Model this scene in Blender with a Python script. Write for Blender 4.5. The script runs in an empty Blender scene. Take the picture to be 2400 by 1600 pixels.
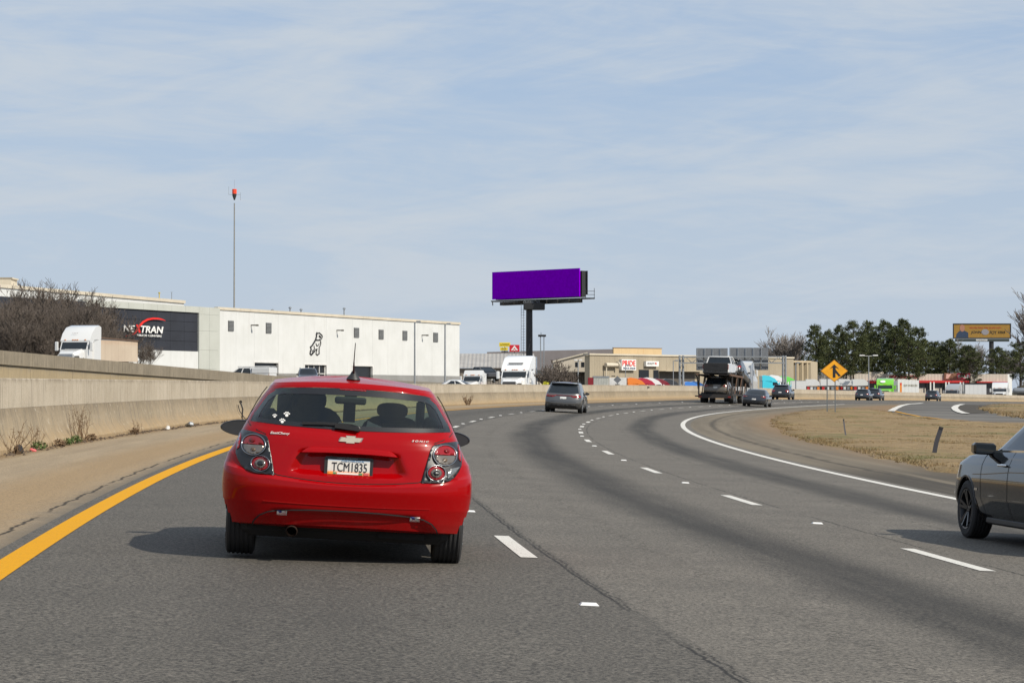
import bpy, bmesh, math, random
import numpy as np
from mathutils import Vector, Matrix, Euler
from mathutils.geometry import delaunay_2d_cdt
random.seed(7)
R = math.radians
scene = bpy.context.scene
COL = scene.collection

# ------------------------------------------------------------------ camera
EYE = 1.513
FPX = 5901.0            # focal length in pixels of a 2400 px wide picture
cam_d = bpy.data.cameras.new('camera')
cam_d.sensor_width = 36.0
cam_d.lens = FPX / 2400 * 36.0
cam_d.clip_start = 0.5
cam_d.clip_end = 6000
cam = bpy.data.objects.new('camera', cam_d)
cam.location = (0, 0, EYE)
cam.rotation_euler = (R(90) + math.atan(122 / FPX), 0, 0)
COL.objects.link(cam)
scene.camera = cam

# ------------------------------------------------------------------ light
SUN_EL, SUN_AZ = R(40), R(126)          # azimuth clockwise from +Y (the way the camera looks)
sun_d = bpy.data.lights.new('sun', 'SUN')
sun_d.energy = 5.0
sun_d.angle = R(0.5)
sun_d.color = (1.0, 0.925, 0.80)
sun = bpy.data.objects.new('sun', sun_d)
sd = Vector((math.sin(SUN_AZ) * math.cos(SUN_EL), math.cos(SUN_AZ) * math.cos(SUN_EL), math.sin(SUN_EL)))
sun.rotation_euler = (-sd).to_track_quat('-Z', 'Y').to_euler()
sun.location = sd * 50
COL.objects.link(sun)
scene.view_settings.view_transform = 'Standard'
scene.view_settings.look = 'None'
scene.view_settings.gamma = 1.0
scene.view_settings.use_curve_mapping = False
scene.view_settings.exposure = 0.0

# ------------------------------------------------------------------ node helper
class NT:
    def __init__(self, tree):
        self.t = tree
    def n(self, typ, ins=None, **props):
        nd = self.t.nodes.new(typ)
        for k, v in props.items():
            setattr(nd, k, v)
        for k, v in (ins or {}).items():
            self.set(nd.inputs[k], v)
        return nd
    def set(self, sock, v):
        if hasattr(v, 'is_output') or isinstance(v, bpy.types.NodeSocket):
            self.t.links.new(v, sock)
        elif isinstance(v, (tuple, list)):
            sock.default_value = tuple(v) + ((1.0,) if len(v) == 3 and sock.type == 'RGBA' else ())
        else:
            sock.default_value = v
    def math(self, op, a, b=0.0, c=None, clamp=False):
        nd = self.n('ShaderNodeMath', operation=op, use_clamp=clamp)
        self.set(nd.inputs[0], a); self.set(nd.inputs[1], b)
        if c is not None: self.set(nd.inputs[2], c)
        return nd.outputs[0]
    def mix(self, f, a, b, blend='MIX'):
        nd = self.n('ShaderNodeMix', data_type='RGBA', blend_type=blend)
        self.set(nd.inputs[0], f); self.set(nd.inputs[6], a); self.set(nd.inputs[7], b)
        return nd.outputs[2]
    def noise(self, vec, scale=1.0, detail=4.0, rough=0.5, dist=0.0):
        nd = self.n('ShaderNodeTexNoise', {'Scale': scale, 'Detail': detail, 'Roughness': rough, 'Distortion': dist})
        if vec is not None: self.set(nd.inputs['Vector'], vec)
        return nd.outputs['Fac']
    def smooth(self, v, lo, hi, a=0.0, b=1.0):
        nd = self.n('ShaderNodeMapRange', {0: v, 1: lo, 2: hi, 3: a, 4: b}, interpolation_type='SMOOTHSTEP')
        return nd.outputs[0]
    def comb(self, x, y, z=0.0):
        nd = self.n('ShaderNodeCombineXYZ', {0: x, 1: y, 2: z}); return nd.outputs[0]
    def sep(self, v):
        nd = self.n('ShaderNodeSeparateXYZ', {0: v}); return nd.outputs
    def scale(self, v, s):
        nd = self.n('ShaderNodeVectorMath', operation='MULTIPLY'); self.set(nd.inputs[0], v); nd.inputs[1].default_value = s
        return nd.outputs[0]
    def bump(self, h, strength=0.3, dist=0.01):
        return self.n('ShaderNodeBump', {'Height': h, 'Strength': strength, 'Distance': dist}).outputs[0]

# ------------------------------------------------------------------ sky
world = bpy.data.worlds.new('World')
scene.world = world
world.use_nodes = True
wt = world.node_tree
wt.nodes.clear()
w = NT(wt)
sky = w.n('ShaderNodeTexSky', sky_type='NISHITA', sun_disc=False, sun_elevation=SUN_EL, sun_rotation=SUN_AZ,
          altitude=300.0, air_density=1.0, dust_density=0.8, ozone_density=1.5)
tc = w.n('ShaderNodeTexCoord').outputs['Generated']
sx, sy, sz = w.sep(tc)
up = w.math('MAXIMUM', sz, 0.0)
st = w.comb(w.math('MULTIPLY', sx, 5.0), w.math('MULTIPLY', sy, 5.0), w.math('ADD', w.math('MULTIPLY', sz, 24.0), w.math('MULTIPLY', sx, -2.2)))
wisp = w.noise(st, 1.5, 8.0, 0.62, 0.9)
st2 = w.comb(w.math('MULTIPLY', sx, 3.0), w.math('MULTIPLY', sy, 3.0), w.math('MULTIPLY', sz, 7.0))
veil = w.noise(st2, 1.6, 3.0, 0.5)
fine = w.noise(w.comb(w.math('MULTIPLY', sx, 14.0), w.math('MULTIPLY', sy, 14.0), w.math('ADD', w.math('MULTIPLY', sz, 110.0), w.math('MULTIPLY', sx, 9.0))), 1.3, 7.0, 0.6, 1.2)
cl = w.math('ADD', w.math('MULTIPLY', wisp, 0.55), w.math('ADD', w.math('MULTIPLY', veil, 0.40), w.math('MULTIPLY', fine, 0.18)))
clf = w.smooth(cl, 0.42, 0.72, 0.22, 1.0)
low = w.smooth(up, 0.0, 0.20, 0.68, 0.0)
clf = w.math('MAXIMUM', clf, low)
tint = w.mix(0.72, sky.outputs[0], (3.6, 5.0, 7.35))
cloud = (5.6, 6.25, 7.0)
skyc = w.mix(clf, tint, cloud)
bg = w.n('ShaderNodeBackground', {0: skyc, 1: 0.1})
wo = w.n('ShaderNodeOutputWorld')
wt.links.new(bg.outputs[0], wo.inputs[0])

# ------------------------------------------------------------------ materials
MAT = {}
def principled(name, color=(0.5, 0.5, 0.5), rough=0.6, metal=0.0, coat=0.0, spec=0.5, emit=None):
    if name in MAT: return MAT[name]
    m = bpy.data.materials.new(name); m.use_nodes = True
    t = NT(m.node_tree)
    b = m.node_tree.nodes['Principled BSDF']
    b.inputs['Roughness'].default_value = rough
    b.inputs['Metallic'].default_value = metal
    b.inputs['Coat Weight'].default_value = coat
    b.inputs['Coat Roughness'].default_value = 0.03
    b.inputs['Specular IOR Level'].default_value = spec
    pos = t.n('ShaderNodeTexCoord').outputs['Object']
    nz = t.noise(pos, 2.3, 5.0, 0.6)
    c = tuple(color)
    f = t.smooth(nz, 0.3, 0.75)
    col = t.mix(f, tuple(x * 0.86 for x in c), tuple(min(1.0, x * 1.08) for x in c))
    t.set(b.inputs['Base Color'], col)
    MAT[name] = m
    return m
def bs(m): return m.node_tree.nodes['Principled BSDF']

def paint(name, color, flake=0.0, rough=0.28):
    if name in MAT: return MAT[name]
    m = principled(name, color, rough, flake, 1.0)
    t = NT(m.node_tree); b = bs(m)
    geo = t.n('ShaderNodeTexCoord').outputs['Object']
    d = t.noise(geo, 1.2, 6.0, 0.6)
    dirt = t.smooth(t.sep(geo)[2], 0.55, 0.15)
    f = t.math('MULTIPLY', dirt, t.smooth(d, 0.3, 0.7, 0.02, 0.16))
    t.set(b.inputs['Base Color'], t.mix(f, tuple(color), (0.16, 0.13, 0.10)))
    t.set(b.inputs['Roughness'], t.math('ADD', rough, t.math('MULTIPLY', f, 0.5)))
    return m

def glass_mat(name, trans, tintc, rough=0.02):
    """tinted pane: part transparent, part mirror after Fresnel"""
    if name in MAT: return MAT[name]
    m = bpy.data.materials.new(name); m.use_nodes = True
    m.node_tree.nodes.clear(); t = NT(m.node_tree)
    tr = t.n('ShaderNodeBsdfTransparent', {0: tintc})
    df = t.n('ShaderNodeBsdfPrincipled', {'Base Color': (0.012, 0.014, 0.015), 'Roughness': 0.25})
    gl = t.n('ShaderNodeBsdfGlossy', {0: (0.9, 0.95, 0.95), 1: rough})
    bf = t.n('ShaderNodeNewGeometry').outputs['Backfacing']
    fr = t.n('ShaderNodeFresnel', {0: t.math('SUBTRACT', 1.5, t.math('MULTIPLY', bf, 1.5 - 1 / 1.5))})   # one thin pane: same mirror from both sides
    a = t.n('ShaderNodeMixShader'); t.set(a.inputs[0], trans); t.set(a.inputs[1], df.outputs[0]); t.set(a.inputs[2], tr.outputs[0])
    c = t.n('ShaderNodeMixShader'); t.set(c.inputs[0], fr.outputs[0]); t.set(c.inputs[1], a.outputs[0]); t.set(c.inputs[2], gl.outputs[0])
    o = t.n('ShaderNodeOutputMaterial'); t.set(o.inputs[0], c.outputs[0])
    MAT[name] = m
    return m

M_tyre = principled('tyre_rubber', (0.018, 0.018, 0.019), 0.8)
M_black = principled('black_plastic', (0.02, 0.02, 0.021), 0.5)
M_darktrim = principled('dark_trim', (0.010, 0.010, 0.012), 0.35, coat=0.2)
M_under = principled('underbody', (0.012, 0.012, 0.012), 0.9)
M_ring = principled('dull_chrome', (0.30, 0.31, 0.33), 0.25, 1.0)
M_chrome = principled('chrome', (0.75, 0.76, 0.78), 0.12, 1.0)
M_alu = principled('aluminium', (0.45, 0.46, 0.47), 0.4, 0.9)
M_galv = principled('galvanised_steel', (0.30, 0.32, 0.34), 0.55, 0.6)
M_white = principled('white_paint', (0.66, 0.655, 0.64), 0.5)
M_whitecoat = paint('white_coat', (0.62, 0.62, 0.61), 0.0, 0.35)
M_darkglass = principled('dark_glass', (0.014, 0.018, 0.022), 0.05, coat=0.0, spec=0.6)
M_redlens = principled('red_lens', (0.26, 0.003, 0.005), 0.12, coat=0.6)
M_clearlens = principled('clear_lens', (0.19, 0.165, 0.14), 0.15, 0.5, coat=0.8)
M_plate = principled('plate_white', (0.7, 0.7, 0.68), 0.5)
M_rim = principled('alloy_rim', (0.32, 0.33, 0.34), 0.35, 0.8)
M_rimdark = principled('dark_alloy_rim', (0.06, 0.06, 0.065), 0.3, 0.8)
M_amber = principled('amber_lens', (0.7, 0.22, 0.03), 0.3)
M_rust = principled('rusty_steel', (0.12, 0.07, 0.045), 0.8)

# ------------------------------------------------------------------ geometry helpers
class B:
    def __init__(self):
        self.v = []; self.f = []; self.m = []; self.uv = []
    def add(self, vs, fs, mi=0):
        o = len(self.v)
        self.v += [tuple(p) for p in vs]
        for f in fs:
            self.f.append(tuple(i + o for i in f)); self.m.append(mi)
        return o
    def box(self, x0, x1, y0, y1, z0, z1, mi=0):
        v = [(x0, y0, z0), (x1, y0, z0), (x1, y1, z0), (x0, y1, z0), (x0, y0, z1), (x1, y0, z1), (x1, y1, z1), (x0, y1, z1)]
        self.add(v, [(0, 3, 2, 1), (4, 5, 6, 7), (0, 1, 5, 4), (1, 2, 6, 5), (2, 3, 7, 6), (3, 0, 4, 7)], mi)
        return self
    def cbox(self, x0, x1, y0, y1, z0, z1, c=0.03, mi=0):
        """box with its eight corners and vertical edges chamfered"""
        pts = [(x0 + c, y0), (x1 - c, y0), (x1, y0 + c), (x1, y1 - c), (x1 - c, y1), (x0 + c, y1), (x0, y1 - c), (x0, y0 + c)]
        cx, cy = (x0 + x1) / 2, (y0 + y1) / 2
        def ring(z, s):
            return [(cx + (a - cx) * (1 - s / max(1e-6, (x1 - x0) / 2)), cy + (b - cy) * (1 - s / max(1e-6, (y1 - y0) / 2)), z) for a, b in pts]
        rs = [ring(z0, c), ring(z0 + c, 0), ring(z1 - c, 0), ring(z1, c)]
        v = [p for r in rs for p in r]
        f = [tuple(reversed(range(8))), tuple(range(24, 32))]
        for k in range(3):
            for i in range(8):
                j = (i + 1) % 8
                f.append((k * 8 + i, k * 8 + j, k * 8 + 8 + j, k * 8 + 8 + i))
        self.add(v, f, mi); return self
    def tube(self, pts, rad, n=6, mi=0, cap=True):
        pts = [Vector(p) for p in pts]
        if not hasattr(rad, '__len__'): rad = [rad] * len(pts)
        vs = []; fs = []
        pu = None
        for i, p in enumerate(pts):
            d = (pts[min(i + 1, len(pts) - 1)] - pts[max(i - 1, 0)])
            if d.length < 1e-9: d = Vector((0, 0, 1))
            d.normalize()
            if pu is None:
                a = Vector((0, 0, 1)) if abs(d.z) < 0.9 else Vector((1, 0, 0))
                u = d.cross(a).normalized()
            else:
                u = (pu - d * pu.dot(d)).normalized()
            pu = u
            q = d.cross(u)
            for k in range(n):
                a = 2 * math.pi * k / n
                vs.append(p + (u * math.cos(a) + q * math.sin(a)) * rad[i])
        for i in range(len(pts) - 1):
            for k in range(n):
                j = (k + 1) % n
                fs.append((i * n + k, i * n + j, i * n + n + j, i * n + n + k))
        if cap:
            fs.append(tuple(reversed(range(n)))); fs.append(tuple(range((len(pts) - 1) * n, len(pts) * n)))
        self.add(vs, fs, mi); return self
    def beam(self, p0, p1, w, h=None, mi=0):
        h = h or w
        p0, p1 = Vector(p0), Vector(p1); d = (p1 - p0).normalized()
        a = Vector((0, 0, 1)) if abs(d.z) < 0.75 else Vector((0, 1, 0))
        u = d.cross(a).normalized() * w / 2; q = u.cross(d).normalized() * h / 2
        v = [p0 - u - q, p0 + u - q, p0 + u + q, p0 - u + q, p1 - u - q, p1 + u - q, p1 + u + q, p1 - u + q]
        self.add(v, [(0, 3, 2, 1), (4, 5, 6, 7), (0, 1, 5, 4), (1, 2, 6, 5), (2, 3, 7, 6), (3, 0, 4, 7)], mi); return self
    def prism(self, poly, axis, a, b, mi=0):
        """polygon (2-D) pulled along an axis from a to b; axis 'x': poly=(y,z), 'y': poly=(x,z), 'z': poly=(x,y)"""
        def P(p, t):
            return {'x': (t, p[0], p[1]), 'y': (p[0], t, p[1]), 'z': (p[0], p[1], t)}[axis]
        n = len(poly)
        v = [P(p, a) for p in poly] + [P(p, b) for p in poly]
        f = [tuple(reversed(range(n))), tuple(range(n, 2 * n))] + [(i, (i + 1) % n, n + (i + 1) % n, n + i) for i in range(n)]
        self.add(v, f, mi); return self
    def lathe(self, prof, c, axis='x', n=24, mi=0, a0=0, a1=2 * math.pi):
        """prof: (along, radius)"""
        full = abs(a1 - a0 - 2 * math.pi) < 1e-6
        cols = n if full else n + 1
        vs = []
        for (t, r) in prof:
            for k in range(cols):
                a = a0 + (a1 - a0) * k / n
                ca, sa = math.cos(a) * r, math.sin(a) * r
                if axis == 'x': vs.append((c[0] + t, c[1] + ca, c[2] + sa))
                elif axis == 'y': vs.append((c[0] + ca, c[1] + t, c[2] + sa))
                else: vs.append((c[0] + ca, c[1] + sa, c[2] + t))
        fs = []
        for i in range(len(prof) - 1):
            for k in range(n):
                j = (k + 1) % cols
                fs.append((i * cols + k, i * cols + j, (i + 1) * cols + j, (i + 1) * cols + k))
        self.add(vs, fs, mi); return self
    def build(self, name, mats, parent=None, smooth=False, uv=None, recalc=True):
        me = bpy.data.meshes.new(name)
        me.from_pydata(self.v, [], self.f)
        for m in (mats if isinstance(mats, (list, tuple)) else [mats]): me.materials.append(m)
        me.polygons.foreach_set('material_index', self.m)
        if uv is not None:
            l = me.uv_layers.new(name='UVMap')
            li = np.empty(len(me.loops), dtype=np.int32); me.loops.foreach_get('vertex_index', li)
            l.data.foreach_set('uv', np.asarray(uv, dtype=np.float32)[li].ravel())
        if recalc:
            bm = bmesh.new(); bm.from_mesh(me); bmesh.ops.recalc_face_normals(bm, faces=bm.faces); bm.to_mesh(me); bm.free()
        if smooth:
            me.polygons.foreach_set('use_smooth', [True] * len(me.polygons))
            if smooth is not True:
                try: me.set_sharp_from_angle(angle=R(smooth))
                except Exception: pass
        o = bpy.data.objects.new(name, me); COL.objects.link(o)
        if parent is not None: o.parent = parent
        return o

def tag(o, label=None, cat=None, group=None, kind=None):
    if label: o['label'] = label
    if cat: o['category'] = cat
    if group: o['group'] = group
    if kind: o['kind'] = kind
    return o
def thing(name, label, cat, loc=(0, 0, 0), rot=(0, 0, 0), group=None, scale=None):
    o = bpy.data.objects.new(name, None); COL.objects.link(o)
    o.location = loc; o.rotation_euler = rot; o.empty_display_size = 0.3
    if scale: o.scale = (scale,) * 3 if not hasattr(scale, '__len__') else scale
    return tag(o, label, cat, group)
def kids(o): return [c for c in bpy.data.objects if c.parent == o]
def dup(root, loc, rot, label, group=None, scale=None):
    def rec(o, par):
        c = o.copy(); COL.objects.link(c)
        c.parent = par
        for ch in kids(o): rec(ch, c)
        return c
    r = rec(root, None)
    r.location = loc; r.rotation_euler = rot; r['label'] = label
    if group: r['group'] = group
    if scale: r.scale = (scale,) * 3 if not hasattr(scale, '__len__') else scale
    return r

def text(body, width, height, mat, parent, name, M, depth=0.0, bold=0.0, shear=0.0, spacing=1.0):
    """flat lettering fitted to width x height, centred on the origin of matrix M (x right, y up)"""
    cu = bpy.data.curves.new(name, 'FONT'); cu.body = body; cu.size = 1.0; cu.offset = bold; cu.shear = shear
    cu.space_character = spacing; cu.extrude = depth; cu.resolution_u = 3
    ob = bpy.data.objects.new(name, cu); COL.objects.link(ob)
    dg = bpy.context.evaluated_depsgraph_get()
    me = bpy.data.meshes.new_from_object(ob.evaluated_get(dg))
    bpy.data.objects.remove(ob)
    n = len(me.vertices)
    co = np.empty(n * 3); me.vertices.foreach_get('co', co); co = co.reshape(-1, 3)
    mn, mx = co.min(0), co.max(0)
    co[:, 0] = (co[:, 0] - (mn[0] + mx[0]) / 2) * width / (mx[0] - mn[0])
    co[:, 1] = (co[:, 1] - (mn[1] + mx[1]) / 2) * height / (mx[1] - mn[1])
    Mn = np.array(M)
    co = co @ Mn[:3, :3].T + Mn[:3, 3]
    me.vertices.foreach_set('co', co.ravel()); me.update()
    me.materials.clear(); me.materials.append(mat)
    o = bpy.data.objects.new(name, me); COL.objects.link(o)
    if parent is not None: o.parent = parent
    return o

def frameM(origin, xdir=(1, 0, 0), ydir=(0, 0, 1)):
    x = Vector(xdir).normalized(); y = Vector(ydir).normalized(); z = x.cross(y)
    m = Matrix.Identity(4)
    for i in range(3): m[i][0], m[i][1], m[i][2], m[i][3] = x[i], y[i], z[i], origin[i]
    return m
def at(px, py, D):
    """the point D metres down the road that stands at this place of the 2400 px photograph"""
    return Vector(((px - 1200) / FPX * D, D, EYE - (py - 922) / FPX * D))
def hz(py, D): return EYE - (py - 922) / FPX * D
def wx(px, D): return (px - 1200) / FPX * D

# ================================================================== THE LIE OF THE LAND
# reference line = first lane line: distance along it, x, y, z, heading, crossfall to the right and to the left
CURVE = [
    (-60,9.362,-59.7,-0.3,-0.103,0.0495,0.0434),
    (0,2.329,0,0,-0.103,0.0495,0.0434),
    (10,1.228,9.953,0.05,-0.0905,0.0498,0.0418),
    (20,0.272,19.918,0.099,-0.0772,0.0501,0.0402),
    (30,-0.528,29.893,0.149,-0.0632,0.0504,0.0385),
    (40,-1.166,39.877,0.198,-0.0485,0.0507,0.0369),
    (50,-1.631,49.869,0.248,-0.033,0.051,0.0353),
    (60,-1.918,59.866,0.297,-0.0174,0.0514,0.0337),
    (70,-2.03,69.865,0.347,-0.0022,0.0517,0.0321),
    (80,-1.971,79.865,0.391,0.0125,0.0521,0.0305),
    (90,-1.746,89.863,0.43,0.0269,0.0528,0.0289),
    (100,-1.36,99.857,0.463,0.0408,0.0536,0.0273),
    (110,-0.816,109.846,0.496,0.0548,0.0545,0.0257),
    (120,-0.109,119.826,0.53,0.0693,0.0553,0.0241),
    (130,0.766,129.797,0.563,0.0845,0.0561,0.0225),
    (140,1.817,139.754,0.596,0.1002,0.057,0.0209),
    (150,3.049,149.695,0.629,0.1165,0.0578,0.0198),
    (160,4.465,159.618,0.66,0.1324,0.0586,0.0193),
    (170,6.054,169.52,0.687,0.147,0.0594,0.0193),
    (180,7.799,179.402,0.711,0.1602,0.0603,0.0193),
    (190,9.685,189.264,0.735,0.1721,0.0611,0.0193),
    (200,11.697,199.107,0.76,0.1826,0.0619,0.0193),
    (210,13.82,208.932,0.784,0.1918,0.0628,0.0193),
    (220,16.039,218.741,0.808,0.1997,0.0636,0.0193),
    (230,18.339,228.535,0.832,0.2066,0.0644,0.0193),
    (240,20.715,238.316,0.856,0.2132,0.0652,0.0193),
    (250,23.162,248.083,0.88,0.2193,0.0653,0.0193),
    (260,25.674,257.837,0.885,0.225,0.0643,0.0193),
    (270,28.248,267.579,0.866,0.2303,0.0626,0.0193),
    (280,30.878,277.309,0.828,0.2352,0.0609,0.0193),
    (290,33.559,287.028,0.79,0.2396,0.0592,0.0193),
    (300,36.288,296.738,0.751,0.2437,0.0575,0.0193),
    (310,39.059,306.438,0.713,0.2475,0.0558,0.0193),
    (320,41.873,316.128,0.675,0.2513,0.0541,0.0193),
    (330,44.729,325.809,0.636,0.2552,0.0523,0.0193),
    (340,47.628,335.481,0.598,0.259,0.0506,0.0193),
    (350,50.569,345.142,0.56,0.2629,0.0489,0.0193),
    (360,53.553,354.793,0.521,0.2668,0.0472,0.0193),
    (370,56.58,364.434,0.483,0.2707,0.0455,0.0193),
    (380,59.651,374.065,0.445,0.2746,0.0438,0.0193),
    (390,62.764,383.685,0.406,0.2786,0.0421,0.0193),
    (400,65.92,393.294,0.364,0.2825,0.0403,0.0193),
    (410,69.12,402.892,0.318,0.2865,0.0386,0.0193),
    (420,72.363,412.478,0.268,0.2905,0.0369,0.0193),
    (430,75.65,422.054,0.218,0.2945,0.0352,0.0193),
    (440,78.981,431.618,0.167,0.2985,0.0335,0.0193),
    (450,82.355,441.169,0.117,0.3025,0.0318,0.0193),
    (460,85.772,450.709,0.067,0.3065,0.03,0.0193),
    (470,89.234,460.237,0.017,0.3105,0.0283,0.0193),
    (480,92.739,469.753,-0.033,0.3146,0.0266,0.0193),
    (490,96.288,479.256,-0.084,0.3186,0.0249,0.0193),
    (500,99.881,488.746,-0.134,0.3227,0.0232,0.0193),
    (510,103.518,498.224,-0.184,0.3267,0.0215,0.0193),
    (520,107.198,507.688,-0.234,0.3308,0.0198,0.0193),
    (530,110.923,517.14,-0.284,0.3349,0.018,0.0193),
    (540,114.691,526.577,-0.335,0.339,0.0163,0.0193),
    (550,118.504,536.001,-0.385,0.3431,0.0146,0.0193),
    (560,122.36,545.412,-0.435,0.3472,0.0129,0.0193),
    (570,126.261,554.808,-0.485,0.3513,0.0112,0.0193),
    (580,130.206,564.191,-0.535,0.3554,0.0095,0.0193),
    (590,134.195,573.558,-0.585,0.3595,0.0078,0.0193),
    (600,138.228,582.912,-0.62,0.3637,0.0066,0.0193),
    (610,142.305,592.25,-0.635,0.3678,0.0061,0.0193),
    (630,150.67,610.85,-0.735,0.3758,0.006,0.019),
    (650,159.21,629.4,-0.835,0.3838,0.006,0.019),
    (670,167.92,647.88,-0.935,0.3918,0.006,0.019),
    (690,176.79,666.31,-1.035,0.3998,0.006,0.019),
    (710,185.83,684.67,-1.135,0.4078,0.006,0.019),
    (730,195.04,702.96,-1.2,0.4158,0.006,0.019),
    (750,204.42,721.19,-1.2,0.4238,0.006,0.019),
    (770,213.96,739.36,-1.2,0.4318,0.006,0.019),
    (790,223.67,757.45,-1.2,0.4398,0.006,0.019),
    (810,233.54,775.48,-1.2,0.4478,0.006,0.019),
    (830,243.58,793.44,-1.2,0.4558,0.006,0.019),
    (850,253.78,811.33,-1.2,0.4638,0.006,0.019),
    (870,264.14,829.14,-1.2,0.4718,0.006,0.019),
    (890,274.66,846.88,-1.2,0.4798,0.006,0.019),
    (910,285.35,864.55,-1.2,0.4878,0.006,0.019),
    (930,296.2,882.14,-1.2,0.4958,0.006,0.019),
    (950,307.2,899.66,-1.2,0.5038,0.006,0.019),
    (970,318.37,917.1,-1.2,0.5118,0.006,0.019),
    (990,329.69,934.45,-1.2,0.5198,0.006,0.019),
    (1010,341.18,951.73,-1.2,0.5278,0.006,0.019),
]
K = 1.14
CV = np.array(CURVE)
S1 = np.arange(-60, 1010, 1.0)
CX, CY, CZ, CT, CB, CL = [np.interp(S1, CV[:, 0], CV[:, i]) for i in range(1, 7)]
def smooth_arr(a, n=5):
    ap = np.concatenate([a[0] - (a[1] - a[0]) * np.arange(n, 0, -1), a, a[-1] + (a[-1] - a[-2]) * np.arange(1, n + 1)])
    return np.convolve(ap, np.ones(2 * n + 1) / (2 * n + 1), 'valid')
CX, CY, CZ, CT, CB, CL = [smooth_arr(a) for a in (CX, CY, CZ, CT, CB, CL)]
D_YEL, D_BAR, D_L2, D_EDGE = -3.62, -6.545, 3.66, 7.224

def prof(d, b, bl):
    """height across the road, d to the right of the first lane line"""
    d = np.asarray(d, float)
    r = -b * np.minimum(np.maximum(d, 0), 9.0) - 0.022 * np.clip(d - 9.0, 0, 26)
    l = -bl * np.minimum(d, 0) * (d > -6.7) + bl * 6.7 * (d <= -6.7)
    return np.where(d > 0, r, l)
def road_pt(s, d, up=0.0):
    x = np.interp(s, S1, CX); y = np.interp(s, S1, CY); z = np.interp(s, S1, CZ); t = np.interp(s, S1, CT)
    b = np.interp(s, S1, CB); bl = np.interp(s, S1, CL)
    return x + d * np.cos(t) * K, y - d * np.sin(t), z + prof(d, b, bl) + up
def heading(s):
    t = np.interp(s, S1, CT); return math.atan2(K * math.sin(t), math.cos(t))
WALL2 = np.array([(-30.5, 100), (-26.4, 130), (-24.0, 160), (-22.6, 188), (-20.4, 215), (-18.6, 240), (-17.5, 262)])
def ground_z(X, Y):
    X = np.asarray(X, float).ravel(); Y = np.asarray(Y, float).ravel()
    out = np.empty(len(X))
    for i0 in range(0, len(X), 4000):
        x = X[i0:i0 + 4000]; y = Y[i0:i0 + 4000]
        dx = (x[:, None] - CX[None, ::4]) / K; dy = y[:, None] - CY[None, ::4]
        j = np.argmin(dx * dx + dy * dy, 1) * 4
        ds = (x - CX[j]) / K * np.sin(CT[j]) + (y - CY[j]) * np.cos(CT[j])
        s = np.clip(S1[j] + ds, -60, 1009)
        cx = np.interp(s, S1, CX); cy = np.interp(s, S1, CY); t = np.interp(s, S1, CT)
        d = (x - cx) / K * np.cos(t) - (y - cy) * np.sin(t)
        z = np.interp(s, S1, CZ) + prof(d, np.interp(s, S1, CB), np.interp(s, S1, CL))
        zb = 1.0 + 0.064 * np.clip(-x - 0.0, 0, 75) + 0.010 * np.clip(y - 300, 0, 200) * (x < 20)
        xw = np.interp(y, WALL2[:, 1], WALL2[:, 0])
        high = np.clip((xw - x) / 3.0, 0, 1) * (y > 60)
        top = np.interp(y, WALL2[:, 1], [3.9, 3.0, 2.7, 2.5, 2.1, 1.7, 1.4])
        back = np.clip((y - 215) / 30, 0, 1)
        zl = high * (top * (1 - back) + zb * back) + (1 - high) * z
        far = np.clip((-d - 24) / 8, 0, 1) * np.clip((y - 225) / 20, 0, 1)
        zl = zl * (1 - far) + zb * far
        out[i0:i0 + 4000] = np.where(d < -6.8, zl, z)
    return out
def ground(px, py, dmin=15, dmax=900):
    """where the sight line through this place of the photograph meets the ground"""
    D = np.geomspace(dmin, dmax, 700)
    X = (px - 1200) / FPX * D; Z = EYE - (py - 922) / FPX * D
    g = ground_z(X, D); q = Z - g
    i = int(np.argmax(q < 0))
    if q[i] >= 0: i = len(D) - 1
    i = max(i, 1)
    t = q[i - 1] / (q[i - 1] - q[i] + 1e-12)
    d = D[i - 1] + (D[i] - D[i - 1]) * t
    return Vector(((px - 1200) / FPX * d, d, float(ground_z([(px - 1200) / FPX * d], [d])[0])))
def lane_s(px, d):
    """distance along the road at which a lane offset d is seen in this column"""
    s = np.arange(15, 900, 0.5); x, y, z = road_pt(s, d)
    u = 1200 + FPX * x / np.maximum(y, 1)
    u = np.where(s < s[np.argmin(np.where(s < 200, u, 1e9))], 1e9, u)   # the far leg of the bend
    return float(s[np.argmin(np.abs(u - px))])

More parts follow.
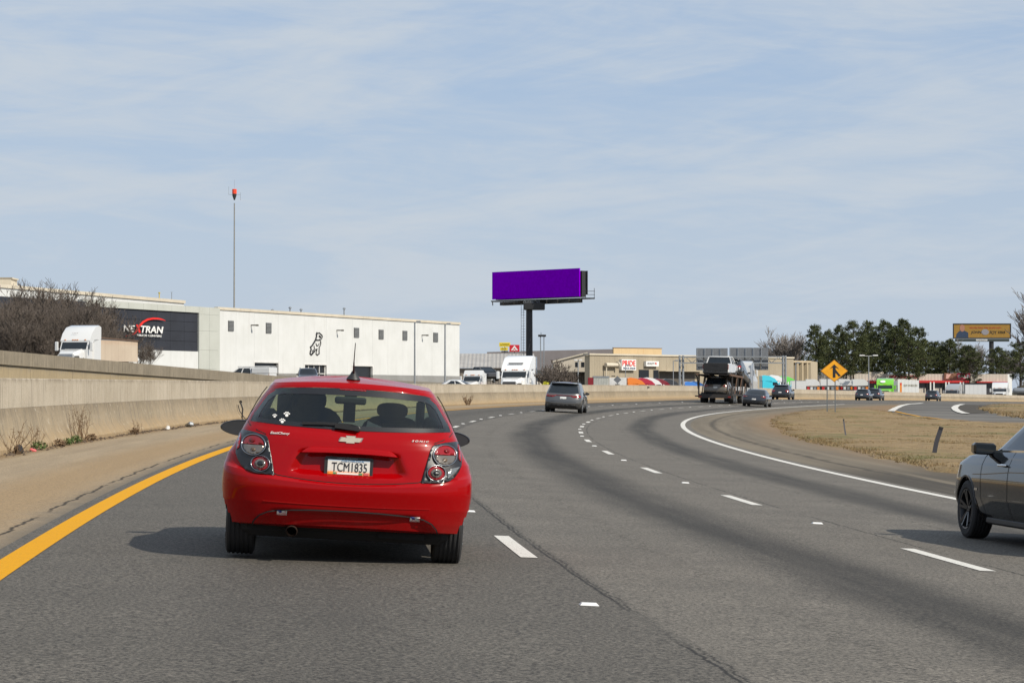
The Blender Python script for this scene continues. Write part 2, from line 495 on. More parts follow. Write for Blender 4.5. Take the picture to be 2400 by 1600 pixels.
# ---- ground materials
def ground_mat(name, fn, rough=0.9):
    m = bpy.data.materials.new(name); m.use_nodes = True
    t = NT(m.node_tree); b = bs(m); b.inputs['Roughness'].default_value = rough
    b.inputs['Specular IOR Level'].default_value = 0.3
    fn(t, b); MAT[name] = m
    return m
def asphalt(t, b):
    uv = t.n('ShaderNodeTexCoord').outputs['UV']; pos = t.n('ShaderNodeTexCoord').outputs['Object']
    d, s, _ = t.sep(uv)
    g1 = t.noise(pos, 36.0, 5.0, 0.85); g2 = t.noise(pos, 22.0, 3.0, 0.6); g3 = t.noise(pos, 0.6, 5.0, 0.6)
    wob = t.math('MULTIPLY', t.math('SUBTRACT', t.noise(t.comb(0.0, t.math('MULTIPLY', s, 0.05)), 1.0, 4.0), 0.5), 0.5)
    col = t.mix(t.smooth(g1, 0.38, 0.62), (0.026, 0.0235, 0.020), (0.262, 0.234, 0.195))
    col = t.mix(t.smooth(g2, 0.42, 0.64, 0, 0.40), col, (0.050, 0.045, 0.039))
    g4 = t.noise(pos, 9.0, 4.0, 0.7); col = t.mix(t.smooth(g4, 0.45, 0.68, 0, 0.35), col, (0.135, 0.122, 0.102))
    col = t.mix(t.smooth(g3, 0.3, 0.7, 0, 0.35), col, (0.062, 0.056, 0.048))
    lane1 = t.math('MULTIPLY', t.smooth(t.math('ADD', d, t.math('MULTIPLY', wob, .25)), 0.16, 0.30, 1.0, 0.0), 0.60)
    col = t.mix(lane1, col, t.mix(t.smooth(g1, 0.40, 0.66), (0.018, 0.0165, 0.0145), (0.150, 0.136, 0.115)))
    band = None
    for c, wd, amt in ((-1.75, 0.85, 0.30), (2.25, 0.80, 0.92), (5.65, 0.70, 0.88)):
        x = t.math('ABSOLUTE', t.math('SUBTRACT', t.math('ADD', d, wob), c))
        v = t.smooth(x, 0.1, wd, amt, 0.0)
        band = v if band is None else t.math('MAXIMUM', band, v)
    bn = t.noise(t.comb(t.math('MULTIPLY', d, 2.2), t.math('MULTIPLY', s, 0.10)), 1.0, 5.0, 0.6)
    band = t.math('MULTIPLY', band, t.smooth(bn, 0.2, 0.65, 0.55, 1.0))
    col = t.mix(t.math('MULTIPLY', band, t.smooth(g1, 0.3, 0.75, 1.0, 0.66)), col, (0.013, 0.0118, 0.010))
    # sealed and open cracks beside the lane lines, and fine cracking in the lane
    crk = None
    for c, wd, amp in ((0.17, 0.010, 0.07), (0.21, 0.006, 0.14), (3.85, 0.010, 0.07), (4.95, 0.006, 0.5), (1.15, 0.006, 0.6), (-1.1, 0.004, 0.9)):
        nz = t.math('MULTIPLY', t.math('SUBTRACT', t.noise(t.comb(c, s), 1.6, 8.0, 0.8), 0.5), amp * 2)
        x = t.math('ABSOLUTE', t.math('SUBTRACT', t.math('SUBTRACT', d, nz), c))
        v = t.math('MULTIPLY', t.smooth(x, wd * 0.4, wd * 1.7, 1.0, 0.0), t.smooth(t.noise(t.comb(c * 3, s), 0.35, 3.0), 0.36, 0.52))
        crk = v if crk is None else t.math('MAXIMUM', crk, v)
    col = t.mix(t.math('MULTIPLY', crk, 0.85), col, (0.010, 0.009, 0.008))
    t.set(b.inputs['Base Color'], col)
    b.inputs['Roughness'].default_value = 0.82
    t.set(b.inputs['Normal'], t.bump(t.math('SUBTRACT', g1, t.math('MULTIPLY', crk, 0.8)), 0.55, 0.006))
M_asphalt = ground_mat('asphalt', asphalt)
def shoulder_l(t, b):
    uv = t.n('ShaderNodeTexCoord').outputs['UV']; pos = t.n('ShaderNodeTexCoord').outputs['Object']
    d, s, _ = t.sep(uv)
    g1 = t.noise(pos, 34.0, 5.0, 0.8); g2 = t.noise(pos, 2.2, 6.0, 0.65); g3 = t.noise(t.comb(t.math('MULTIPLY', d, 3.0), t.math('MULTIPLY', s, 0.15)), 1.0, 6.0, 0.65)
    col = t.mix(t.smooth(g3, 0.25, 0.75), (0.367, 0.290, 0.193), (0.268, 0.209, 0.138))
    sand = t.smooth(t.math('ABSOLUTE', t.math('SUBTRACT', t.math('ADD', d, t.math('MULTIPLY', g2, 0.5)), -4.35)), 0.1, 0.9, 0.75, 0.0)
    col = t.mix(sand, col, (0.307, 0.204, 0.098))
    edge = t.smooth(t.math('ADD', d, t.math('MULTIPLY', g2, 0.35)), -4.0, -3.65)
    col = t.mix(t.math('MULTIPLY', edge, 0.8), col, (0.119, 0.103, 0.081))
    foot = t.smooth(t.math('ADD', d, t.math('MULTIPLY', g2, -0.5)), -6.35, -6.75)
    col = t.mix(t.math('MULTIPLY', foot, 0.9), col, (0.198, 0.124, 0.051))
    col = t.mix(t.smooth(g1, 0.46, 0.60, 0, 0.75), col, (0.128, 0.095, 0.060))
    ck = t.math('ABSOLUTE', t.math('SUBTRACT', t.math('SUBTRACT', d, t.math('MULTIPLY', t.math('SUBTRACT', t.noise(t.comb(2.0, s), .9, 6.0, .7), .5), .22)), -4.02))
    col = t.mix(t.math('MULTIPLY', t.smooth(ck, .006, .028, .9, 0), t.smooth(t.noise(t.comb(5.0, s), .5, 3.0), .35, .5)), col, (0.020, 0.016, 0.012))
    t.set(b.inputs['Base Color'], col)
    t.set(b.inputs['Normal'], t.bump(t.math('ADD', g1, g2), 0.5, 0.008))
M_shl = ground_mat('dusty_shoulder', shoulder_l)
def shoulder_r(t, b):
    uv = t.n('ShaderNodeTexCoord').outputs['UV']; pos = t.n('ShaderNodeTexCoord').outputs['Object']
    d, s, _ = t.sep(uv)
    g1 = t.noise(pos, 26.0, 5.0, 0.8); g2 = t.noise(pos, 1.1, 6.0, 0.65)
    g3 = t.noise(t.comb(t.math('MULTIPLY', d, 2.0), t.math('MULTIPLY', s, 0.035)), 1.0, 6.0, 0.65)
    col = t.mix(t.smooth(g3, 0.25, 0.7), (0.190, 0.158, 0.113), (0.122, 0.101, 0.073))
    sand = t.math('MULTIPLY', t.smooth(t.math('ADD', d, t.math('MULTIPLY', g2, 2.5)), 10.2, 12.5), 0.75)
    col = t.mix(sand, col, (0.219, 0.134, 0.062))
    wd = t.math('ABSOLUTE', t.math('SUBTRACT', t.math('ADD', d, t.math('MULTIPLY', g2, 0.7)), 8.75))
    col = t.mix(t.smooth(wd, 0.02, 0.16, 0.75, 0.0), col, (0.042, 0.034, 0.025))
    # long shadows of unseen trees and poles, painted into the near shoulder colour
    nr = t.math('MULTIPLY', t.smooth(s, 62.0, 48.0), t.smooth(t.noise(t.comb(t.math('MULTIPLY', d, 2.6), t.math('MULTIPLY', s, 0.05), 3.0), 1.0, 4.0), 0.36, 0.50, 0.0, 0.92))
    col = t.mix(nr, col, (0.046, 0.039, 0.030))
    col = t.mix(t.smooth(g1, 0.5, 0.7, 0, 0.5), col, (0.084, 0.068, 0.051))
    t.set(b.inputs['Base Color'], col)
    t.set(b.inputs['Normal'], t.bump(g1, 0.5, 0.008))
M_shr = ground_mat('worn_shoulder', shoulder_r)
def ramp_m(t, b):
    pos = t.n('ShaderNodeTexCoord').outputs['Object']
    x, y, z = t.sep(pos)
    g = t.noise(t.comb(t.math('MULTIPLY', x, 0.05), t.math('MULTIPLY', y, 0.11)), 1.0, 4.0, 0.6, 0.8)
    g1 = t.noise(pos, 30.0, 3.0, 0.7)
    col = t.mix(t.smooth(g, 0.40, 0.60), (0.144, 0.134, 0.119), (0.066, 0.061, 0.055))
    col = t.mix(t.smooth(g1, 0.4, 0.7, 0, 0.3), col, (0.086, 0.077, 0.067))
    t.set(b.inputs['Base Color'], col)
M_ramp = ground_mat('ramp_asphalt', ramp_m)
def grass_m(t, b):
    pos = t.n('ShaderNodeTexCoord').outputs['Object']
    a = t.noise(pos, 0.22, 5.0, 0.65); c = t.noise(pos, 1.5, 5.0, 0.7); f = t.noise(pos, 14.0, 3.0, 0.7)
    col = t.mix(t.smooth(c, 0.3, 0.7), (0.305, 0.218, 0.108), (0.190, 0.130, 0.066))
    col = t.mix(t.smooth(a, 0.52, 0.66, 0, 0.75), col, (0.10, 0.115, 0.035))
    col = t.mix(t.smooth(f, 0.40, 0.7, 0, 0.40), col, (0.14, 0.092, 0.045))
    t.set(b.inputs['Base Color'], col)
    t.set(b.inputs['Normal'], t.bump(f, 0.8, 0.05))
M_dry = ground_mat('dry_grass', grass_m)
def lot_m(t, b):
    pos = t.n('ShaderNodeTexCoord').outputs['Object']
    a = t.noise(pos, 0.05, 5.0, 0.65); c = t.noise(pos, 3.0, 4.0, 0.7)
    col = t.mix(t.smooth(a, 0.3, 0.7), (0.15, 0.14, 0.125), (0.20, 0.17, 0.12))
    col = t.mix(t.smooth(c, 0.3, 0.7, 0, 0.3), col, (0.10, 0.09, 0.075))
    t.set(b.inputs['Base Color'], col)
M_lot = ground_mat('bare_ground', lot_m)
def conc_m(lower):
    def fn(t, b):
        uv = t.n('ShaderNodeTexCoord').outputs['UV']; pos = t.n('ShaderNodeTexCoord').outputs['Object']
        s, h, _ = t.sep(uv)
        streak = t.noise(t.comb(t.math('MULTIPLY', s, 3.4), t.math('MULTIPLY', h, 0.30)), 1.0, 6.0, 0.80)
        fs = t.noise(t.comb(t.math('MULTIPLY', s, 10.0), t.math('MULTIPLY', h, 0.6)), 1.0, 6.0, 0.75); scr = t.noise(t.comb(t.math('ADD', t.math('MULTIPLY', s, 5.0), t.math('MULTIPLY', h, 4.0)), t.math('MULTIPLY', h, 5.0), 7.0), 1.0, 7.0, 0.8)
        broad = t.noise(t.comb(t.math('MULTIPLY', s, 0.28), t.math('MULTIPLY', h, 0.5)), 1.0, 4.0, 0.6)
        spk = t.noise(pos, 40.0, 4.0, 0.7); blot = t.noise(pos, 3.0, 6.0, 0.7)
        if lower == 1:
            col = t.mix(t.smooth(broad, 0.3, 0.7), (0.325, 0.263, 0.179), (0.255, 0.208, 0.140))
            col = t.mix(t.smooth(streak, 0.50, 0.72, 0, 0.75), col, (0.102, 0.087, 0.070))
            top = t.smooth(h, 0.45, 0.85)
            col = t.mix(t.math('MULTIPLY', top, t.smooth(blot, 0.35, 0.65, 0.15, 0.7)), col, (0.140, 0.117, 0.087))
            mud = t.smooth(t.math('ADD', h, t.math('MULTIPLY', blot, 0.5)), 0.75, 0.25)
            col = t.mix(t.math('MULTIPLY', mud, 0.85), col, (0.351, 0.247, 0.131))
        elif lower == 0:
            col = t.mix(t.smooth(broad, 0.3, 0.7), (0.474, 0.419, 0.335), (0.387, 0.337, 0.261))
            col = t.mix(t.smooth(streak, 0.50, 0.70, 0, 0.42), col, (0.290, 0.239, 0.174))
            col = t.mix(t.smooth(streak, 0.46, 0.30, 0, 0.55), col, (0.544, 0.493, 0.417))
            tp = t.math('MULTIPLY', t.smooth(h, 1.20, 1.34), t.smooth(blot, 0.4, 0.6, 0.1, 0.7))
            col = t.mix(tp, col, (0.176, 0.143, 0.105))
        else:
            col = t.mix(t.smooth(broad, 0.3, 0.7), (0.290, 0.247, 0.183), (0.219, 0.186, 0.135))
            col = t.mix(t.smooth(streak, 0.45, 0.68, 0, 0.85), col, (0.087, 0.076, 0.061))
            lowp = t.smooth(t.math('ADD', h, t.math('MULTIPLY', streak, -1.3)), -1.3, -1.7)
            col = t.mix(t.math('MULTIPLY', lowp, 0.7), col, (0.404, 0.312, 0.179))
        col = t.mix(t.smooth(fs, 0.49, 0.64, 0, 0.72 if lower == 1 else 0.45), col, (0.136, 0.117, 0.093))
        col = t.mix(t.smooth(scr, 0.55, 0.66, 0, 0.7 if lower == 1 else 0.35), col, (0.491, 0.439, 0.360))
        col = t.mix(t.smooth(scr, 0.42, 0.32, 0, 0.75 if lower == 1 else 0.35), col, (0.104, 0.089, 0.068))
        col = t.mix(t.smooth(spk, 0.45, 0.70, 0, 0.5), col, (0.149, 0.121, 0.087))
        t.set(b.inputs['Base Color'], col)
        t.set(b.inputs['Normal'], t.bump(t.math('ADD', spk, blot), 0.4, 0.01))
    return fn
M_conc0 = ground_mat('pale_concrete', conc_m(0)); M_conc1 = ground_mat('muddy_concrete', conc_m(1)); M_conc2 = ground_mat('stained_concrete', conc_m(2))
def worn(name, col, under, amt):
    def fn(t, b):
        pos = t.n('ShaderNodeTexCoord').outputs['Object']
        g = t.noise(pos, 55.0, 4.0, 0.7); h = t.noise(pos, 3.0, 4.0, 0.7)
        f = t.math('MULTIPLY', t.smooth(g, 0.52, 0.62), t.smooth(h, 0.3, 0.7, amt * 0.4, amt))
        t.set(b.inputs['Base Color'], t.mix(f, col, under))
    return ground_mat(name, fn, 0.7)
M_wline = worn('white_road_paint', (0.60, 0.58, 0.535), (0.16, 0.145, 0.125), 0.7)
M_yline = worn('yellow_road_paint', (0.60, 0.285, 0.002), (0.25, 0.14, 0.025), 0.55); bs(M_yline).inputs['Specular IOR Level'].default_value = .1
M_wfade = worn('faded_road_paint', (0.40, 0.38, 0.35), (0.15, 0.135, 0.12), 0.8)

# ---- strips that follow the road
def strip(name, d_list, s_list, up, mat, parent=None, wob=None):
    b = B(); uv = []
    for s in s_list:
        for k, d in enumerate(d_list):
            dd = d + (wob(s, k) if wob else 0)
            x, y, z = road_pt(s, dd); b.v.append((float(x), float(y), float(z) + up)); uv.append((dd, s))
    n = len(d_list)
    for i in range(len(s_list) - 1):
        for k in range(n - 1):
            b.f.append((i * n + k, i * n + k + 1, i * n + n + k + 1, i * n + n + k)); b.m.append(0)
    return b.build(name, mat, parent, True, uv=uv, recalc=False)
s_all = list(np.arange(-30, 60, 1.5)) + list(np.arange(60, 300, 3)) + list(np.arange(300, 900, 6))
road = strip('road', list(np.linspace(D_YEL - 0.22, D_EDGE + 0.30, 16)), s_all, 0.0, M_asphalt)
tag(road, kind='structure')
rnd = random.Random(3)
shl = strip('left_shoulder', list(np.linspace(-6.62, D_YEL - 0.22, 6)), s_all, 0.0, M_shl); tag(shl, kind='structure')
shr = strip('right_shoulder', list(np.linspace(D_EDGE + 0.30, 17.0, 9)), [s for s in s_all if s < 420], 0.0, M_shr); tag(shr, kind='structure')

# lane markings, each one a piece of the road
strip('yellow_edge_line', [D_YEL - 0.10, D_YEL + 0.09], s_all, 0.005, M_yline, road)
s_edge = [s for s in s_all if s < 262]
strip('white_edge_line', [D_EDGE - 0.09, D_EDGE + 0.09], s_edge, 0.005, M_wline, road)
strip('white_edge_line', [D_EDGE - 0.09, D_EDGE + 0.09], [s for s in s_all if s > 395], 0.012, M_wline, road)
def dash(s, d, w_=0.13):
    strip('lane_dash', [d - w_ / 2, d + w_ / 2], list(np.linspace(s - 1.52, s + 1.52, 5)), 0.005, M_wline if s < 120 else M_wfade, road)
def marker(s, d):
    x, y, z = road_pt(s, d)
    b = B(); h = 0.018
    b.add([(-.065, -.05, .001), (.065, -.05, .001), (.065, .05, .001), (-.065, .05, .001), (-.05, -.022, h), (.05, -.022, h), (.05, .022, h), (-.05, .022, h)],
          [(4, 5, 6, 7), (0, 1, 5, 4), (1, 2, 6, 5), (2, 3, 7, 6), (3, 0, 4, 7)])
    o = b.build('road_stud', M_white, road)
    o.location = (float(x), float(y), float(z)); o.rotation_euler = (0, math.atan(float(np.interp(s, S1, CB))), -heading(s))
for i in range(-2, 42):
    dash(23.2 + 12.19 * i, 0.0); marker(23.2 + 12.19 * (i + 0.5), -0.03) if i < 22 else None
for i in range(-2, 42):
    dash(23.86 + 12.05 * i, D_L2); marker(23.86 + 12.05 * (i + 0.5), D_L2 - 0.03) if i < 22 else None

# ---- terrain, one sheet out to the horizon
xs = sorted(set(list(np.arange(-90, 200, 3.0)) + [-3000, -2000, -1200, -800, -500, -350, -250, -180, -130, 240, 290, 360, 450, 600, 900, 1400, 2200, 3200]))
ys = sorted(set(list(np.arange(-60, 420, 4.0)) + list(np.arange(420, 800, 15.0)) + [-400, -200, 900, 1100, 1500, 2200, 3500, 5500]))
XX, YY = np.meshgrid(xs, ys)
zz = ground_z(XX.ravel(), YY.ravel())
def road_dist(X, Y):
    out = np.empty(len(X))
    for i0 in range(0, len(X), 4000):
        dx = (X[i0:i0 + 4000][:, None] - CX[None, ::4]) / K; dy = Y[i0:i0 + 4000][:, None] - CY[None, ::4]
        j = np.argmin(dx * dx + dy * dy, 1) * 4
        out[i0:i0 + 4000] = dx[np.arange(len(dx)), j // 4] * np.cos(CT[j]) - dy[np.arange(len(dx)), j // 4] * np.sin(CT[j])
    return out
dd_ = road_dist(XX.ravel(), YY.ravel())
near = (dd_ > -9) & (dd_ < 20)
zz = zz - np.where(near, 0.30, 0.05)
b = B(); nx_ = len(xs)
b.v = [(float(x), float(y), float(z)) for x, y, z in zip(XX.ravel(), YY.ravel(), zz)]
for i in range(len(ys) - 1):
    for k in range(nx_ - 1):
        b.f.append((i * nx_ + k, i * nx_ + k + 1, i * nx_ + nx_ + k + 1, i * nx_ + nx_ + k)); b.m.append(0)
tag(b.build('ground', M_lot, None, True, recalc=False), kind='structure')

# ---- draped areas: polygon given by places of the photograph laid on the ground
def inside(poly, x, y):
    c = False; n = len(poly)
    for i in range(n):
        x1, y1 = poly[i]; x2, y2 = poly[(i + 1) % n]
        if (y1 > y) != (y2 > y) and x < (x2 - x1) * (y - y1) / (y2 - y1) + x1: c = not c
    return c
def densify(poly, step, jit=0.0, rr=None):
    out = []
    for i in range(len(poly)):
        a = Vector(poly[i]); c = Vector(poly[(i + 1) % len(poly)])
        n = max(1, int((c - a).length / step))
        for k in range(n):
            p = a.lerp(c, k / n)
            if jit: p += Vector((rr.uniform(-jit, jit), rr.uniform(-jit, jit)))
            out.append((p.x, p.y))
    return out
def fill(poly, step, rr):
    xs_ = [p[0] for p in poly]; ys_ = [p[1] for p in poly]
    pts = [Vector(p) for p in poly]; n = len(pts)
    x = min(xs_)
    while x < max(xs_):
        y = min(ys_)
        while y < max(ys_):
            q = (x + rr.uniform(-.3, .3) * step, y + rr.uniform(-.3, .3) * step)
            if inside(poly, *q): pts.append(Vector(q))
            y += step
        x += step
    v, e, f, _, _, _ = delaunay_2d_cdt(pts, [], [list(range(n))], 1, 1e-4)
    return [tuple(p) for p in v], [tuple(q) for q in f]
def drape_area(name, poly, step, up, mat, kind='structure', jit=0.0, lump=0.0, parent=None):
    rr = random.Random(5)
    poly = densify(poly, step, jit, rr)
    v, f = fill(poly, step, rr)
    z = ground_z([p[0] for p in v], [p[1] for p in v])
    bb = B()
    nb_ = len(poly)
    bb.v = [(p[0], p[1], float(zz_) + ((up + rr.uniform(0, lump)) if i >= nb_ else (up if not lump else -0.03))) for i, (p, zz_) in enumerate(zip(v, z))]
    bb.f = f; bb.m = [0] * len(f)
    o = bb.build(name, mat, parent, True, recalc=False)
    if kind: tag(o, kind=kind)
    return o, poly
G = lambda pts: [tuple(ground(*p)[:2]) for p in pts]
ramp_poly = G([(2084, 964.5), (2119, 973.5), (2187, 983), (2255, 988.6), (2340, 993), (2440, 995.5), (2520, 997)]) + G([(2520, 948), (2440, 944.6), (2300, 943.6), (2200, 943.2), (2140, 945.2), (2112, 951)])
ramp, _ = drape_area('ramp', ramp_poly, 6.0, 0.03, M_ramp)
isl_poly = G([(1804, 986), (1818, 1002), (1858, 1027.5), (1906, 1039), (1960, 1050), (2042, 1068), (2110, 1087), (2195, 1104), (2246, 1111), (2330, 1124), (2440, 1142), (2560, 1162)]) + \
    G([(2560, 998), (2400, 994.2), (2340, 993), (2255, 988.8), (2187, 983), (2119, 974), (2084, 965), (2040, 960.5), (1983, 957.6), (1932, 959.5), (1881, 964.6), (1830, 976)])
isl, isl_p = drape_area('grass_verge', isl_poly, 1.6, 0.035, M_dry, jit=0.25, lump=0.10)
mnd_poly = G([(2296, 961), (2310, 965), (2345, 975.5), (2400, 982), (2520, 986), (2520, 953), (2400, 949.5), (2345, 949), (2322, 951.5), (2305, 956)])
mnd, mnd_p = drape_area('grass_mound', mnd_poly, 3.0, 0.08, M_dry, jit=0.3, lump=0.25)
shd_poly = G([(2243, 956.5), (2262, 970.5), (2320, 968), (2330, 951), (2262, 948.5)])
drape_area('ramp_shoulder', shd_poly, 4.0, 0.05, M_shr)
def ribbon(name, pts, wpx, mat, up, parent):
    """painted line through ground points, width in metres"""
    P = [ground(*p) for p in pts]; Q = []
    for i in range(len(P) - 1):
        for k in range(4): Q.append(P[i].lerp(P[i + 1], k / 4))
    Q.append(P[-1]); bb = B()
    for i, p in enumerate(Q):
        t = (Q[min(i + 1, len(Q) - 1)] - Q[max(i - 1, 0)]); t.z = 0; t.normalize(); nn = Vector((t.y * K, -t.x, 0)) * wpx / 2
        for q in (p - nn, p + nn): bb.v.append((q.x, q.y, float(ground_z([q.x], [q.y])[0]) + up))
    for i in range(len(Q) - 1): bb.f.append((2 * i, 2 * i + 1, 2 * i + 3, 2 * i + 2)); bb.m.append(0)
    return bb.build(name, mat, parent, True, recalc=False)
ribbon('white_gore_line', [(2088, 964.5), (2098, 958), (2112, 951.6), (2130, 947.6), (2162, 945.2)], 0.5, M_wline, 0.06, ramp)
ribbon('yellow_edge_line', [(2098, 965), (2125, 971.5), (2160, 978), (2205, 983.6), (2270, 988), (2400, 992)], 0.22, M_yline, 0.06, ramp)
ribbon('white_edge_line', [(2256, 948.2), (2243, 951.5), (2236.5, 957.5), (2242, 963.5), (2252, 968), (2264, 971)], 0.55, M_wline, 0.09, ramp)

# ---- dry grass blades on the verge and the mound
def scatter_grass(name, poly, n, hmin, hmax, wd, seed):
    rr = random.Random(seed); bb = B()
    xs_ = [p[0] for p in poly]; ys_ = [p[1] for p in poly]; pts = []
    while len(pts) < n:
        x = rr.uniform(min(xs_), max(xs_)); y = rr.uniform(min(ys_), max(ys_))
        if rr.random() < (75.0 / max(y, 75.0)) ** 1.0 and inside(poly, x, y): pts.append((x, y))
    z = ground_z([p[0] for p in pts], [p[1] for p in pts])
    for (x, y), zg in zip(pts, z):
        zg = float(zg) + 0.03
        for k in range(3):
            a = rr.uniform(0, 2 * math.pi); h = rr.uniform(hmin, hmax) * rr.uniform(0.5, 1.0); l = rr.uniform(0.2, 0.9) * h
            ox, oy = rr.uniform(-.05, .05), rr.uniform(-.05, .05)
            ux, uy = math.cos(a) * wd, math.sin(a) * wd; a2 = rr.uniform(0, 6.28)
            bb.add([(x + ox - ux, y + oy - uy, zg), (x + ox + ux, y + oy + uy, zg), (x + ox + math.cos(a2) * l, y + oy + math.sin(a2) * l, zg + h)], [(0, 1, 2)])
    o = bb.build(name, M_dry, None, False, recalc=False)
    return tag(o, 'short dry straw-coloured grass covering the ground between road and ramp' if seed == 1 else 'dry grass on the small mound beyond the ramp', 'grass', kind='stuff')
scatter_grass('dry_grass', isl_p, 30000, 0.05, 0.12, 0.010, 1)
scatter_grass('dry_grass', mnd_p, 3000, 0.15, 0.4, 0.03, 2)

# ---- median barrier: muddy sloping base with a paler upright wall on top, cast in lengths
bar = thing('median_barrier', 'long curving concrete median barrier, muddy sloping base and paler upper wall', 'barrier', (0, 0, 0))
def lengths(name, prof_, s0, s1, L, mat, parent, gap=0.02, dbase=D_BAR, sub=5):
    s = s0
    while s < s1:
        bb = B(); uv = []
        ss = np.linspace(s + gap / 2, s + L - gap / 2, sub)
        for q in ss:
            for (o, h) in prof_:
                x, y, z = road_pt(q, dbase + 0.001); t = np.interp(q, S1, CT)
                bb.v.append((float(x + o * np.cos(t) * K), float(y - o * np.sin(t)), float(z) + h)); uv.append((q, h))
        n = len(prof_)
        for i in range(len(ss) - 1):
            for k in range(n - 1): bb.f.append((i * n + k, i * n + k + 1, i * n + n + k + 1, i * n + n + k)); bb.m.append(0)
        bb.f += [tuple(range(n)), tuple(reversed(range((len(ss) - 1) * n, len(ss) * n)))]; bb.m += [0, 0]
        bb.build(name, mat, parent, 30, uv=uv)
        s += L
lengths('base_segment', [(0, -.3), (0, .075), (-.13, .30), (-.21, .78), (-.60, .78), (-.60, -.3)], -20, 120, 10, M_conc1, bar)
lengths('base_segment', [(0, -.3), (0, .075), (-.13, .30), (-.21, .78), (-.60, .78), (-.60, -.3)], 120, 760, 20, M_conc1, bar)
lengths('wall_segment', [(-.235, .782), (-.235, 1.315), (-.25, 1.33), (-.50, 1.33), (-.50, .782)], -20, 120, 10, M_conc0, bar, 0.012)
lengths('wall_segment', [(-.235, .782), (-.235, 1.315), (-.25, 1.33), (-.50, 1.33), (-.50, .782)], 120, 760, 20, M_conc0, bar, 0.012)
# small plates and snapped brackets on the barrier
def on_barrier(px, h, out=0.0):
    s = lane_s(px, D_BAR); x, y, z = road_pt(s, D_BAR - 0.235 + out); return s, Vector((float(x), float(y), float(z) + h))
s_, p_ = on_barrier(1524, 1.12, 0.03)
bb = B(); bb.prism([(-.12, .14), (.16, 0), (-.12, -.16)], 'y', -.01, .01)
o = bb.build('wedge_plate', M_black, bar); o.location = p_; o.scale = (1.6, 1, 1.2)

# ---- retaining wall of the frontage road on the left
rw = thing('retaining_wall', 'stained tan retaining wall with darker parapet rising to the left behind the barrier', 'wall', (0, 0, 0))
wtop = {100: 4.55, 130: 3.74, 160: 3.45, 188: 3.28, 215: 3.04, 240: 2.75, 262: 2.5}
def wall_piece(name, i0, t0, t1, za, zb_, off, th, mat):
    bb = B(); uv = []
    def P(t):
        y = t; x = float(np.interp(y, WALL2[:, 1], WALL2[:, 0])); zt = float(np.interp(y, list(wtop.keys()), list(wtop.values()))); return x, y, zt
    n = 4
    for k in range(n + 1):
        y = t0 + (t1 - t0) * k / n; x, y, zt = P(y)
        for (o, h) in ((off, za), (off, zb_), (off - th, zb_), (off - th, za)):
            bb.v.append((x + o, y - 0.1 * o, zt + h)); uv.append((y * 1.2, h))
    for k in range(n):
        for j in range(4):
            a = k * 4 + j; c = k * 4 + (j + 1) % 4; bb.f.append((a, c, c + 4, a + 4)); bb.m.append(0)
    bb.f += [(0, 1, 2, 3), (n * 4 + 3, n * 4 + 2, n * 4 + 1, n * 4)]; bb.m += [0, 0]
    bb.build(name, mat, rw, False, uv=uv)
t_ = 100.0
while t_ < 260:
    t2 = min(t_ + 9, 262)
    wall_piece('wall_panel', 0, t_ + .03, t2 - .03, -4.2, -.72, -.10, .3, M_conc2)
    wall_piece('parapet_segment', 0, t_ + .03, t2 - .03, -.72, 0, .02, .35, M_conc2)
    t_ = t2

# ================================================================== VEHICLES
def lerp_rows(rows, step):
    out = []
    for a, c in zip(rows[:-1], rows[1:]):
        n = max(1, int(round(abs(c[0] - a[0]) / step)))
        for k in range(n): out.append(tuple(x + (y - x) * k / n for x, y in zip(a, c)))
    out.append(tuple(rows[-1])); return out

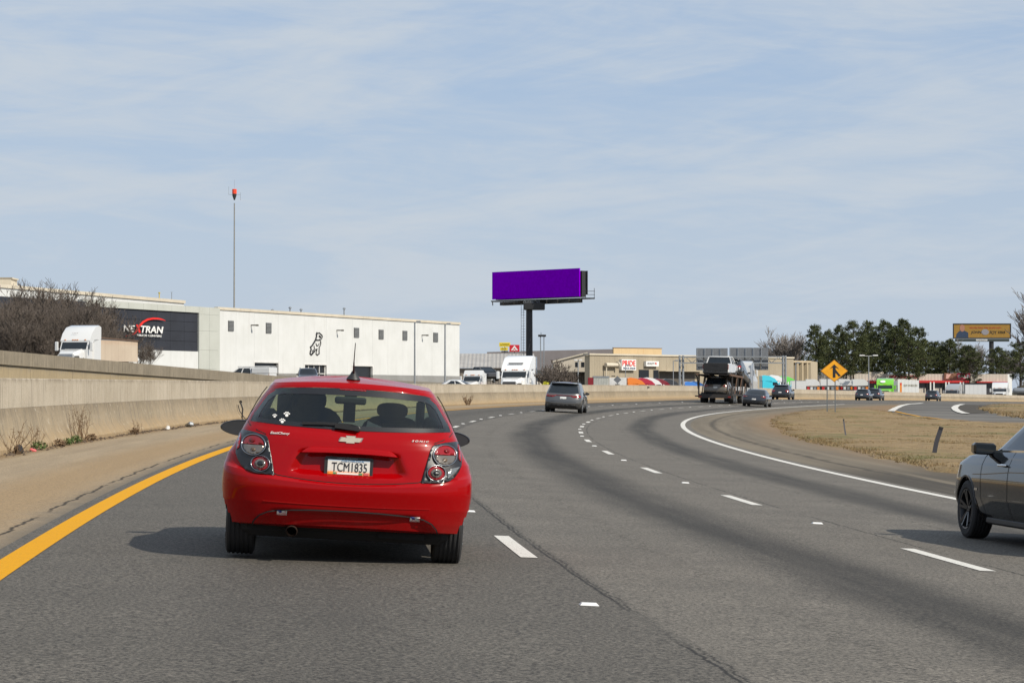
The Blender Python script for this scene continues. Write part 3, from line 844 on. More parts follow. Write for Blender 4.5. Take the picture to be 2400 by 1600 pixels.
class Car:
    """Body shell in levels: each level is a closed rounded outline.
    rows: (z, half width, rear y, front y, sag, share of the half width that is rear glass, front glass)
    local axes: x to the right, y forwards, z up"""
    def __init__(self, rows, length, Rr=0.45, Rf=0.55, step=0.05, ng=10, nm=5, ns=30, glass=(0, 0), crown=0.05, disp=None, taper=0.05, wheels=(), arch=0.0,
                 side_win=(), wheel_r=0.32):
        self.rows = rows; self.L = length; self.Rr = Rr; self.Rf = Rf; self.disp = disp; self.taper = taper
        self.za = np.array([r[0] for r in rows]); self.t = np.array(rows)
        lv = lerp_rows(rows, step); self.lv = lv
        self.ng, self.nm, self.ns = ng, nm, ns
        zc = [r[0] for r in lv]
        V = []; nr = ng + nm
        self.ncol = None
        for r in lv: V.append(self.ring(r))
        top = V[-1]; cx = 0.0; cy = (lv[-1][2] + lv[-1][3]) / 2 ; hl = (lv[-1][3] - lv[-1][2]) / 2
        nb = len(V)
        for sc in (0.985, 0.95, 0.88, 0.75, 0.55, 0.3, 0.06):
            up = crown * (1 - sc ** 2) + 0.012 * (sc < 0.99)
            V.append([(x * sc, cy + (y - cy) * sc, z + up) for x, y, z in top])
        n = len(V[0]); self.n = n
        # classes of faces
        self.parts = {'body': [], 'rear_window': [], 'windshield': []}
        self.nwin = len(side_win)
        for q in range(len(side_win)):
            self.parts['win%dr' % q] = []; self.parts['win%dl' % q] = []
        g0, g1 = glass
        side_a = nr; side_b = nr + ns                      # column ranges on the right side
        for i in range(len(V) - 1):
            z = (lv[i][0] + lv[i + 1][0]) / 2 if i < nb - 1 else 99
            for k in range(n):
                c = 'body'
                kk = k if k < n // 2 else n - 1 - k
                if g0 < z < g1:
                    if kk < ng: c = 'rear_window'
                    elif kk >= n // 2 - ng: c = 'windshield'
                    elif side_a <= kk < side_b:
                        f = (kk - side_a + 0.5) / ns
                        for q, (a, bb_) in enumerate(side_win):
                            if a < f < bb_: c = 'win%d%s' % (q, 'r' if k < n // 2 else 'l')
                self.parts[c].append((i, k))
        # wheel arches: cut, then pull the cut edge onto the circle
        P = [Vector(p) for row in V for p in row]
        if wheels:
            keep = []
            for (i, k) in self.parts['body']:
                q = [P[i * n + k], P[i * n + (k + 1) % n], P[(i + 1) * n + (k + 1) % n], P[(i + 1) * n + k]]
                cc = sum(q, Vector()) / 4
                cut = any(math.hypot(cc.y - wy, cc.z - wheel_r) < arch for wy in wheels) and abs(cc.x) > 0.55
                if not cut: keep.append((i, k))
            self.parts['body'] = keep
            used = set()
            for (i, k) in keep: used |= {i * n + k, i * n + (k + 1) % n, (i + 1) * n + (k + 1) % n, (i + 1) * n + k}
            for j in used:
                p = P[j]
                if abs(p.x) < 0.55: continue
                for wy in wheels:
                    dy, dz = p.y - wy, p.z - wheel_r; q = math.hypot(dy, dz)
                    if 1e-6 < q < arch: p.y = wy + dy / q * arch; p.z = wheel_r + dz / q * arch
        self.P = P; self.nrow = len(V)
    def corner(self, t, Rc): return Rc * (1 - (max(0.0, 1 - abs(t) ** 2.6)) ** (1 / 2.6))
    def sx(self, y, r):
        m = (r[2] + r[3]) / 2; h = (r[3] - r[2]) / 2
        return r[1] * (1 - self.taper * abs((y - m) / h) ** 3)
    def ring(self, r):
        z, w_, yr, yf, sag, gr, gf = r
        ng, nm, ns = self.ng, self.nm, self.ns
        Rr = min(self.Rr, (yf - yr) * 0.3); Rf = min(self.Rf, (yf - yr) * 0.3)
        ts = [gr * k / ng for k in range(ng)] + [gr + (1 - gr) * math.sin(math.pi / 2 * k / nm) for k in range(nm)]
        half = []
        ya, yb = yr + Rr, yf - Rf
        wr = self.sx(ya, r); wf = self.sx(yb, r)
        for t in ts:
            x = t * wr; y = yr + self.corner(t, Rr)
            half.append((x, y, z + sag * x * x))
        zs = z + sag * wr * wr
        for k in range(ns + 1):
            y = ya + (yb - ya) * k / ns
            x = self.sx(y, r); sg = sag * (1 - k / ns)
            half.append((x, y, z + sg * x * x))
        tf = [gf * k / ng for k in range(ng)] + [gf + (1 - gf) * math.sin(math.pi / 2 * k / nm) for k in range(nm)]
        for t in reversed(tf):
            x = t * wf; half.append((x, yf - self.corner(t, Rf), z))
        # half runs rear centre .. front centre on the right; mirror without repeating the centre points
        left = [(-x, y, zz_) for x, y, zz_ in reversed(half[1:-1])]
        full = half + left
        if self.disp: full = [(x, y + (self.disp(x, zz_) if y < 0.9 else 0), zz_) for x, y, zz_ in full]
        return full
    def row_at(self, z0):
        return [float(np.interp(z0, self.za, self.t[:, j])) for j in range(self.t.shape[1])]
    def rear(self, x, z, off=0.0, flat=False):
        z0 = z
        for _ in range(4):
            r = self.row_at(z0); z0 = z - r[4] * x * x
        r = self.row_at(z0); wr = self.sx(r[2] + self.Rr, r)
        y = r[2] + self.corner(min(abs(x) / wr, 0.999), self.Rr)
        if self.disp and not flat: y += self.disp(x, z)
        return Vector((x, y - off, z))
    def side(self, y, z, off=0.0, sg=1):
        r = self.row_at(z); return Vector((sg * (self.sx(y, r) + off), y, z))
    def emit(self, cls, name, mat, parent, smooth=35):
        fs = self.parts[cls]
        if not fs: return None
        n = self.n; idx = {}; bb = B()
        for (i, k) in fs:
            q = [i * n + k, i * n + (k + 1) % n, (i + 1) * n + (k + 1) % n, (i + 1) * n + k]
            ff = []
            for j in q:
                if j not in idx: idx[j] = len(bb.v); bb.v.append(tuple(self.P[j]))
                ff.append(idx[j])
            bb.f.append(tuple(ff)); bb.m.append(0)
        return bb.build(name, mat, parent, smooth, recalc=False)

def drape(car, poly, off, name, mat, parent, step=0.03, flat=False, smooth=True):
    """a piece cut to an outline (x, z) and laid on the rear of a car"""
    rr = random.Random(2)
    pl = densify(poly, step)
    v, f = fill(pl, step, rr)
    bb = B(); bb.v = [tuple(car.rear(x, z, off, flat)) for x, z in v]; bb.f = [tuple(reversed(q)) for q in f]; bb.m = [0] * len(f)
    n0 = len(bb.v); n = len(pl)
    key = {(round(x, 5), round(z, 5)): i for i, (x, z) in enumerate(v)}
    rim = [key.get((round(x, 5), round(z, 5))) for x, z in pl]
    if all(r is not None for r in rim):
        for x, z in pl: bb.v.append(tuple(car.rear(x, z, min(-0.02, off - 0.03), flat)))
        for i in range(n):
            j = (i + 1) % n; bb.f.append((rim[i], rim[j], n0 + j, n0 + i)); bb.m.append(0)
    return bb.build(name, mat, parent, smooth, recalc=True)
def circ(cx, cz, rx, rz, n=36, a0=0, a1=2 * math.pi, p=2.0):
    out = []
    for k in range(n):
        a = a0 + (a1 - a0) * k / n; c, s = math.cos(a), math.sin(a)
        out.append((cx + rx * math.copysign(abs(c) ** (2 / p), c), cz + rz * math.copysign(abs(s) ** (2 / p), s)))
    return out
def ringpart(car, cx, cz, rx, rz, wd, off, name, mat, parent, n=40):
    bb = B()
    pts = [(x, z) for x, z in circ(cx, cz, 1, 1, n)]
    for x, z in pts:
        ux, uz = x - cx, z - cz
        for q, o in ((1 - wd, off), (1 - wd * .5, off + .012), (1.0, off)):
            bb.v.append(tuple(car.rear(cx + ux * rx * q, cz + uz * rz * q, o)))
    for i in range(n):
        j = (i + 1) % n
        for k in range(2): bb.f.append((i * 3 + k, j * 3 + k, j * 3 + k + 1, i * 3 + k + 1)); bb.m.append(0)
    return bb.build(name, mat, parent, True)
def strip3(pts, wd, name, mat, parent, normal=(0, -1, 0)):
    bb = B(); P = [Vector(p) for p in pts]; N = Vector(normal)
    for i, p in enumerate(P):
        t = (P[min(i + 1, len(P) - 1)] - P[max(i - 1, 0)]).normalized(); u = t.cross(N).normalized() * wd / 2
        bb.v += [tuple(p - u), tuple(p + u)]
    for i in range(len(P) - 1): bb.f.append((2 * i, 2 * i + 1, 2 * i + 3, 2 * i + 2)); bb.m.append(0)
    return bb.build(name, mat, parent, True, recalc=False)

def wheel(parent, x, y, r, wd, sgn, rim=M_rim, spokes=5, detail=True):
    bb = B(); h = wd / 2
    nn = 40 if detail else 20
    prof_ = [(-h * .8, r * .66), (-h, r * .74), (-h * 1.02, r * .88), (-h * .88, r * .975)]
    if detail:
        for g in (-.62, -.3, 0.0, .3, .62):
            prof_ += [(h * (g - .10), r), (h * (g - .06), r * .975), (h * (g + .06), r * .975), (h * (g + .10), r)]
    else: prof_ += [(-h * .7, r), (h * .7, r)]
    prof_ += [(h * .88, r * .975), (h * 1.02, r * .88), (h, r * .74), (h * .8, r * .66)]
    bb.lathe(prof_, (x, y, r), 'x', nn)
    tyre = bb.build('tyre', M_tyre, parent, 30)
    b2 = B(); o = sgn * h
    b2.lathe([(o * .80, r * .70), (o * .98, r * .69), (o * .96, r * .64), (o * .45, r * .60), (o * .3, 0.02)], (x, y, r), 'x', nn)
    for k in range(spokes):
        for da in ((-0.16, 0.16) if detail else (0,)):
            a = 2 * math.pi * k / spokes + 0.3
            c, s = math.cos(a + da), math.sin(a + da); c0, s0 = math.cos(a + da * .6), math.sin(a + da * .6)
            b2.beam((x + o * .62, y + c0 * r * .12, r + s0 * r * .12), (x + o * .92, y + c * r * .66, r + s * r * .66), 0.035 if detail else 0.07, 0.03)
    b2.lathe([(o * .5, r * .16), (o * .72, r * .15), (o * .74, 0.005)], (x, y, r), 'x', 14)
    b2.build('rim', rim, tyre, 30)
    return tyre

def mirror(parent, x, y, z, sgn, wd, ht, mat, name='door_mirror', body=None, d=0.12):
    bb = B(); prof_ = []
    n = 20
    rings = []
    for (t, s) in ((0.0, .93), (0.012, 1.0), (d * .5, .93), (d * .85, .62), (d, .15)):
        ring = []
        for (px, pz) in circ(0, 0, wd / 2 * s, ht / 2 * s, n, p=2.3):
            # lower towards the outer end
            px2 = px * sgn; tt = px / (wd / 2); sk = (1 - 0.30 * max(0, tt)) * (1 + 0.55 * max(0, -tt) ** 2)
            ring.append((x + sgn * wd / 2 + px2, y + t, z + pz * sk))
        rings.append(ring)
    for rg in rings: bb.v += rg
    for i in range(len(rings) - 1):
        for k in range(n): bb.f.append((i * n + k, i * n + (k + 1) % n, (i + 1) * n + (k + 1) % n, (i + 1) * n + k)); bb.m.append(0)
    bb.f.append(tuple(range(len(rings) * n - n, len(rings) * n))); bb.m.append(0)
    bb.beam((x - sgn * 0.10, y + .05, z - ht * .35), (x + sgn * 0.06, y + .05, z - ht * .25), 0.05, 0.05)
    o = bb.build(name, body or mat, parent, 40)
    b2 = B(); b2.v = [(px_, y + .006, pz_) for px_, _, pz_ in [rings[0][k] for k in range(n)]]; b2.f = [tuple(range(n))]; b2.m = [0]
    b2.build('mirror_glass', mat, o, False)
    return o

# ------------------------------------------------------------------ the red hatchback ahead
def recess(x, z):
    ax = abs(x); d = 0.0
    z = z - 0.038 * x * x if 0.64 < z < 0.92 else z
    if 0.655 < z < 0.895:
        xr = 0.365 + (0.858 - min(z, .858)) * 0.40 - max(0, z - .858) * 1.2
        e = max(0.0, min(1.0, (xr + .03 - ax) / 0.10)); e = e * e * (3 - 2 * e)
        v = max(0.0, min(1.0, (z - 0.668) / 0.05)); u = max(0.0, min(1.0, (0.882 - z) / 0.035))
        v = v * v * (3 - 2 * v)
        d += 0.055 * e * v * u
    # lower bumper scoop
    zz0 = 0.365 + 0.0 * ax
    if z < 0.41 and ax < 0.70:
        lim = 0.41 - max(0, ax - 0.52) * 0.9
        if z < lim:
            e = min(1.0, (lim - z) / 0.035); e = e * e * (3 - 2 * e); d += 0.030 * e
    return d
M_red = paint('red_paint', (0.285, 0.0006, 0.002), 0.0, 0.25)
bs(M_red).inputs['Coat Weight'].default_value = 0.42; bs(M_red).inputs['Specular IOR Level'].default_value = 0.05
Rrows = [  # z, w, yr, yf, sag, rear glass share, front glass share
    (.262, .885, .15, 3.84, .0, .45, .5), (.285, .908, .085, 3.93, -.02, .45, .5), (.34, .928, .060, 3.98, .0, .45, .5), (.45, .952, .026, 4.02, .0, .5, .5), (.54, .960, .006, 4.02, .01, .52, .5), (.57, .961, .0, 4.03, .02, .55, .5),
    (.605, .958, .004, 4.02, .09, .6, .5), (.622, .955, .022, 4.02, .11, .6, .5), (.634, .952, .062, 4.02, .12, .6, .5), (.66, .948, .068, 4.01, .10, .6, .5), (.76, .932, .085, 3.96, .06, .7, .5),
    (.84, .893, .100, 3.87, .04, .75, .5), (.90, .868, .112, 3.72, .03, .8, .55), (.945, .845, .125, 3.35, .03, .85, .7), (.985, .825, .145, 2.98, .045, .88, .8), (1.02, .806, .170, 2.86, .052, .92, .86),
    (1.036, .800, .178, 2.82, .052, .955, .88), (1.10, .777, .215, 2.68, .04, .957, .88), (1.17, .750, .258, 2.53, .0, .955, .88), (1.24, .717, .300, 2.38, -.03, .95, .88), (1.30, .687, .335, 2.25, -.05, .94, .88),
    (1.345, .660, .362, 2.15, -.07, .90, .86), (1.366, .648, .375, 2.10, -.08, .84, .8), (1.384, .640, .380, 2.08, -.08, .84, .8), (1.397, .625, .394, 2.05, -.08, .84, .8)]
rc = Car(Rrows, 4.03, Rr=.42, Rf=.55, step=.012, ng=34, nm=18, ns=44, glass=(1.036, 1.366), crown=.062, disp=recess, taper=.04,
         wheels=(.66, 3.18), arch=.355, side_win=((.06, .30), (.34, .62), (.66, .93)), wheel_r=.305)
s_red = 19.4
hx = at(803, 922, 19.3)
# position: middle of the lane, 19.3 m ahead
x0_, y0_, z0_ = -1.338, 19.97, 0.0
z0_ = float(ground_z([-1.36], [20.7])[0])
bank = math.atan(0.058)
red = thing('red_hatchback', 'bright red hatchback directly ahead with paw print stickers and plate TCM1835', 'car',
            (x0_ - 0.0, y0_, z0_), (0, bank, R(4.1)), scale=(1.07, 1.037, 1.021))
red['label'] = 'bright red hatchback directly ahead, the largest and nearest car, with plate TCM1835'
rc.emit('body', 'body', M_red, red, 32)
gl_rear = glass_mat('rear_glass_tint', 0.80, (0.74, 0.82, 0.74))
gl_front = glass_mat('windshield_tint', 0.98, (0.80, 0.96, 0.82))
rg = rc.emit('rear_window', 'rear_window', gl_rear, red, 60)
rc.emit('windshield', 'windshield', gl_front, red, 60)
[rc.emit('win%d%s' % (q, e), 'side_window', glass_mat('side_glass', 0.45, (0.3, 0.34, 0.32)), red, 60) for q in range(3) for e in 'rl']
def arch_lip(car, wys, wr, ar, par, mat=None):
    for wy in wys:
        for sg in (1, -1):
            P = []
            for a in np.linspace(-.35, math.pi + .35, 30):
                y, z = wy + math.cos(a) * ar, wr + math.sin(a) * ar
                if z < car.za[0] + .02: continue
                P.append(car.side(y, z, -.004, sg))
            bb = B(); bb.tube(P, .016, 5, cap=False); bb.build('arch_lip', mat or M_black, par, 40)
# black printed band round the rear window
def band(name, pts_in, pts_out, off, mat, parent):
    bb = B(); n = len(pts_in)
    for (a, c) in zip(pts_in, pts_out): bb.v += [tuple(rc.rear(a[0], a[1], off)), tuple(rc.rear(c[0], c[1], off))]
    for i in range(n): j = (i + 1) % n; bb.f.append((2 * i, 2 * j, 2 * j + 1, 2 * i + 1)); bb.m.append(0)
    return bb.build(name, mat, parent, True)
gout = [(-.76, 1.068), (-.5, 1.050), (-.25, 1.042), (0, 1.038), (.25, 1.042), (.5, 1.050), (.76, 1.068), (.73, 1.15), (.688, 1.235), (.636, 1.303), (.605, 1.328), (.55, 1.342), (.25, 1.360), (0, 1.364), (-.25, 1.360), (-.55, 1.342), (-.605, 1.328), (-.636, 1.303), (-.688, 1.235), (-.73, 1.15)]
gin = [(-.70, 1.095), (-.5, 1.085), (-.25, 1.078), (0, 1.075), (.25, 1.078), (.5, 1.085), (.70, 1.095), (.68, 1.15), (.635, 1.235), (.592, 1.275), (.562, 1.288), (.515, 1.295), (.25, 1.308), (0, 1.312), (-.25, 1.308), (-.515, 1.295), (-.562, 1.288), (-.592, 1.275), (-.635, 1.235), (-.68, 1.15)]
dens = lambda L: [tuple(Vector(L[i]).lerp(Vector(L[(i + 1) % len(L)]), k / 4)) for i in range(len(L)) for k in range(4)]
band('window_border', dens(gin), dens(gout), .004, M_darktrim, rg)
# tailgate seams, drawn as narrow dark gaps set in the surface
seam = []
for x in np.linspace(.53, -.53, 40): seam.append(rc.rear(x, .626 + .13 * x * x, .004))
strip3(seam, .012, 'tailgate_gap', M_under, red)
for sg in (1, -1):
    strip3([rc.rear(sg * x, z, .004) for x, z in ((.53, .664), (.552, .675), (.560, .69))], .010, 'tailgate_gap', M_under, red)
    strip3([rc.rear(sg * x, z, .004) for x, z in ((.63, .972), (.70, 1.0), (.755, 1.035), (.775, 1.062))], .007, 'tailgate_gap', M_under, red)
    # pillar gap beside window
    strip3([rc.rear(sg * x, z, .003) for x, z in ((.79, 1.068), (.757, 1.15), (.724, 1.225), (.69, 1.29), (.655, 1.345))], .008, 'tailgate_gap', M_under, red)
# scoop edge in lower bumper and two small flag stickers
sc_ = [(-.70, .25), (-.68, .30), (-.64, .345), (-.58, .375), (-.50, .392), (-.25, .408), (0, .412), (.25, .408), (.50, .392), (.58, .375), (.64, .345), (.68, .30), (.70, .25)]
sp = []
for i in range(len(sc_) - 1):
    for k in range(6): sp.append(Vector(sc_[i]).lerp(Vector(sc_[i + 1]), k / 6))
strip3([rc.rear(p.x, p.y, .006) for p in sp], .010, 'bumper_gap', M_under, red)
strip3([rc.rear(x, .452 + .02 * x * x, .003) for x in np.linspace(-.62, .62, 40)], .008, 'bumper_crease', M_red, red)
M_flagblue = principled('sticker_blue', (0.03, 0.05, 0.28), 0.5); M_flagred = principled('sticker_red', (0.6, 0.12, 0.12), 0.5); M_sticker = principled('sticker_white', (0.78, 0.76, 0.72), 0.5)
for fx, fz in ((-.475, .372), (.515, .375)):
    fl = drape(rc, [(fx - .037, fz - .018), (fx + .037, fz - .018), (fx + .037, fz + .018), (fx - .037, fz + .018)], .008, 'flag_sticker', M_sticker, red, .02)
    for k in range(3): drape(rc, [(fx - .037, fz - .014 + k * .011), (fx + .037, fz - .014 + k * .011), (fx + .037, fz - .009 + k * .011), (fx - .037, fz - .009 + k * .011)], .0095, 'stripe', M_flagred, fl, .02)
    drape(rc, [(fx - .037, fz), (fx - .002, fz), (fx - .002, fz + .018), (fx - .037, fz + .018)], .0105, 'canton', M_flagblue, fl, .02)
# handle moulding above the plate
hp = [(-.335, .868), (-.318, .888), (-.29, .899), (0, .906), (.29, .899), (.318, .888), (.335, .868), (.366, .846), (.18, .852), (0, .854), (-.18, .852), (-.366, .846)]
bb = B(); xs_h = np.linspace(-.366, .366, 61)
for x in xs_h:
    zt = float(np.interp(abs(x), [0, .29, .318, .345, .366], [.906, .899, .888, .868, .850])); zb2_ = float(np.interp(abs(x), [0, .18, .366], [.856, .854, .846]))
    for z, o in ((zt, -.01), (zt - .002, .020), (zt - .010, .030), (zb2_ + .006, .036), (zb2_, .030), (zb2_ - .001, -.03)): bb.v.append(tuple(rc.rear(x, max(z, zb2_ - .001), o, True)))
for i_ in range(60):
    for k in range(5): a_ = i_ * 6 + k; bb.f.append((a_, a_ + 1, a_ + 7, a_ + 6)); bb.m.append(0)
bb.build('tailgate_handle', M_red, red, 40)
# lamps
lampR = [(.546, .661), (.567, .757), (.594, .868), (.607, .925), (.621, .955), (.64, .966), (.72, .985), (.80, .996), (.826, .990), (.840, .965), (.853, .874), (.850, .81), (.828, .76), (.80, .718), (.762, .690), (.697, .671)]
for sg in (1, -1):
    nm_ = 'tail_lamp'
    poly = [(sg * x, z) for x, z in lampR]
    if sg < 0: poly.reverse()
    lamp = drape(rc, poly, .012, nm_, M_darktrim, red, .022)
    tag(lamp, 'black-backed tail lamp with one large and one small round lens')
    cx, cz = sg * .719, .886
    up_ = [(cx + x, cz + z) for x, z in [(.083, 0.002), *[(.083 * math.cos(a), .074 * math.sin(a)) for a in np.linspace(.12, math.pi - .12, 18)], (-.083, 0.002)]]
    lo_ = [(cx + x, cz + z) for x, z in [(-.083, -.002), *[(.083 * math.cos(a), .074 * math.sin(a)) for a in np.linspace(math.pi + .12, 2 * math.pi - .12, 18)], (.083, -.002)]]
    drape(rc, up_, .022, 'red_lens', M_redlens, lamp, .02)
    drape(rc, lo_, .022, 'clear_lens', M_clearlens, lamp, .02)
    ringpart(rc, cx, cz, .096, .085, .11, .020, 'chrome_ring', M_ring, lamp)
    drape(rc, circ(cx + .012 * sg, cz + .036, .022, .018, 16), .027, 'bulb_spot', principled('lens_dark_red', (.16, .004, .006), .2), lamp, .02)
    drape(rc, circ(cx, cz - .036, .018, .015, 16), .027, 'bulb_spot', principled('lens_brown', (.12, .08, .05), .3), lamp, .02)
    cx2, cz2 = sg * .657, .745
    ringpart(rc, cx2, cz2, .074, .064, .11, .020, 'chrome_ring', M_ring, lamp)
    drape(rc, circ(cx2, cz2, .064, .055, 30), .018, 'red_lens', M_redlens, lamp, .02)
    drape(rc, circ(cx2, cz2, .041, .035, 26), .026, 'clear_lens', M_clearlens, lamp, .02)
    drape(rc, circ(cx2, cz2, .024, .020, 20), .030, 'bulb_spot', M_darktrim, lamp, .02)
    drape(rc, [(sg * .832, .975), (sg * .846, .90), (sg * .845, .84), (sg * .826, .86), (sg * .822, .95)], .021, 'side_reflector', M_redlens, lamp, .02)
    if sg > 0: drape(rc, [(.745, .705), (.79, .735), (.825, .785), (.835, .80), (.77, .785), (.742, .745)], .020, 'clear_lens', principled('lamp_grey', (.20, .21, .21), .15, .4, coat=1), lamp, .02)
# number plate with holder
plate = thing('plate_frame', None, None)
bb = B(); pw, ph = .181, .083
bb.prism([(-pw, -ph + .01), (-pw + .01, -ph), (pw - .01, -ph), (pw, -ph + .01), (pw, ph - .01), (pw - .01, ph), (-pw + .01, ph), (-pw, ph - .01)], 'y', 0, .022)
bpy.data.objects.remove(plate)
pf = bb.build('plate_frame', M_black, red); py_ = rc.rear(0, .75).y - .030
pf.location = (0, py_, .748); pf.rotation_euler = (R(-4), 0, 0)
def plate_mat():
    def fn(t, b):
        z = t.sep(t.n('ShaderNodeTexCoord').outputs['Object'])[2]; p = t.n('ShaderNodeTexCoord').outputs['Object']
        col = t.mix(t.smooth(z, -.02, -.045), (.68, .65, .60), (.80, .25, .06))
        col = t.mix(t.smooth(z, .045, .060), col, (.32, .45, .60))
        col = t.mix(t.smooth(t.noise(p, 30, 3), .4, .7, 0, .25), col, (.45, .43, .38))
        t.set(b.inputs['Base Color'], col)
    return ground_mat('peach_plate', fn, .4)
bb = B(); bb.box(-.157, .157, -.004, 0, -.056, .060)
pl_ = bb.build('number_plate', plate_mat(), pf)
MXZ = lambda x, z, y=0.0: frameM((x, y, z))
M_ink = principled('black_ink', (.015, .015, .018), .5)
text('TCM1835', .262, .070, M_ink, pl_, 'plate_number', MXZ(.006, .004, -.0075), .001)
text('GEORGIA', .17, .016, principled('ink_blue', (.10, .24, .42), .5), pl_, 'plate_state', MXZ(.03, .052, -.0075), .0005)
text('Legacy Chevrolet', .15, .013, principled('ink_grey', (.34, .33, .33), .5), pf, 'frame_lettering', MXZ(-.01, .0715, -.003), .0005)
text('Union City, GA', .118, .0125, M_sticker, pf, 'frame_lettering', MXZ(.0, -.0735, -.003), .0005)
bb = B(); bb.box(-.15, -.115, -.0075, -.004, -.054, -.034); bb.build('month_sticker', principled('sticker_orange', (.85, .26, .04), .5), pl_)
bb = B(); bb.box(.115, .152, -.0075, -.004, -.052, -.036); bb.build('year_sticker', M_flagred, pl_)
bb = B(); bb.box(-.085, .075, -.0075, -.004, -.052, -.040); bb.build('county_sticker', M_sticker, pl_)
for x in (-.105, .09): bb = B(); bb.box(x - .014, x + .014, -.0073, -.004, -.052, -.038); bb.build('leaf_print', principled('leaf_green', (.08, .28, .12), .6), pl_)
# bow-tie badge
bt = [(-.088, -.018), (-.030, -.018), (-.034, -.030), (.036, -.030), (.032, -.018), (.074, -.018), (.092, .018), (.034, .018), (.038, .030), (-.032, .030), (-.028, .018), (-.070, .018)]
bb = B(); n = len(bt)
bb.v = [(x, 0, z) for x, z in bt] + [(x * .93, -.012, z * .80) for x, z in bt]
bb.f = [(i, (i + 1) % n, n + (i + 1) % n, n + i) for i in range(n)]; bb.m = [0] * n
bb.f.append(tuple(range(n, 2 * n))); bb.m.append(0)
bd = bb.build('bow_tie_badge', principled('badge_gold', (.86, .78, .62), .25, .55), red); bd.location = tuple(rc.rear(0, .965, .006))
bb = B(); bb.v = [(x * 1.06, 0, z * 1.12) for x, z in bt]; bb.f = [tuple(range(n))]; bb.m = [0]
o = bb.build('badge_rim', M_chrome, bd); o.location = (0, .001, 0)
def rear_text(s, w_, h_, x, z, mat, name, shear=.25, bold=.02, up=.008):
    p = rc.rear(x, z, up); a = rc.rear(x - w_ / 2, z, up); c = rc.rear(x + w_ / 2, z, up)
    return text(s, w_, h_, mat, red, name, frameM(p, (c - a), (0, .12, 1)), .002, bold=bold, shear=shear)
rear_text('EastChevy', .15, .024, -.525, .985, M_sticker, 'dealer_badge', .2)
rear_text('S O N I C', .135, .014, .525, .985, M_sticker, 'model_badge', .3)
# paw prints on the window
for x, z, s, al in ((-.485, 1.135, 1.0, 1), (-.515, 1.082, .95, 1), (-.575, 1.118, .75, 1)):
    bb = B()
    for dx, dz, r_ in ((0, -.006, .0125), (-.018, .006, .0062), (-.007, .015, .0066), (.007, .015, .0066), (.018, .006, .0062)):
        c_ = circ(x + dx * s, z + dz * s, r_ * s, r_ * s * .95, 10); o_ = len(bb.v)
        bb.v += [tuple(rc.rear(a, c, .006)) for a, c in c_]; bb.f.append(tuple(range(o_, o_ + 10))); bb.m.append(0)
    bb.build('paw_sticker', M_sticker, rg)
# wiper
bb = B(); P_ = [(-.365, 1.075), (-.2, 1.083), (0, 1.080), (.055, 1.065)]
for a, c in zip(P_[:-1], P_[1:]): bb.beam(rc.rear(*a, .02), rc.rear(*c, .026), .012, .020)
bb.beam(rc.rear(-.12, 1.068, .03), rc.rear(.06, 1.052, .035), .02, .03)
bb.lathe([(0, .026), (-.02, .024), (-.03, .01)], tuple(rc.rear(.05, 1.052, .0)), 'y', 14)
bb.build('rear_wiper', M_black, red, 30)
# high brake lamp under the roof edge
drape(rc, [(-.10, 1.352), (.10, 1.352), (.10, 1.362), (-.10, 1.362)], .006, 'high_brake_lamp', M_redlens, red, .02)
# roof: antenna, rail slots
bb = B(); bb.lathe([(0, .055), (.012, .050), (.04, .028), (.07, .014)], (0, .62, 1.440), 'z', 16)
bb.build('antenna_base', M_black, red, 40)
bb = B(); bb.tube([(0, .62, 1.47), (-.004, .53, 1.58)], [.010, .005], 8); bb.tube([(-.004, .53, 1.58), (-.002, .42, 1.73)], [.0042, .003], 6)
bb.build('antenna', M_black, red, 40)
# exhaust, underbody, wheels, mirrors
bb = B(); bb.lathe([(-.02, .040), (.0, .043), (.22, .040), (.22, .033), (-.02, .033)], (-.395, .10, .232), 'y', 20); bb.lathe([(0, .075), (.45, .08), (.46, 0.01)], (-.36, .42, .25), 'y', 16)
bb.build('exhaust', principled('dull_pipe', (.10, .065, .05), .6, .5), red, 40)
bb = B(); bb.cbox(-.78, .78, .30, 3.8, .17, .40, .05); bb.cbox(-.62, .62, .26, .40, .235, .36, .04)
bb.box(-.70, .70, .56, .66, .20, .26)
bb.box(.25, .60, .28, .42, .205, .25)
bb.build('underbody', M_under, red)
for wy in (.66, 3.18):
    for sg in (1, -1): wheel(red, sg * .785, wy, .312, .215, sg)
for sg in (1, -1):
    mirror(red, sg * .80, 2.55, .975, sg, .27 if sg < 0 else .225, .138, principled('mirror_grey', (.05, .053, .058), .12, .3), body=M_darktrim, d=.16)
# cabin
M_seat = principled('seat_fabric', (.028, .029, .032), .9)
for sx_, up_, wd_ in ((-.34, .03, 1.15), (.34, -.02, 1.0)):
    bb = B(); bb.prism(circ(sx_, .88, .26 * wd_, .30 + up_, 28, p=3.2), 'y', 1.74, 1.88); bb.build('front_seat', M_seat, red, 30)
    bb = B(); bb.prism(circ(sx_, 1.225 + up_, .125 * wd_, .075 + up_ * .5, 24, p=2.8), 'y', 1.77, 1.87); bb.prism(circ(sx_, 1.15, .05, .06, 12), 'y', 1.80, 1.84); bb.build('headrest', M_seat, red, 30)
bb = B(); bb.cbox(-.66, .66, .95, 1.12, .5, 1.03, .05); bb.build('rear_seat', M_seat, red, 30)
for x in (-.38, .38):
    bb = B(); bb.prism(circ(x, 1.07, .13, .055, 20, p=2.8), 'y', .97, 1.06); bb.build('headrest', M_seat, red, 30)
for x0, x1, zt in ((-.58, -.46, 1.31), (.52, .58, 1.31), (-.69, -.58, 1.17), (.58, .69, 1.17)):
    bb = B(); bb.cbox(x0, x1, 1.15, 1.5, .6, zt, .03); bb.build('pillar_trim', M_seat, red, 30)
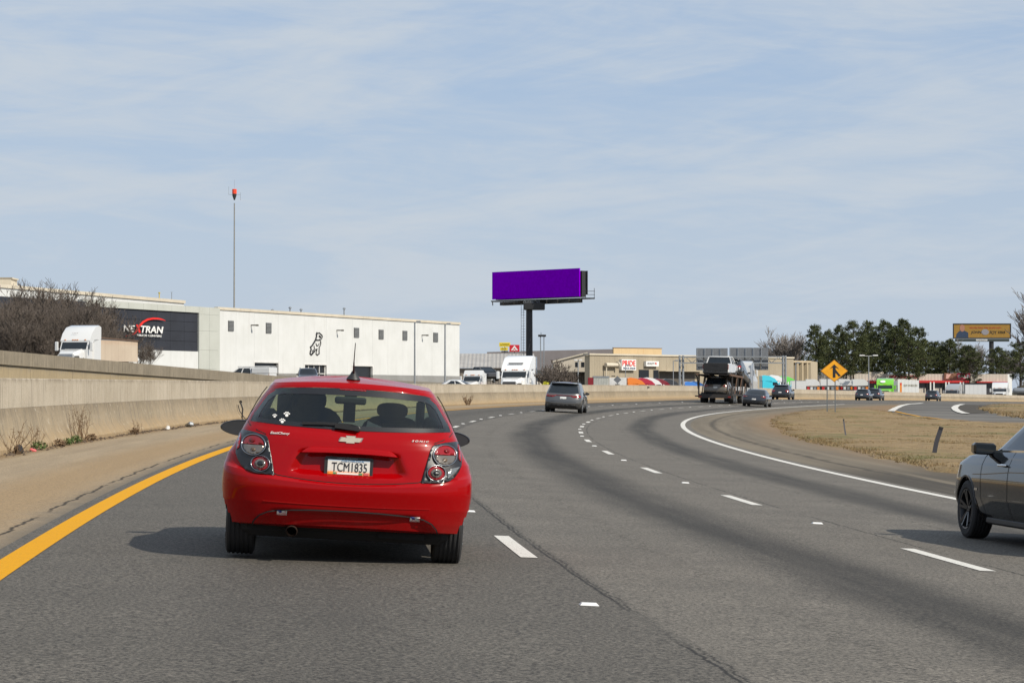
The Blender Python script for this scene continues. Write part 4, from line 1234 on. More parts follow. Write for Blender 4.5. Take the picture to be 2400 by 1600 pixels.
bb = B(); bb.cbox(-.13, .13, 2.18, 2.21, 1.235, 1.30, .015); bb.box(-.05, .05, 2.2, 2.3, 1.27, 1.345); bb.box(-.055, .045, 2.2, 2.24, 1.08, 1.235)
bb.build('rearview_mirror', M_black, red, 30)
bb = B(); bb.cbox(-.72, .72, 2.30, 2.80, .6, 1.02, .05); bb.build('dashboard', M_seat, red)
bb = B(); bb.box(-.72, .72, .26, 2.9, .40, .46); bb.box(-.80, -.76, .5, 2.6, .45, .95); bb.box(.76, .80, .5, 2.6, .45, .95); bb.box(-.48, .48, .75, 2.0, 1.352, 1.358)
bb.build('cabin_lining', principled('lining', (.03, .03, .032), .9), red)
bb = B(); bb.prism([(.12, 1.06), (.20, 1.05), (.24, 1.075), (.17, 1.10), (.13, 1.12)], 'y', .70, .73); bb.build('papers', M_sticker, red)
bb = B(); bb.prism([(-.14, 1.05), (-.02, 1.05), (-.05, 1.08), (-.08, 1.10), (-.11, 1.075)], 'y', .70, .73); bb.build('papers', M_sticker, red)

# ------------------------------------------------------------------ other traffic, one builder
def rows_suv(L, W, H, k=0.0):
    t = [(.135, .88, .03, .97), (.20, .95, .012, .99), (.30, 1, 0, 1), (.42, 1, .004, .995), (.50, .99, .012, .985), (.54, .975, .018, .95), (.57, .96, .022, .82), (.60, .945, .026, .745),
         (.62, .935, .030, .73), (.70, .895, .052, .69), (.80, .845, .082, .65), (.90, .795, .112, .61), (.935, .775, .122, .595), (.945, .765, .09, .59), (.965, .745, .09, .58)]
    gr = [.5] * 6 + [.7, .85, .88, .88, .88, .87, .84, .8, .8]
    return [(z * H, w_ * W / 2, yr * L + k * max(0, z - .6) * L, yf * L, .03 if z < .8 else -.02, g, min(.9, g)) for (z, w_, yr, yf), g in zip(t, gr)]
def rows_sedan(L, W, H):
    t = [(.14, .88, .03, .97), (.21, .95, .012, .99), (.32, 1, 0, 1), (.45, 1, .002, .99), (.57, .985, .008, .975), (.63, .955, .014, .92), (.665, .93, .024, .80), (.685, .915, .10, .735),
         (.70, .905, .145, .72), (.78, .85, .185, .68), (.87, .79, .235, .63), (.93, .745, .275, .59), (.945, .73, .285, .585), (.965, .69, .30, .57)]
    gr = [.5] * 6 + [.7, .85, .88, .88, .88, .85, .8, .8]
    return [(z * H, w_ * W / 2, yr * L, yf * L, .02 if z < .7 else -.02, g, min(.9, g)) for (z, w_, yr, yf), g in zip(t, gr)]
KINDS = {
 'suv': dict(L=5.0, W=1.93, H=1.78, r=.38, win=((.03, .26), (.30, .56), (.60, .95)), g=(.62, .93)),
 'crossover': dict(L=4.6, W=1.86, H=1.68, r=.35, win=((.05, .26), (.30, .56), (.60, .95)), g=(.62, .93)),
 'sedan': dict(L=4.85, W=1.83, H=1.46, r=.325, win=((.02, .42), (.46, .96)), g=(.70, .93)),
 'hatch': dict(L=4.2, W=1.78, H=1.52, r=.31, win=((.05, .42), (.46, .96)), g=(.62, .93)),
}
def traffic_car(name, label, kind, mat, loc, rot, lamp='wide', plate=True, rim=M_rim, fine=False, group=None, glass=None, kx=1.12, detail=True):
    k = KINDS[kind]; L, W, H, r = k['L'], k['W'] * kx, k['H'], k['r']
    rows = rows_sedan(L, W, H) if kind == 'sedan' else rows_suv(L, W, H, .12 if kind != 'suv' else 0.0)
    wy = (L * .205, L * .81)
    c = Car(rows, L, Rr=.45, Rf=.6, step=.06 if not fine else .022, ng=8 if not fine else 12, nm=5 if not fine else 9, ns=34 if not fine else 110, glass=(k['g'][0] * H, k['g'][1] * H),
            crown=.045, taper=.06, wheels=wy, arch=r + .05, side_win=k['win'], wheel_r=r)
    t = thing(name, label, 'car', loc, rot, group)
    c.emit('body', 'body', mat, t, 35)
    gm = glass or M_darkglass
    c.emit('rear_window', 'rear_window', gm, t, 60); c.emit('windshield', 'windshield', gm, t, 60); [c.emit('win%d%s' % (q, e), 'side_window', gm, t, 60) for q in range(c.nwin) for e in 'rl']
    bb = B(); bb.cbox(-W * .42, W * .42, L * .06, L * .94, H * .12, H * .30, .05)
    for q in wy: bb.box(-W * .44, W * .44, q - r - .04, q + r + .04, H * .15, r * 1.9)
    bb.build('underbody', M_under, t)
    for q in wy:
        for sg in (1, -1): wheel(t, sg * (W * .5 - .14), q, r, .24, sg, rim, 5, fine)
    for sg in (1, -1):
        mirror(t, sg * W * .455, L * .66, H * .635, sg, .24, .16, principled('mirror_grey', (.035, .037, .04), .15, .3), body=mat if kind != 'suv' else M_black) if not fine else None
    hw = W / 2
    if kind == 'suv' and lamp == 'band':
        z0, z1 = H * .505, H * .575
        for sg in (1, -1):
            p = [(sg * hw * .34, z1 - .01), (sg * hw * .90, z1 + .01), (sg * hw * .93, z0), (sg * hw * .55, z0 - .01), (sg * hw * .42, z0 + .05)]
            o = drape(c, p if sg > 0 else p[::-1], .012, 'tail_lamp', M_redlens, t, .06)
            drape(c, [(sg * hw * .42, z1 - .015), (sg * hw * .80, z1 - .005), (sg * hw * .80, z1 - .045), (sg * hw * .46, z1 - .05)], .02, 'clear_lens', M_clearlens, o, .05)
        drape(c, [(-hw * .36, z1 - .012), (hw * .36, z1 - .012), (hw * .36, z1 - .055), (-hw * .36, z1 - .055)], .010, 'light_strip', principled('deep_red', (.12, .004, .008), .2), t, .06)
    else:
        za, zb_ = H * (.50 if kind != 'sedan' else .52), H * (.60 if kind != 'sedan' else .61)
        if lamp == 'tall': za, zb_ = H * .50, H * .64
        for sg in (1, -1):
            p = [(sg * hw * .52, zb_ - .03), (sg * hw * .86, zb_), (sg * hw * .93, (za + zb_) / 2), (sg * hw * .88, za), (sg * hw * .66, za + .02)]
            o = drape(c, p if sg > 0 else p[::-1], .012, 'tail_lamp', M_redlens, t, .05)
            drape(c, [(sg * hw * .56, zb_ - .045), (sg * hw * .72, zb_ - .03), (sg * hw * .72, zb_ - .075), (sg * hw * .60, zb_ - .085)], .02, 'clear_lens', M_clearlens, o, .05)
    if plate:
        pz = H * (.42 if kind == 'sedan' else .475)
        drape(c, [(-.17, pz - .065), (.17, pz - .065), (.17, pz + .065), (-.17, pz + .065)], .015, 'number_plate', M_plate, t, .06)
    drape(c, [(-hw * .74, H * .15), (hw * .74, H * .15), (hw * .80, H * .22), (hw * .62, H * .27), (-hw * .62, H * .27), (-hw * .80, H * .22)], .008, 'bumper_trim', M_black, t, .07)
    strip3([c.rear(x, H * .355 + .02 * x * x, .006) for x in np.linspace(-hw * .7, hw * .7, 16)], .014, 'tailgate_gap', M_under, t)
    if kind in ('suv', 'crossover'):
        for sg in (1, -1):
            bb = B(); bb.tube([(sg * W * .34, L * .17, H * .975), (sg * W * .345, L * .20, H * 1.0), (sg * W * .345, L * .48, H * 1.0), (sg * W * .34, L * .52, H * .985)], .022, 6)
            bb.build('roof_rail', M_black, t, 40)
    return t, c
def lane_place(px, d, s_off=0.0):
    s = lane_s(px, d) + s_off; x, y, z = road_pt(s, d)
    b_ = float(np.interp(s, S1, CB if d > 0 else CL))
    return (float(x), float(y), float(z)), (0, math.atan(b_) * .9, -heading(s + 2.0)), s
M_cgrey = paint('metal_grey', (0.115, 0.115, 0.115), .5, .3); M_cdark = paint('dark_blue_grey', (0.025, 0.029, 0.038), .2, .22); M_cblack = paint('near_black', (0.016, 0.017, 0.020), .2, .25)
M_ctan = paint('bronze_metal', (0.13, 0.105, 0.08), .4, .3); M_cslate = paint('slate', (0.032, 0.038, 0.050), .3, .25)

l, r_, s = lane_place(1317, 1.30)
traffic_car('grey_suv', 'metallic grey SUV with a full-width red lamp band, beyond the red hatchback', 'suv', M_cgrey, l, r_, 'band', kx=1.06)[0].scale = (.99, .97, .92)
l, r_, s = lane_place(1765, 5.55)
traffic_car('dark_sedan', 'dark blue-grey sedan in the inner lane just right of the car carrier', 'sedan', M_cdark, l, r_)
l, r_, s = lane_place(1828, -1.75)
traffic_car('black_crossover', 'black crossover with lit red lamps near the barrier, ahead of the car carrier', 'crossover', M_cblack, l, r_, 'tall')
l, r_, s = lane_place(2018, -1.8)
traffic_car('dark_hatchback', 'dark slate hatchback, left one of the overlapping pair right of the merge sign', 'hatch', M_cslate, l, r_)
l, r_, s = lane_place(2028, -1.8, 6)
traffic_car('dark_wagon', 'dark car half hidden behind the slate hatchback, right one of the overlapping pair', 'crossover', M_cslate, l, r_)
l, r_, s = lane_place(2181, -1.8)
traffic_car('far_crossover', 'farthest dark crossover on the road, alone in front of the furniture store piers', 'crossover', M_cdark, l, r_)

# ------------------------------------------------------------------ dark sedan cut by the right edge of the picture
s_ = 28.0
xw_, yw_, zw_ = 5.45, 28.9, 0.0
g_ = ground(2262, 1262)
SED = KINDS['sedan']
frontw = SED['L'] * .81
hd = -.125
M_csedan = paint('graphite', (0.006, 0.006, 0.0062), .0, .08)
bs(M_csedan).inputs['Coat Weight'].default_value = .55; bs(M_csedan).inputs['Specular IOR Level'].default_value = .3
M_sglass = glass_mat('sedan_glass', .25, (.5, .55, .6))
wy0 = frontw
xr_, yr_ = 5.33 + .72, 28.4
ox = xr_ - wy0 * math.sin(hd); oy = yr_ - wy0 * math.cos(hd)
zc_ = float(ground_z([xr_], [yr_])[0])
tc_, cc = traffic_car('graphite_sedan', 'graphite sedan cut off by the right edge, only front wheel, mirror and door in view', 'sedan', M_csedan,
            (ox, oy, zc_), (0, math.atan(.045), -hd), rim=M_rimdark, fine=True, glass=M_darkglass, kx=1.10)
hw_ = SED['W'] * 1.10 / 2
for sg in (-1, 1):
    p = cc.side(3.20, .99, .0, sg)
    bb = B(); x0, x1 = sorted((sg * (abs(p.x) - .02), sg * (abs(p.x) + .235))); bb.cbox(x0, x1, 3.20, 3.34, .945, 1.075, .028)
    bb.beam((sg * (abs(p.x) - .14), 3.28, .935), (sg * (abs(p.x) + .03), 3.28, .97), .07, .05)
    o = bb.build('door_mirror', M_csedan, tc_, 30)
    bb = B(); bb.box(x0 + .02, x1 - .02, 3.194, 3.199, .962, 1.058); bb.build('mirror_glass', M_darkglass, o)
arch_lip(cc, (SED['L'] * .205, SED['L'] * .81), SED['r'], SED['r'] + .05, tc_, M_csedan)
def side_line(pts, wd, name, mat, off=.004, car=cc, par=tc_, sg=-1):
    P = []
    for i in range(len(pts) - 1):
        for k in range(8):
            t = k / 8; y = pts[i][0] + (pts[i + 1][0] - pts[i][0]) * t; z = pts[i][1] + (pts[i + 1][1] - pts[i][1]) * t
            P.append(car.side(y, z, off, sg))
    P.append(car.side(pts[-1][0], pts[-1][1], off, sg))
    return strip3(P, wd, name, mat, par, (1, 0, 0))
side_line([(3.28, 1.0), (3.36, .92), (3.40, .75), (3.36, .52), (3.30, .33), (3.26, .26)], .012, 'door_gap', M_under)
side_line([(2.42, 1.0), (2.46, .75), (2.44, .45), (2.40, .26)], .012, 'door_gap', M_under)
side_line([(1.25, .95), (1.30, .7), (1.45, .45)], .012, 'door_gap', M_under)
side_line([(.9, 1.018), (2.2, 1.005), (3.35, .985)], .022, 'chrome_waist_line', M_chrome, .010)
side_line([(1.0, .80), (2.4, .775), (3.3, .73), (3.7, .72)], .010, 'body_crease', principled('crease_shine', (.10, .10, .105), .2, .4), .003)
for y in (2.62, 1.55):
    bb = B(); P = [cc.side(y + q, .845, o, -1) for q, o in ((-.10, .01), (-.07, .045), (.07, .045), (.10, .01))]
    bb.tube(P, [.012, .015, .015, .012], 8); bb.build('door_handle', M_chrome, tc_, 40)
bb = B(); p = cc.side(3.52, .56, .004, -1); bb.box(p.x - .006, p.x, p.y - .05, p.y + .05, p.z - .012, p.z + .012); bb.build('fender_badge', M_chrome, tc_)
bb = B(); p = cc.side(3.1, .25, .0, -1); bb.cbox(p.x - .01, p.x + .10, 1.35, 3.38, .19, .27, .02); bb.build('side_skirt', M_black, tc_)

# ------------------------------------------------------------------ car carrier with its load
(cx_, cy_, cz_), crot, cs = lane_place(1675, 1.95)
car_h = heading(cs + 4)
cc_t = thing('car_carrier', 'car transporter trailer with curved upper deck and white cab, seen from behind', 'truck', (cx_, cy_, cz_), (0, .02, -car_h))
M_deck = principled('deck_steel', (.045, .04, .038), .7, .3)
HWC = 1.42
def deck_z(y, up): return (2.42 - .02 * y if y < 7 else 2.28 - .16 * (y - 7) ** 1.15 * .55) if up else .86
bb = B()
ys_ = [-1.0, 0, 2, 4, 6, 7, 8, 9, 10, 11, 12]
for sg in (1, -1):
    bb = B()
    for a, c in zip(ys_[:-1], ys_[1:]):
        bb.beam((sg * HWC, a, deck_z(a, 1)), (sg * HWC, c, deck_z(c, 1)), .12, .16)
    bb.build('upper_side_rail', M_rust, cc_t)
bb = B()
for sg in (1, -1):
    for a, c in zip(ys_[:-1], ys_[1:]):
        v = [(sg * .45, a, deck_z(a, 1) + .04), (sg * 1.30, a, deck_z(a, 1) + .04), (sg * 1.30, c, deck_z(c, 1) + .04), (sg * .45, c, deck_z(c, 1) + .04)]
        w2 = [(x, y, z - .05) for x, y, z in v]; bb.add(v + w2, [(0, 1, 2, 3), (4, 7, 6, 5), (0, 4, 5, 1), (1, 5, 6, 2), (2, 6, 7, 3), (3, 7, 4, 0)])
bb.build('upper_deck', M_deck, cc_t)
bb = B(); bb.box(-HWC, HWC, 0, 9.5, .66, .80); bb.box(-HWC, HWC, -.05, .1, .45, .80); bb.box(-1.7, -HWC, -.1, .0, .55, .66); bb.box(-.5, .5, 9.5, 14.6, .9, 1.1)
bb.build('lower_deck', M_deck, cc_t)
for sg in (1, -1):
    for y in (.2, 3.6, 6.6, 9.2):
        bb = B(); bb.beam((sg * HWC, y, .75), (sg * HWC, y + .1, deck_z(y, 1)), .11, .14); bb.build('deck_post', M_deck, cc_t)
    for y in (2.0, 5.0, 7.8):
        bb = B(); bb.beam((sg * HWC, y, .8), (sg * HWC, y + 1.3, deck_z(y + 1.3, 1) - .1), .07, .07, ); bb.build('brace', M_rust, cc_t)
bb = B(); bb.tube([(-HWC - .12, -.9, 2.42), (-HWC - .02, -.6, 2.2), (-HWC + .02, -.2, 1.2)], .06, 6); bb.build('rear_arm', M_deck, cc_t)
for y in (1.6, 2.75, 6.9):
    for sg in (1, -1): wheel(cc_t, sg * 1.22, y, .46, .42, sg, M_rim, 5, False)
for sg in (1, -1):
    bb = B(); bb.box(sg * 1.25 - .12, sg * 1.25 + .12, -.07, -.03, .52, .62); bb.build('tail_lamp', M_redlens, cc_t)
# its white tractor, front left hidden by the load
cab = thing('unused', None, None); bpy.data.objects.remove(cab)
bb = B()
prof_ = [(14.0, .9), (14.0, 3.1), (14.25, 3.65), (15.0, 3.8), (15.9, 3.65), (16.7, 2.75), (18.6, 2.15), (18.9, 1.9), (18.9, .7), (14.0, .7)]
bb.prism(prof_, 'x', -1.18, 1.18)
o = bb.build('cab', M_whitecoat, cc_t, 30)
bb = B(); bb.prism([(15.6, 2.5), (16.4, 2.5), (16.35, 2.9), (15.6, 3.0)], 'x', 1.18, 1.20); bb.build('cab_window', M_darkglass, o)
bb = B(); bb.prism([(15.2, 3.35), (15.5, 3.2), (15.5, 3.75), (15.25, 3.7)], 'x', 1.18, 1.202); bb.build('roof_vent', M_black, o)
bb = B(); bb.tube([(1.32, 14.0, .9), (1.32, 14.0, 3.6)], .09, 8); bb.build('exhaust_stack', M_chrome, cc_t)
bb = B(); bb.cbox(1.3, 1.5, 16.3, 16.5, 2.4, 3.0, .04); bb.build('door_mirror', M_whitecoat, cc_t)
for y in (15.0, 18.0):
    for sg in (1, -1): wheel(cc_t, sg * 1.1, y, .5, .4, sg, M_alu, 5, False)
def on_deck(x, y, z, pitch=0.0, yaw=0.0):
    M = cc_t.matrix_basis if False else Matrix.Translation(Vector((cx_, cy_, cz_))) @ Euler((0, .02, -car_h)).to_matrix().to_4x4()
    M = M @ Matrix.Translation(Vector((x, y, z))) @ Euler((pitch, 0, yaw)).to_matrix().to_4x4()
    return M.to_translation(), M.to_euler()
# lower: bronze SUV, its tail to the back
l, r_ = on_deck(.0, .15, .52)
t_, c_ = traffic_car('bronze_suv', 'bronze SUV loaded on the lower rear deck of the car carrier', 'suv', M_ctan, l, r_, kx=1.15)
# upper: white pickup, tailgate dark
def pickup(name, label, mat, loc, rot, gate=None, W=2.25, L=5.8, H=1.85):
    t = thing(name, label, 'pickup truck', loc, rot); hw = W / 2
    bb = B()
    bb.cbox(-hw, hw, .12, 2.0, .48, 1.28, .06); o = bb.build('bed', mat, t, 30)
    bb = B(); bb.box(-hw + .12, hw - .12, .2, 1.9, 1.285, 1.30); bb.build('bed_floor', M_under, t)
    bb = B(); bb.cbox(-hw + .07, hw - .07, .04, .14, .62, 1.32, .03); bb.box(-.25, .25, .02, .05, 1.08, 1.16)
    bb.build('tailgate', gate or mat, t, 30)
    bb = B(); bb.cbox(-hw + .05, hw - .05, -.10, .10, .42, .60, .04); bb.build('rear_bumper', M_black if gate else M_chrome, t, 30)
    bb = B()
    def sec(y, w_, z): return [(-w_, y, z), (w_, y, z)]
    # cab: lower block and tapered greenhouse
    bb.cbox(-hw, hw, 2.03, 4.2, .45, 1.24, .05); bb.cbox(-hw, hw, 4.2, L, .50, 1.14, .12)
    bb.build('cab', mat, t, 30)
    bb = B(); n0 = [(-hw + .04, 2.05, 1.24), (hw - .04, 2.05, 1.24), (hw - .04, 4.35, 1.24), (-hw + .04, 4.35, 1.24)]; n1 = [(-hw + .24, 2.22, H - .04), (hw - .24, 2.22, H - .04), (hw - .24, 3.55, H - .04), (-hw + .24, 3.55, H - .04)]
    bb.add(n0 + n1, [(0, 1, 5, 4), (1, 2, 6, 5), (2, 3, 7, 6), (3, 0, 4, 7), (4, 5, 6, 7)]); g = bb.build('windows', M_darkglass, t)
    bb = B(); bb.cbox(-hw + .20, hw - .20, 2.15, 3.62, H - .08, H + .02, .05)
    for sg in (1, -1):
        for (a, c) in (((2.05, 1.24), (2.22, H - .04)), ((3.15, 1.24), (3.0, H - .04)), ((4.35, 1.24), (3.55, H - .04))):
            bb.beam((sg * (hw - .05), a[0], a[1]), (sg * (hw - .23), c[0], c[1]), .09, .09)
    bb.build('roof', mat, t, 30)
    for sg in (1, -1):
        bb = B(); bb.box(sg * (hw - .07) - .05, sg * (hw - .07) + .05, .09, .13, .80, 1.2); bb.build('tail_lamp', M_redlens, t)
        mirror(t, sg * (hw - .02), 4.0, 1.35, sg, .22, .26, M_darkglass, body=mat)
        for q in (1.15, 4.75): wheel(t, sg * (hw - .16), q, .40, .27, sg, M_rim, 5, False)
    bb = B(); bb.box(-hw + .1, hw - .1, .3, L - .3, .30, .50)
    bb.build('underbody', M_under, t)
    return t
l, r_ = on_deck(.05, -.25, 2.12, R(1))
pickup('white_pickup', 'white pickup with black tailgate at the rear end of the carrier upper deck', M_whitecoat, l, r_, M_black)
l, r_ = on_deck(.35, 5.65, 2.32, R(-13), R(-4))
traffic_car('black_suv', 'black SUV tilted nose down on the carrier upper deck ahead of the white pickup', 'suv', M_cblack, l, r_, kx=1.12)

# ================================================================== BUILDINGS
def wall_frame(pxa, Da, pxb, Db):
    """a vertical face from one place to another; local x runs along it, local -y towards the viewer"""
    A = Vector((wx(pxa, Da), Da, 0)); C = Vector((wx(pxb, Db), Db, 0)); d = (C - A); L = d.length; ang = math.atan2(d.y, d.x)
    def loc(px, py):
        k = (px - 1200) / FPX                     # X = k*Y
        # A.x + t*d.x = k*(A.y + t*d.y)
        t = (k * A.y - A.x) / (d.x - k * d.y); D = A.y + t * d.y
        return t * L, EYE - (py - 922) / FPX * D
    return A, ang, L, loc
def wall_m(name, c1, c2, panel=0.0, rib=0.0, rough=.8, dirt=(.2, .17, .13), damt=.25):
    def fn(t, b):
        pos = t.n('ShaderNodeTexCoord').outputs['Object']; x, y, z = t.sep(pos)
        a = t.noise(pos, .25, 5, .6); s = t.noise(t.comb(t.math('MULTIPLY', x, 1.2), t.math('MULTIPLY', z, .10)), 1.0, 5, .65)
        col = t.mix(t.smooth(a, .3, .7), c1, c2)
        col = t.mix(t.smooth(s, .52, .78, 0, damt), col, dirt)
        t.set(b.inputs['Base Color'], col)
        if rib:
            w_ = t.math('SINE', t.math('MULTIPLY', x, 2 * math.pi / rib)); t.set(b.inputs['Normal'], t.bump(w_, .6, .06))
    return ground_mat(name, fn, rough)
M_wallwhite = wall_m('white_cladding', (.61, .62, .615), (.56, .57, .56), damt=.16)
M_wallgrey = wall_m('light_grey_panels', (.46, .475, .44), (.42, .435, .40), damt=.12)
M_walldark = wall_m('charcoal_panels', (.030, .034, .046), (.024, .027, .036), damt=.0)
M_plinth = wall_m('grey_plinth', (.27, .27, .265), (.22, .22, .215))
M_cream = wall_m('cream_trim', (.58, .52, .42), (.5, .45, .36))
M_dk = principled('dark_opening', (.012, .014, .018), .35)
M_sash = principled('pale_frame', (.6, .6, .58), .5)
M_metalroof = wall_m('ribbed_metal_roof', (.36, .345, .325), (.30, .285, .27), rib=.9, dirt=(.2, .17, .15), damt=.5)
M_tanribs = wall_m('tan_ribbed_wall', (.36, .31, .23), (.31, .265, .195), rib=.55, dirt=(.2, .16, .11), damt=.4)
M_tan = wall_m('tan_render', (.44, .375, .27), (.39, .33, .24), damt=.3)
M_taupe = wall_m('taupe_wall', (.235, .205, .175), (.20, .175, .15), rib=.6, damt=.4)

# ---- the big white truck dealership
A, ang, L, loc = wall_frame(509, 402, 1077, 490)
bld = thing('truck_dealership', 'long white two-storey commercial building with charcoal sign panel and grey louvres on the left', 'building', (A.x, A.y, 0), (0, 0, ang))
def wbox(px0, py0, px1, py1, y0, y1, name, mat, par=None, b_=None):
    u0, za = loc(px0, py0); u1, zb_ = loc(px1, py1)
    bb = B(); bb.box(u0, u1, y0, y1, min(za, zb_), max(za, zb_)); o = bb.build(name, mat, par or bld); return o
ztop = loc(1077, 760.5)[1]; zpl = 4.9
def ulocz(px, py): return loc(px, py)
holes = [(596, 649.5, 652, 885), (714, 854.5, 765, 885), (826, 857.5, 873, 897)]
# white wall cladding panels, butt-jointed, leaving the bay openings
uw0, uw1 = 0.0, L
hl = []
for a, y0, c, y1 in [(596, 849.5, 652, 885), (714, 854.5, 765, 885), (826, 857.5, 873, 897)]:
    ua, zt = loc(a, y0); uc, _ = loc(c, y0); hl.append((ua, uc, zt))
cuts = sorted([uw0] + [q for h in hl for q in (h[0], h[1])] + [uw1])
edges = []
for a, c in zip(cuts[:-1], cuts[1:]):
    n = max(1, int((c - a) / 6.0)); edges += [a + (c - a) * k / n for k in range(n)]
edges.append(uw1)
for a, c in zip(edges[:-1], edges[1:]):
    hol = next((h for h in hl if a >= h[0] - .01 and c <= h[1] + .01), None)
    bb = B(); bb.box(a + .015, c - .015, 0, .4, hol[2] if hol else zpl, ztop - .02); bb.build('wall_panel', M_wallwhite, bld)
    if not hol: bb = B(); bb.box(a, c, -.08, .4, 0.5, zpl - .02); bb.build('plinth_panel', M_plinth, bld)
bb = B(); bb.box(-.1, L + .1, .45, 60, .5, ztop - .6); bb.build('wall_core', M_wallwhite, bld)
bb = B(); bb.box(-.1, L + .15, -.18, .5, ztop - .02, ztop + .42); bb.build('roof_edge', M_cream, bld)
for i, (ua, uc, zt) in enumerate(hl):
    bb = B(); bb.box(ua, uc, .41, .44, .5, zt); o = bb.build('bay_door', M_dk, bld)
    bb = B(); bb.box(ua - .35, ua, -.06, .3, .5, zt + .3); bb.box(uc, uc + .35, -.06, .3, .5, zt + .3); bb.box(ua, uc, -.06, .3, zt, zt + .3); bb.build('door_frame', M_white, o)
    if i == 1:
        for k in range(5): bb = B(); u = ua + (uc - ua) * k / 4; bb.box(u - .10, u + .10, .30, .405, 1, zt); bb.build('glazing_bar', M_sash, o)
        for k in range(3): bb = B(); bb.box(ua, uc, .32, .403, zt - 1.55 - 1.6 * k, zt - 1.40 - 1.6 * k); bb.build('glazing_bar', M_sash, o)
louv = [(534, 751, 546.7, 776), (622.5, 756, 635, 781), (829, 767.6, 840.6, 791), (887, 772, 898, 795), (943, 774.7, 953.6, 797.5), (1015, 779, 1025.5, 801.5)]
for l in louv:
    u0, z1 = loc(l[0], l[1]); u1, z0 = loc(l[2], l[3]); bb = B(); bb.box(u0, u1, -.10, -.005, z0, z1); o = bb.build('louvre', principled('louvre_dark', (.10, .10, .105), .6), bld)
    for k in range(8): bb = B(); zz0 = z0 + (z1 - z0) * (k + .2) / 8; bb.box(u0 + .05, u1 - .05, -.16, -.105, zz0, zz0 + (z1 - z0) * .06); bb.build('slat', principled('louvre_grey', (.26, .27, .27), .5, .3), o)
for (px, py) in ((588, 762), (789, 774), (988.5, 785.5)):
    u, z = loc(px, py); bb = B(); bb.beam((u, 0, z), (u, -1.0, z), .20, .20); bb.cbox(u - .22, u + .22, -1.35, -.9, z - .15, z + .12, .05); bb.build('wall_lamp', principled('lamp_bronze', (.10, .09, .075), .5), bld)
for (px, h) in ((704, 1.1), (729.6, .9), (830, 1.6), (663, .5)):
    u, z = loc(px, 740); bb = B(); bb.lathe([(0, .12), (h, .12), (h, .28), (h + .15, .28), (h + .3, .05)], (u, 2.0, ztop), 'z', 10); bb.build('roof_vent', M_galv, bld)
# grey and charcoal front to the left
zg = loc(480, 720)[1]
u_a = loc(-60, 700)[0]; u_d0, zd1 = loc(204, 714); u_d1, _ = loc(460, 733); zd0 = loc(450, 823)[1]; zdt = loc(460, 733)[1]
gg = np.linspace(u_d1, -.02, 3)
for a, c in zip(gg[:-1], gg[1:]):
    for z0, z1 in zip([.5, 5.4, 8.4, 11.4, 14.0], [5.38, 8.38, 11.38, 13.98, zg]):
        bb = B(); bb.box(a + .02, c - .02, -.5, .4, z0, z1); bb.build('grey_panel', M_wallgrey, bld)
gp = np.linspace(u_d0 - 2, u_d1, 9)
for a, c in zip(gp[:-1], gp[1:]):
    bb = B(); bb.box(a + .02, c - .02, -.5, .4, zdt, zg); bb.build('grey_panel', M_wallgrey, bld)
    for z0, z1 in zip(np.linspace(zd0, zdt, 5)[:-1], np.linspace(zd0, zdt, 5)[1:]):
        bb = B(); bb.box(a + .02, c - .02, -.25, .4, z0 + .02, z1 - .02); bb.build('charcoal_panel', M_walldark, bld)
    bb = B(); bb.box(a + .01, c - .01, -.35, .4, .5, zd0 - .02); bb.build('base_panel', M_wallwhite, bld)
bb = B(); bb.box(u_a, -.1, .45, 60, .5, zg - .3); bb.build('wall_core', M_wallgrey, bld)
u_l, zl = loc(191, 697)
bb = B(); bb.box(u_a, u_l, -.6, .44, .5, zl - .6); bb.build('charcoal_wing', M_walldark, bld)
# white roof storey behind
A2, ang2, L2, loc2 = wall_frame(-60, 500, 431, 600)
rb = thing('roof_storey_building', 'white flat-roofed hall standing behind the charcoal panels, cream roof edge', 'building', (A2.x, A2.y, 0), (0, 0, ang2))
zt2 = loc2(431, 704)[1]
gg = np.linspace(0, L2, 14)
for a, c in zip(gg[:-1], gg[1:]): bb = B(); bb.box(a + .02, c - .02, 0, .4, .5, zt2 - .7); bb.build('wall_panel', M_wallwhite, rb)
bb = B(); bb.box(0, L2, .42, 30, .5, zt2 - .72); bb.build('wall_core', M_wallwhite, rb)
bb = B(); bb.box(-.1, L2 + .2, -.3, 30, zt2 - .7, zt2); bb.build('roof_edge', M_cream, rb)
u, _ = loc2(382, 700); bb = B(); bb.lathe([(0, .12), (1.2, .12), (1.2, .25), (1.5, .25)], (u, 1, zt2), 'z', 8); bb.build('roof_vent', principled('vent_yellow', (.5, .38, .05), .5), rb)
u, _ = loc2(411, 700); bb = B(); bb.tube([(u, 1, zt2), (u, 1, zt2 + 1.8)], .08, 5); bb.beam((u - .6, 1, zt2 + 1.8), (u + .6, 1, zt2 + 1.8), .06); bb.build('roof_antenna', M_galv, rb)
p = at(8, 664, 520); bb = B(); bb.box(-2.2, 1.6, -.5, 6, -.5, .9); bb.prism([(-.5, .9), (6, .9), (6, 1.2), (-.8, 1.2)], 'x', -2.4, 1.9)
o = bb.build('rooftop_hut', M_cream); o.location = p; tag(o, 'small pale rooftop plant hut at the far left edge above the bare trees', 'rooftop hut')
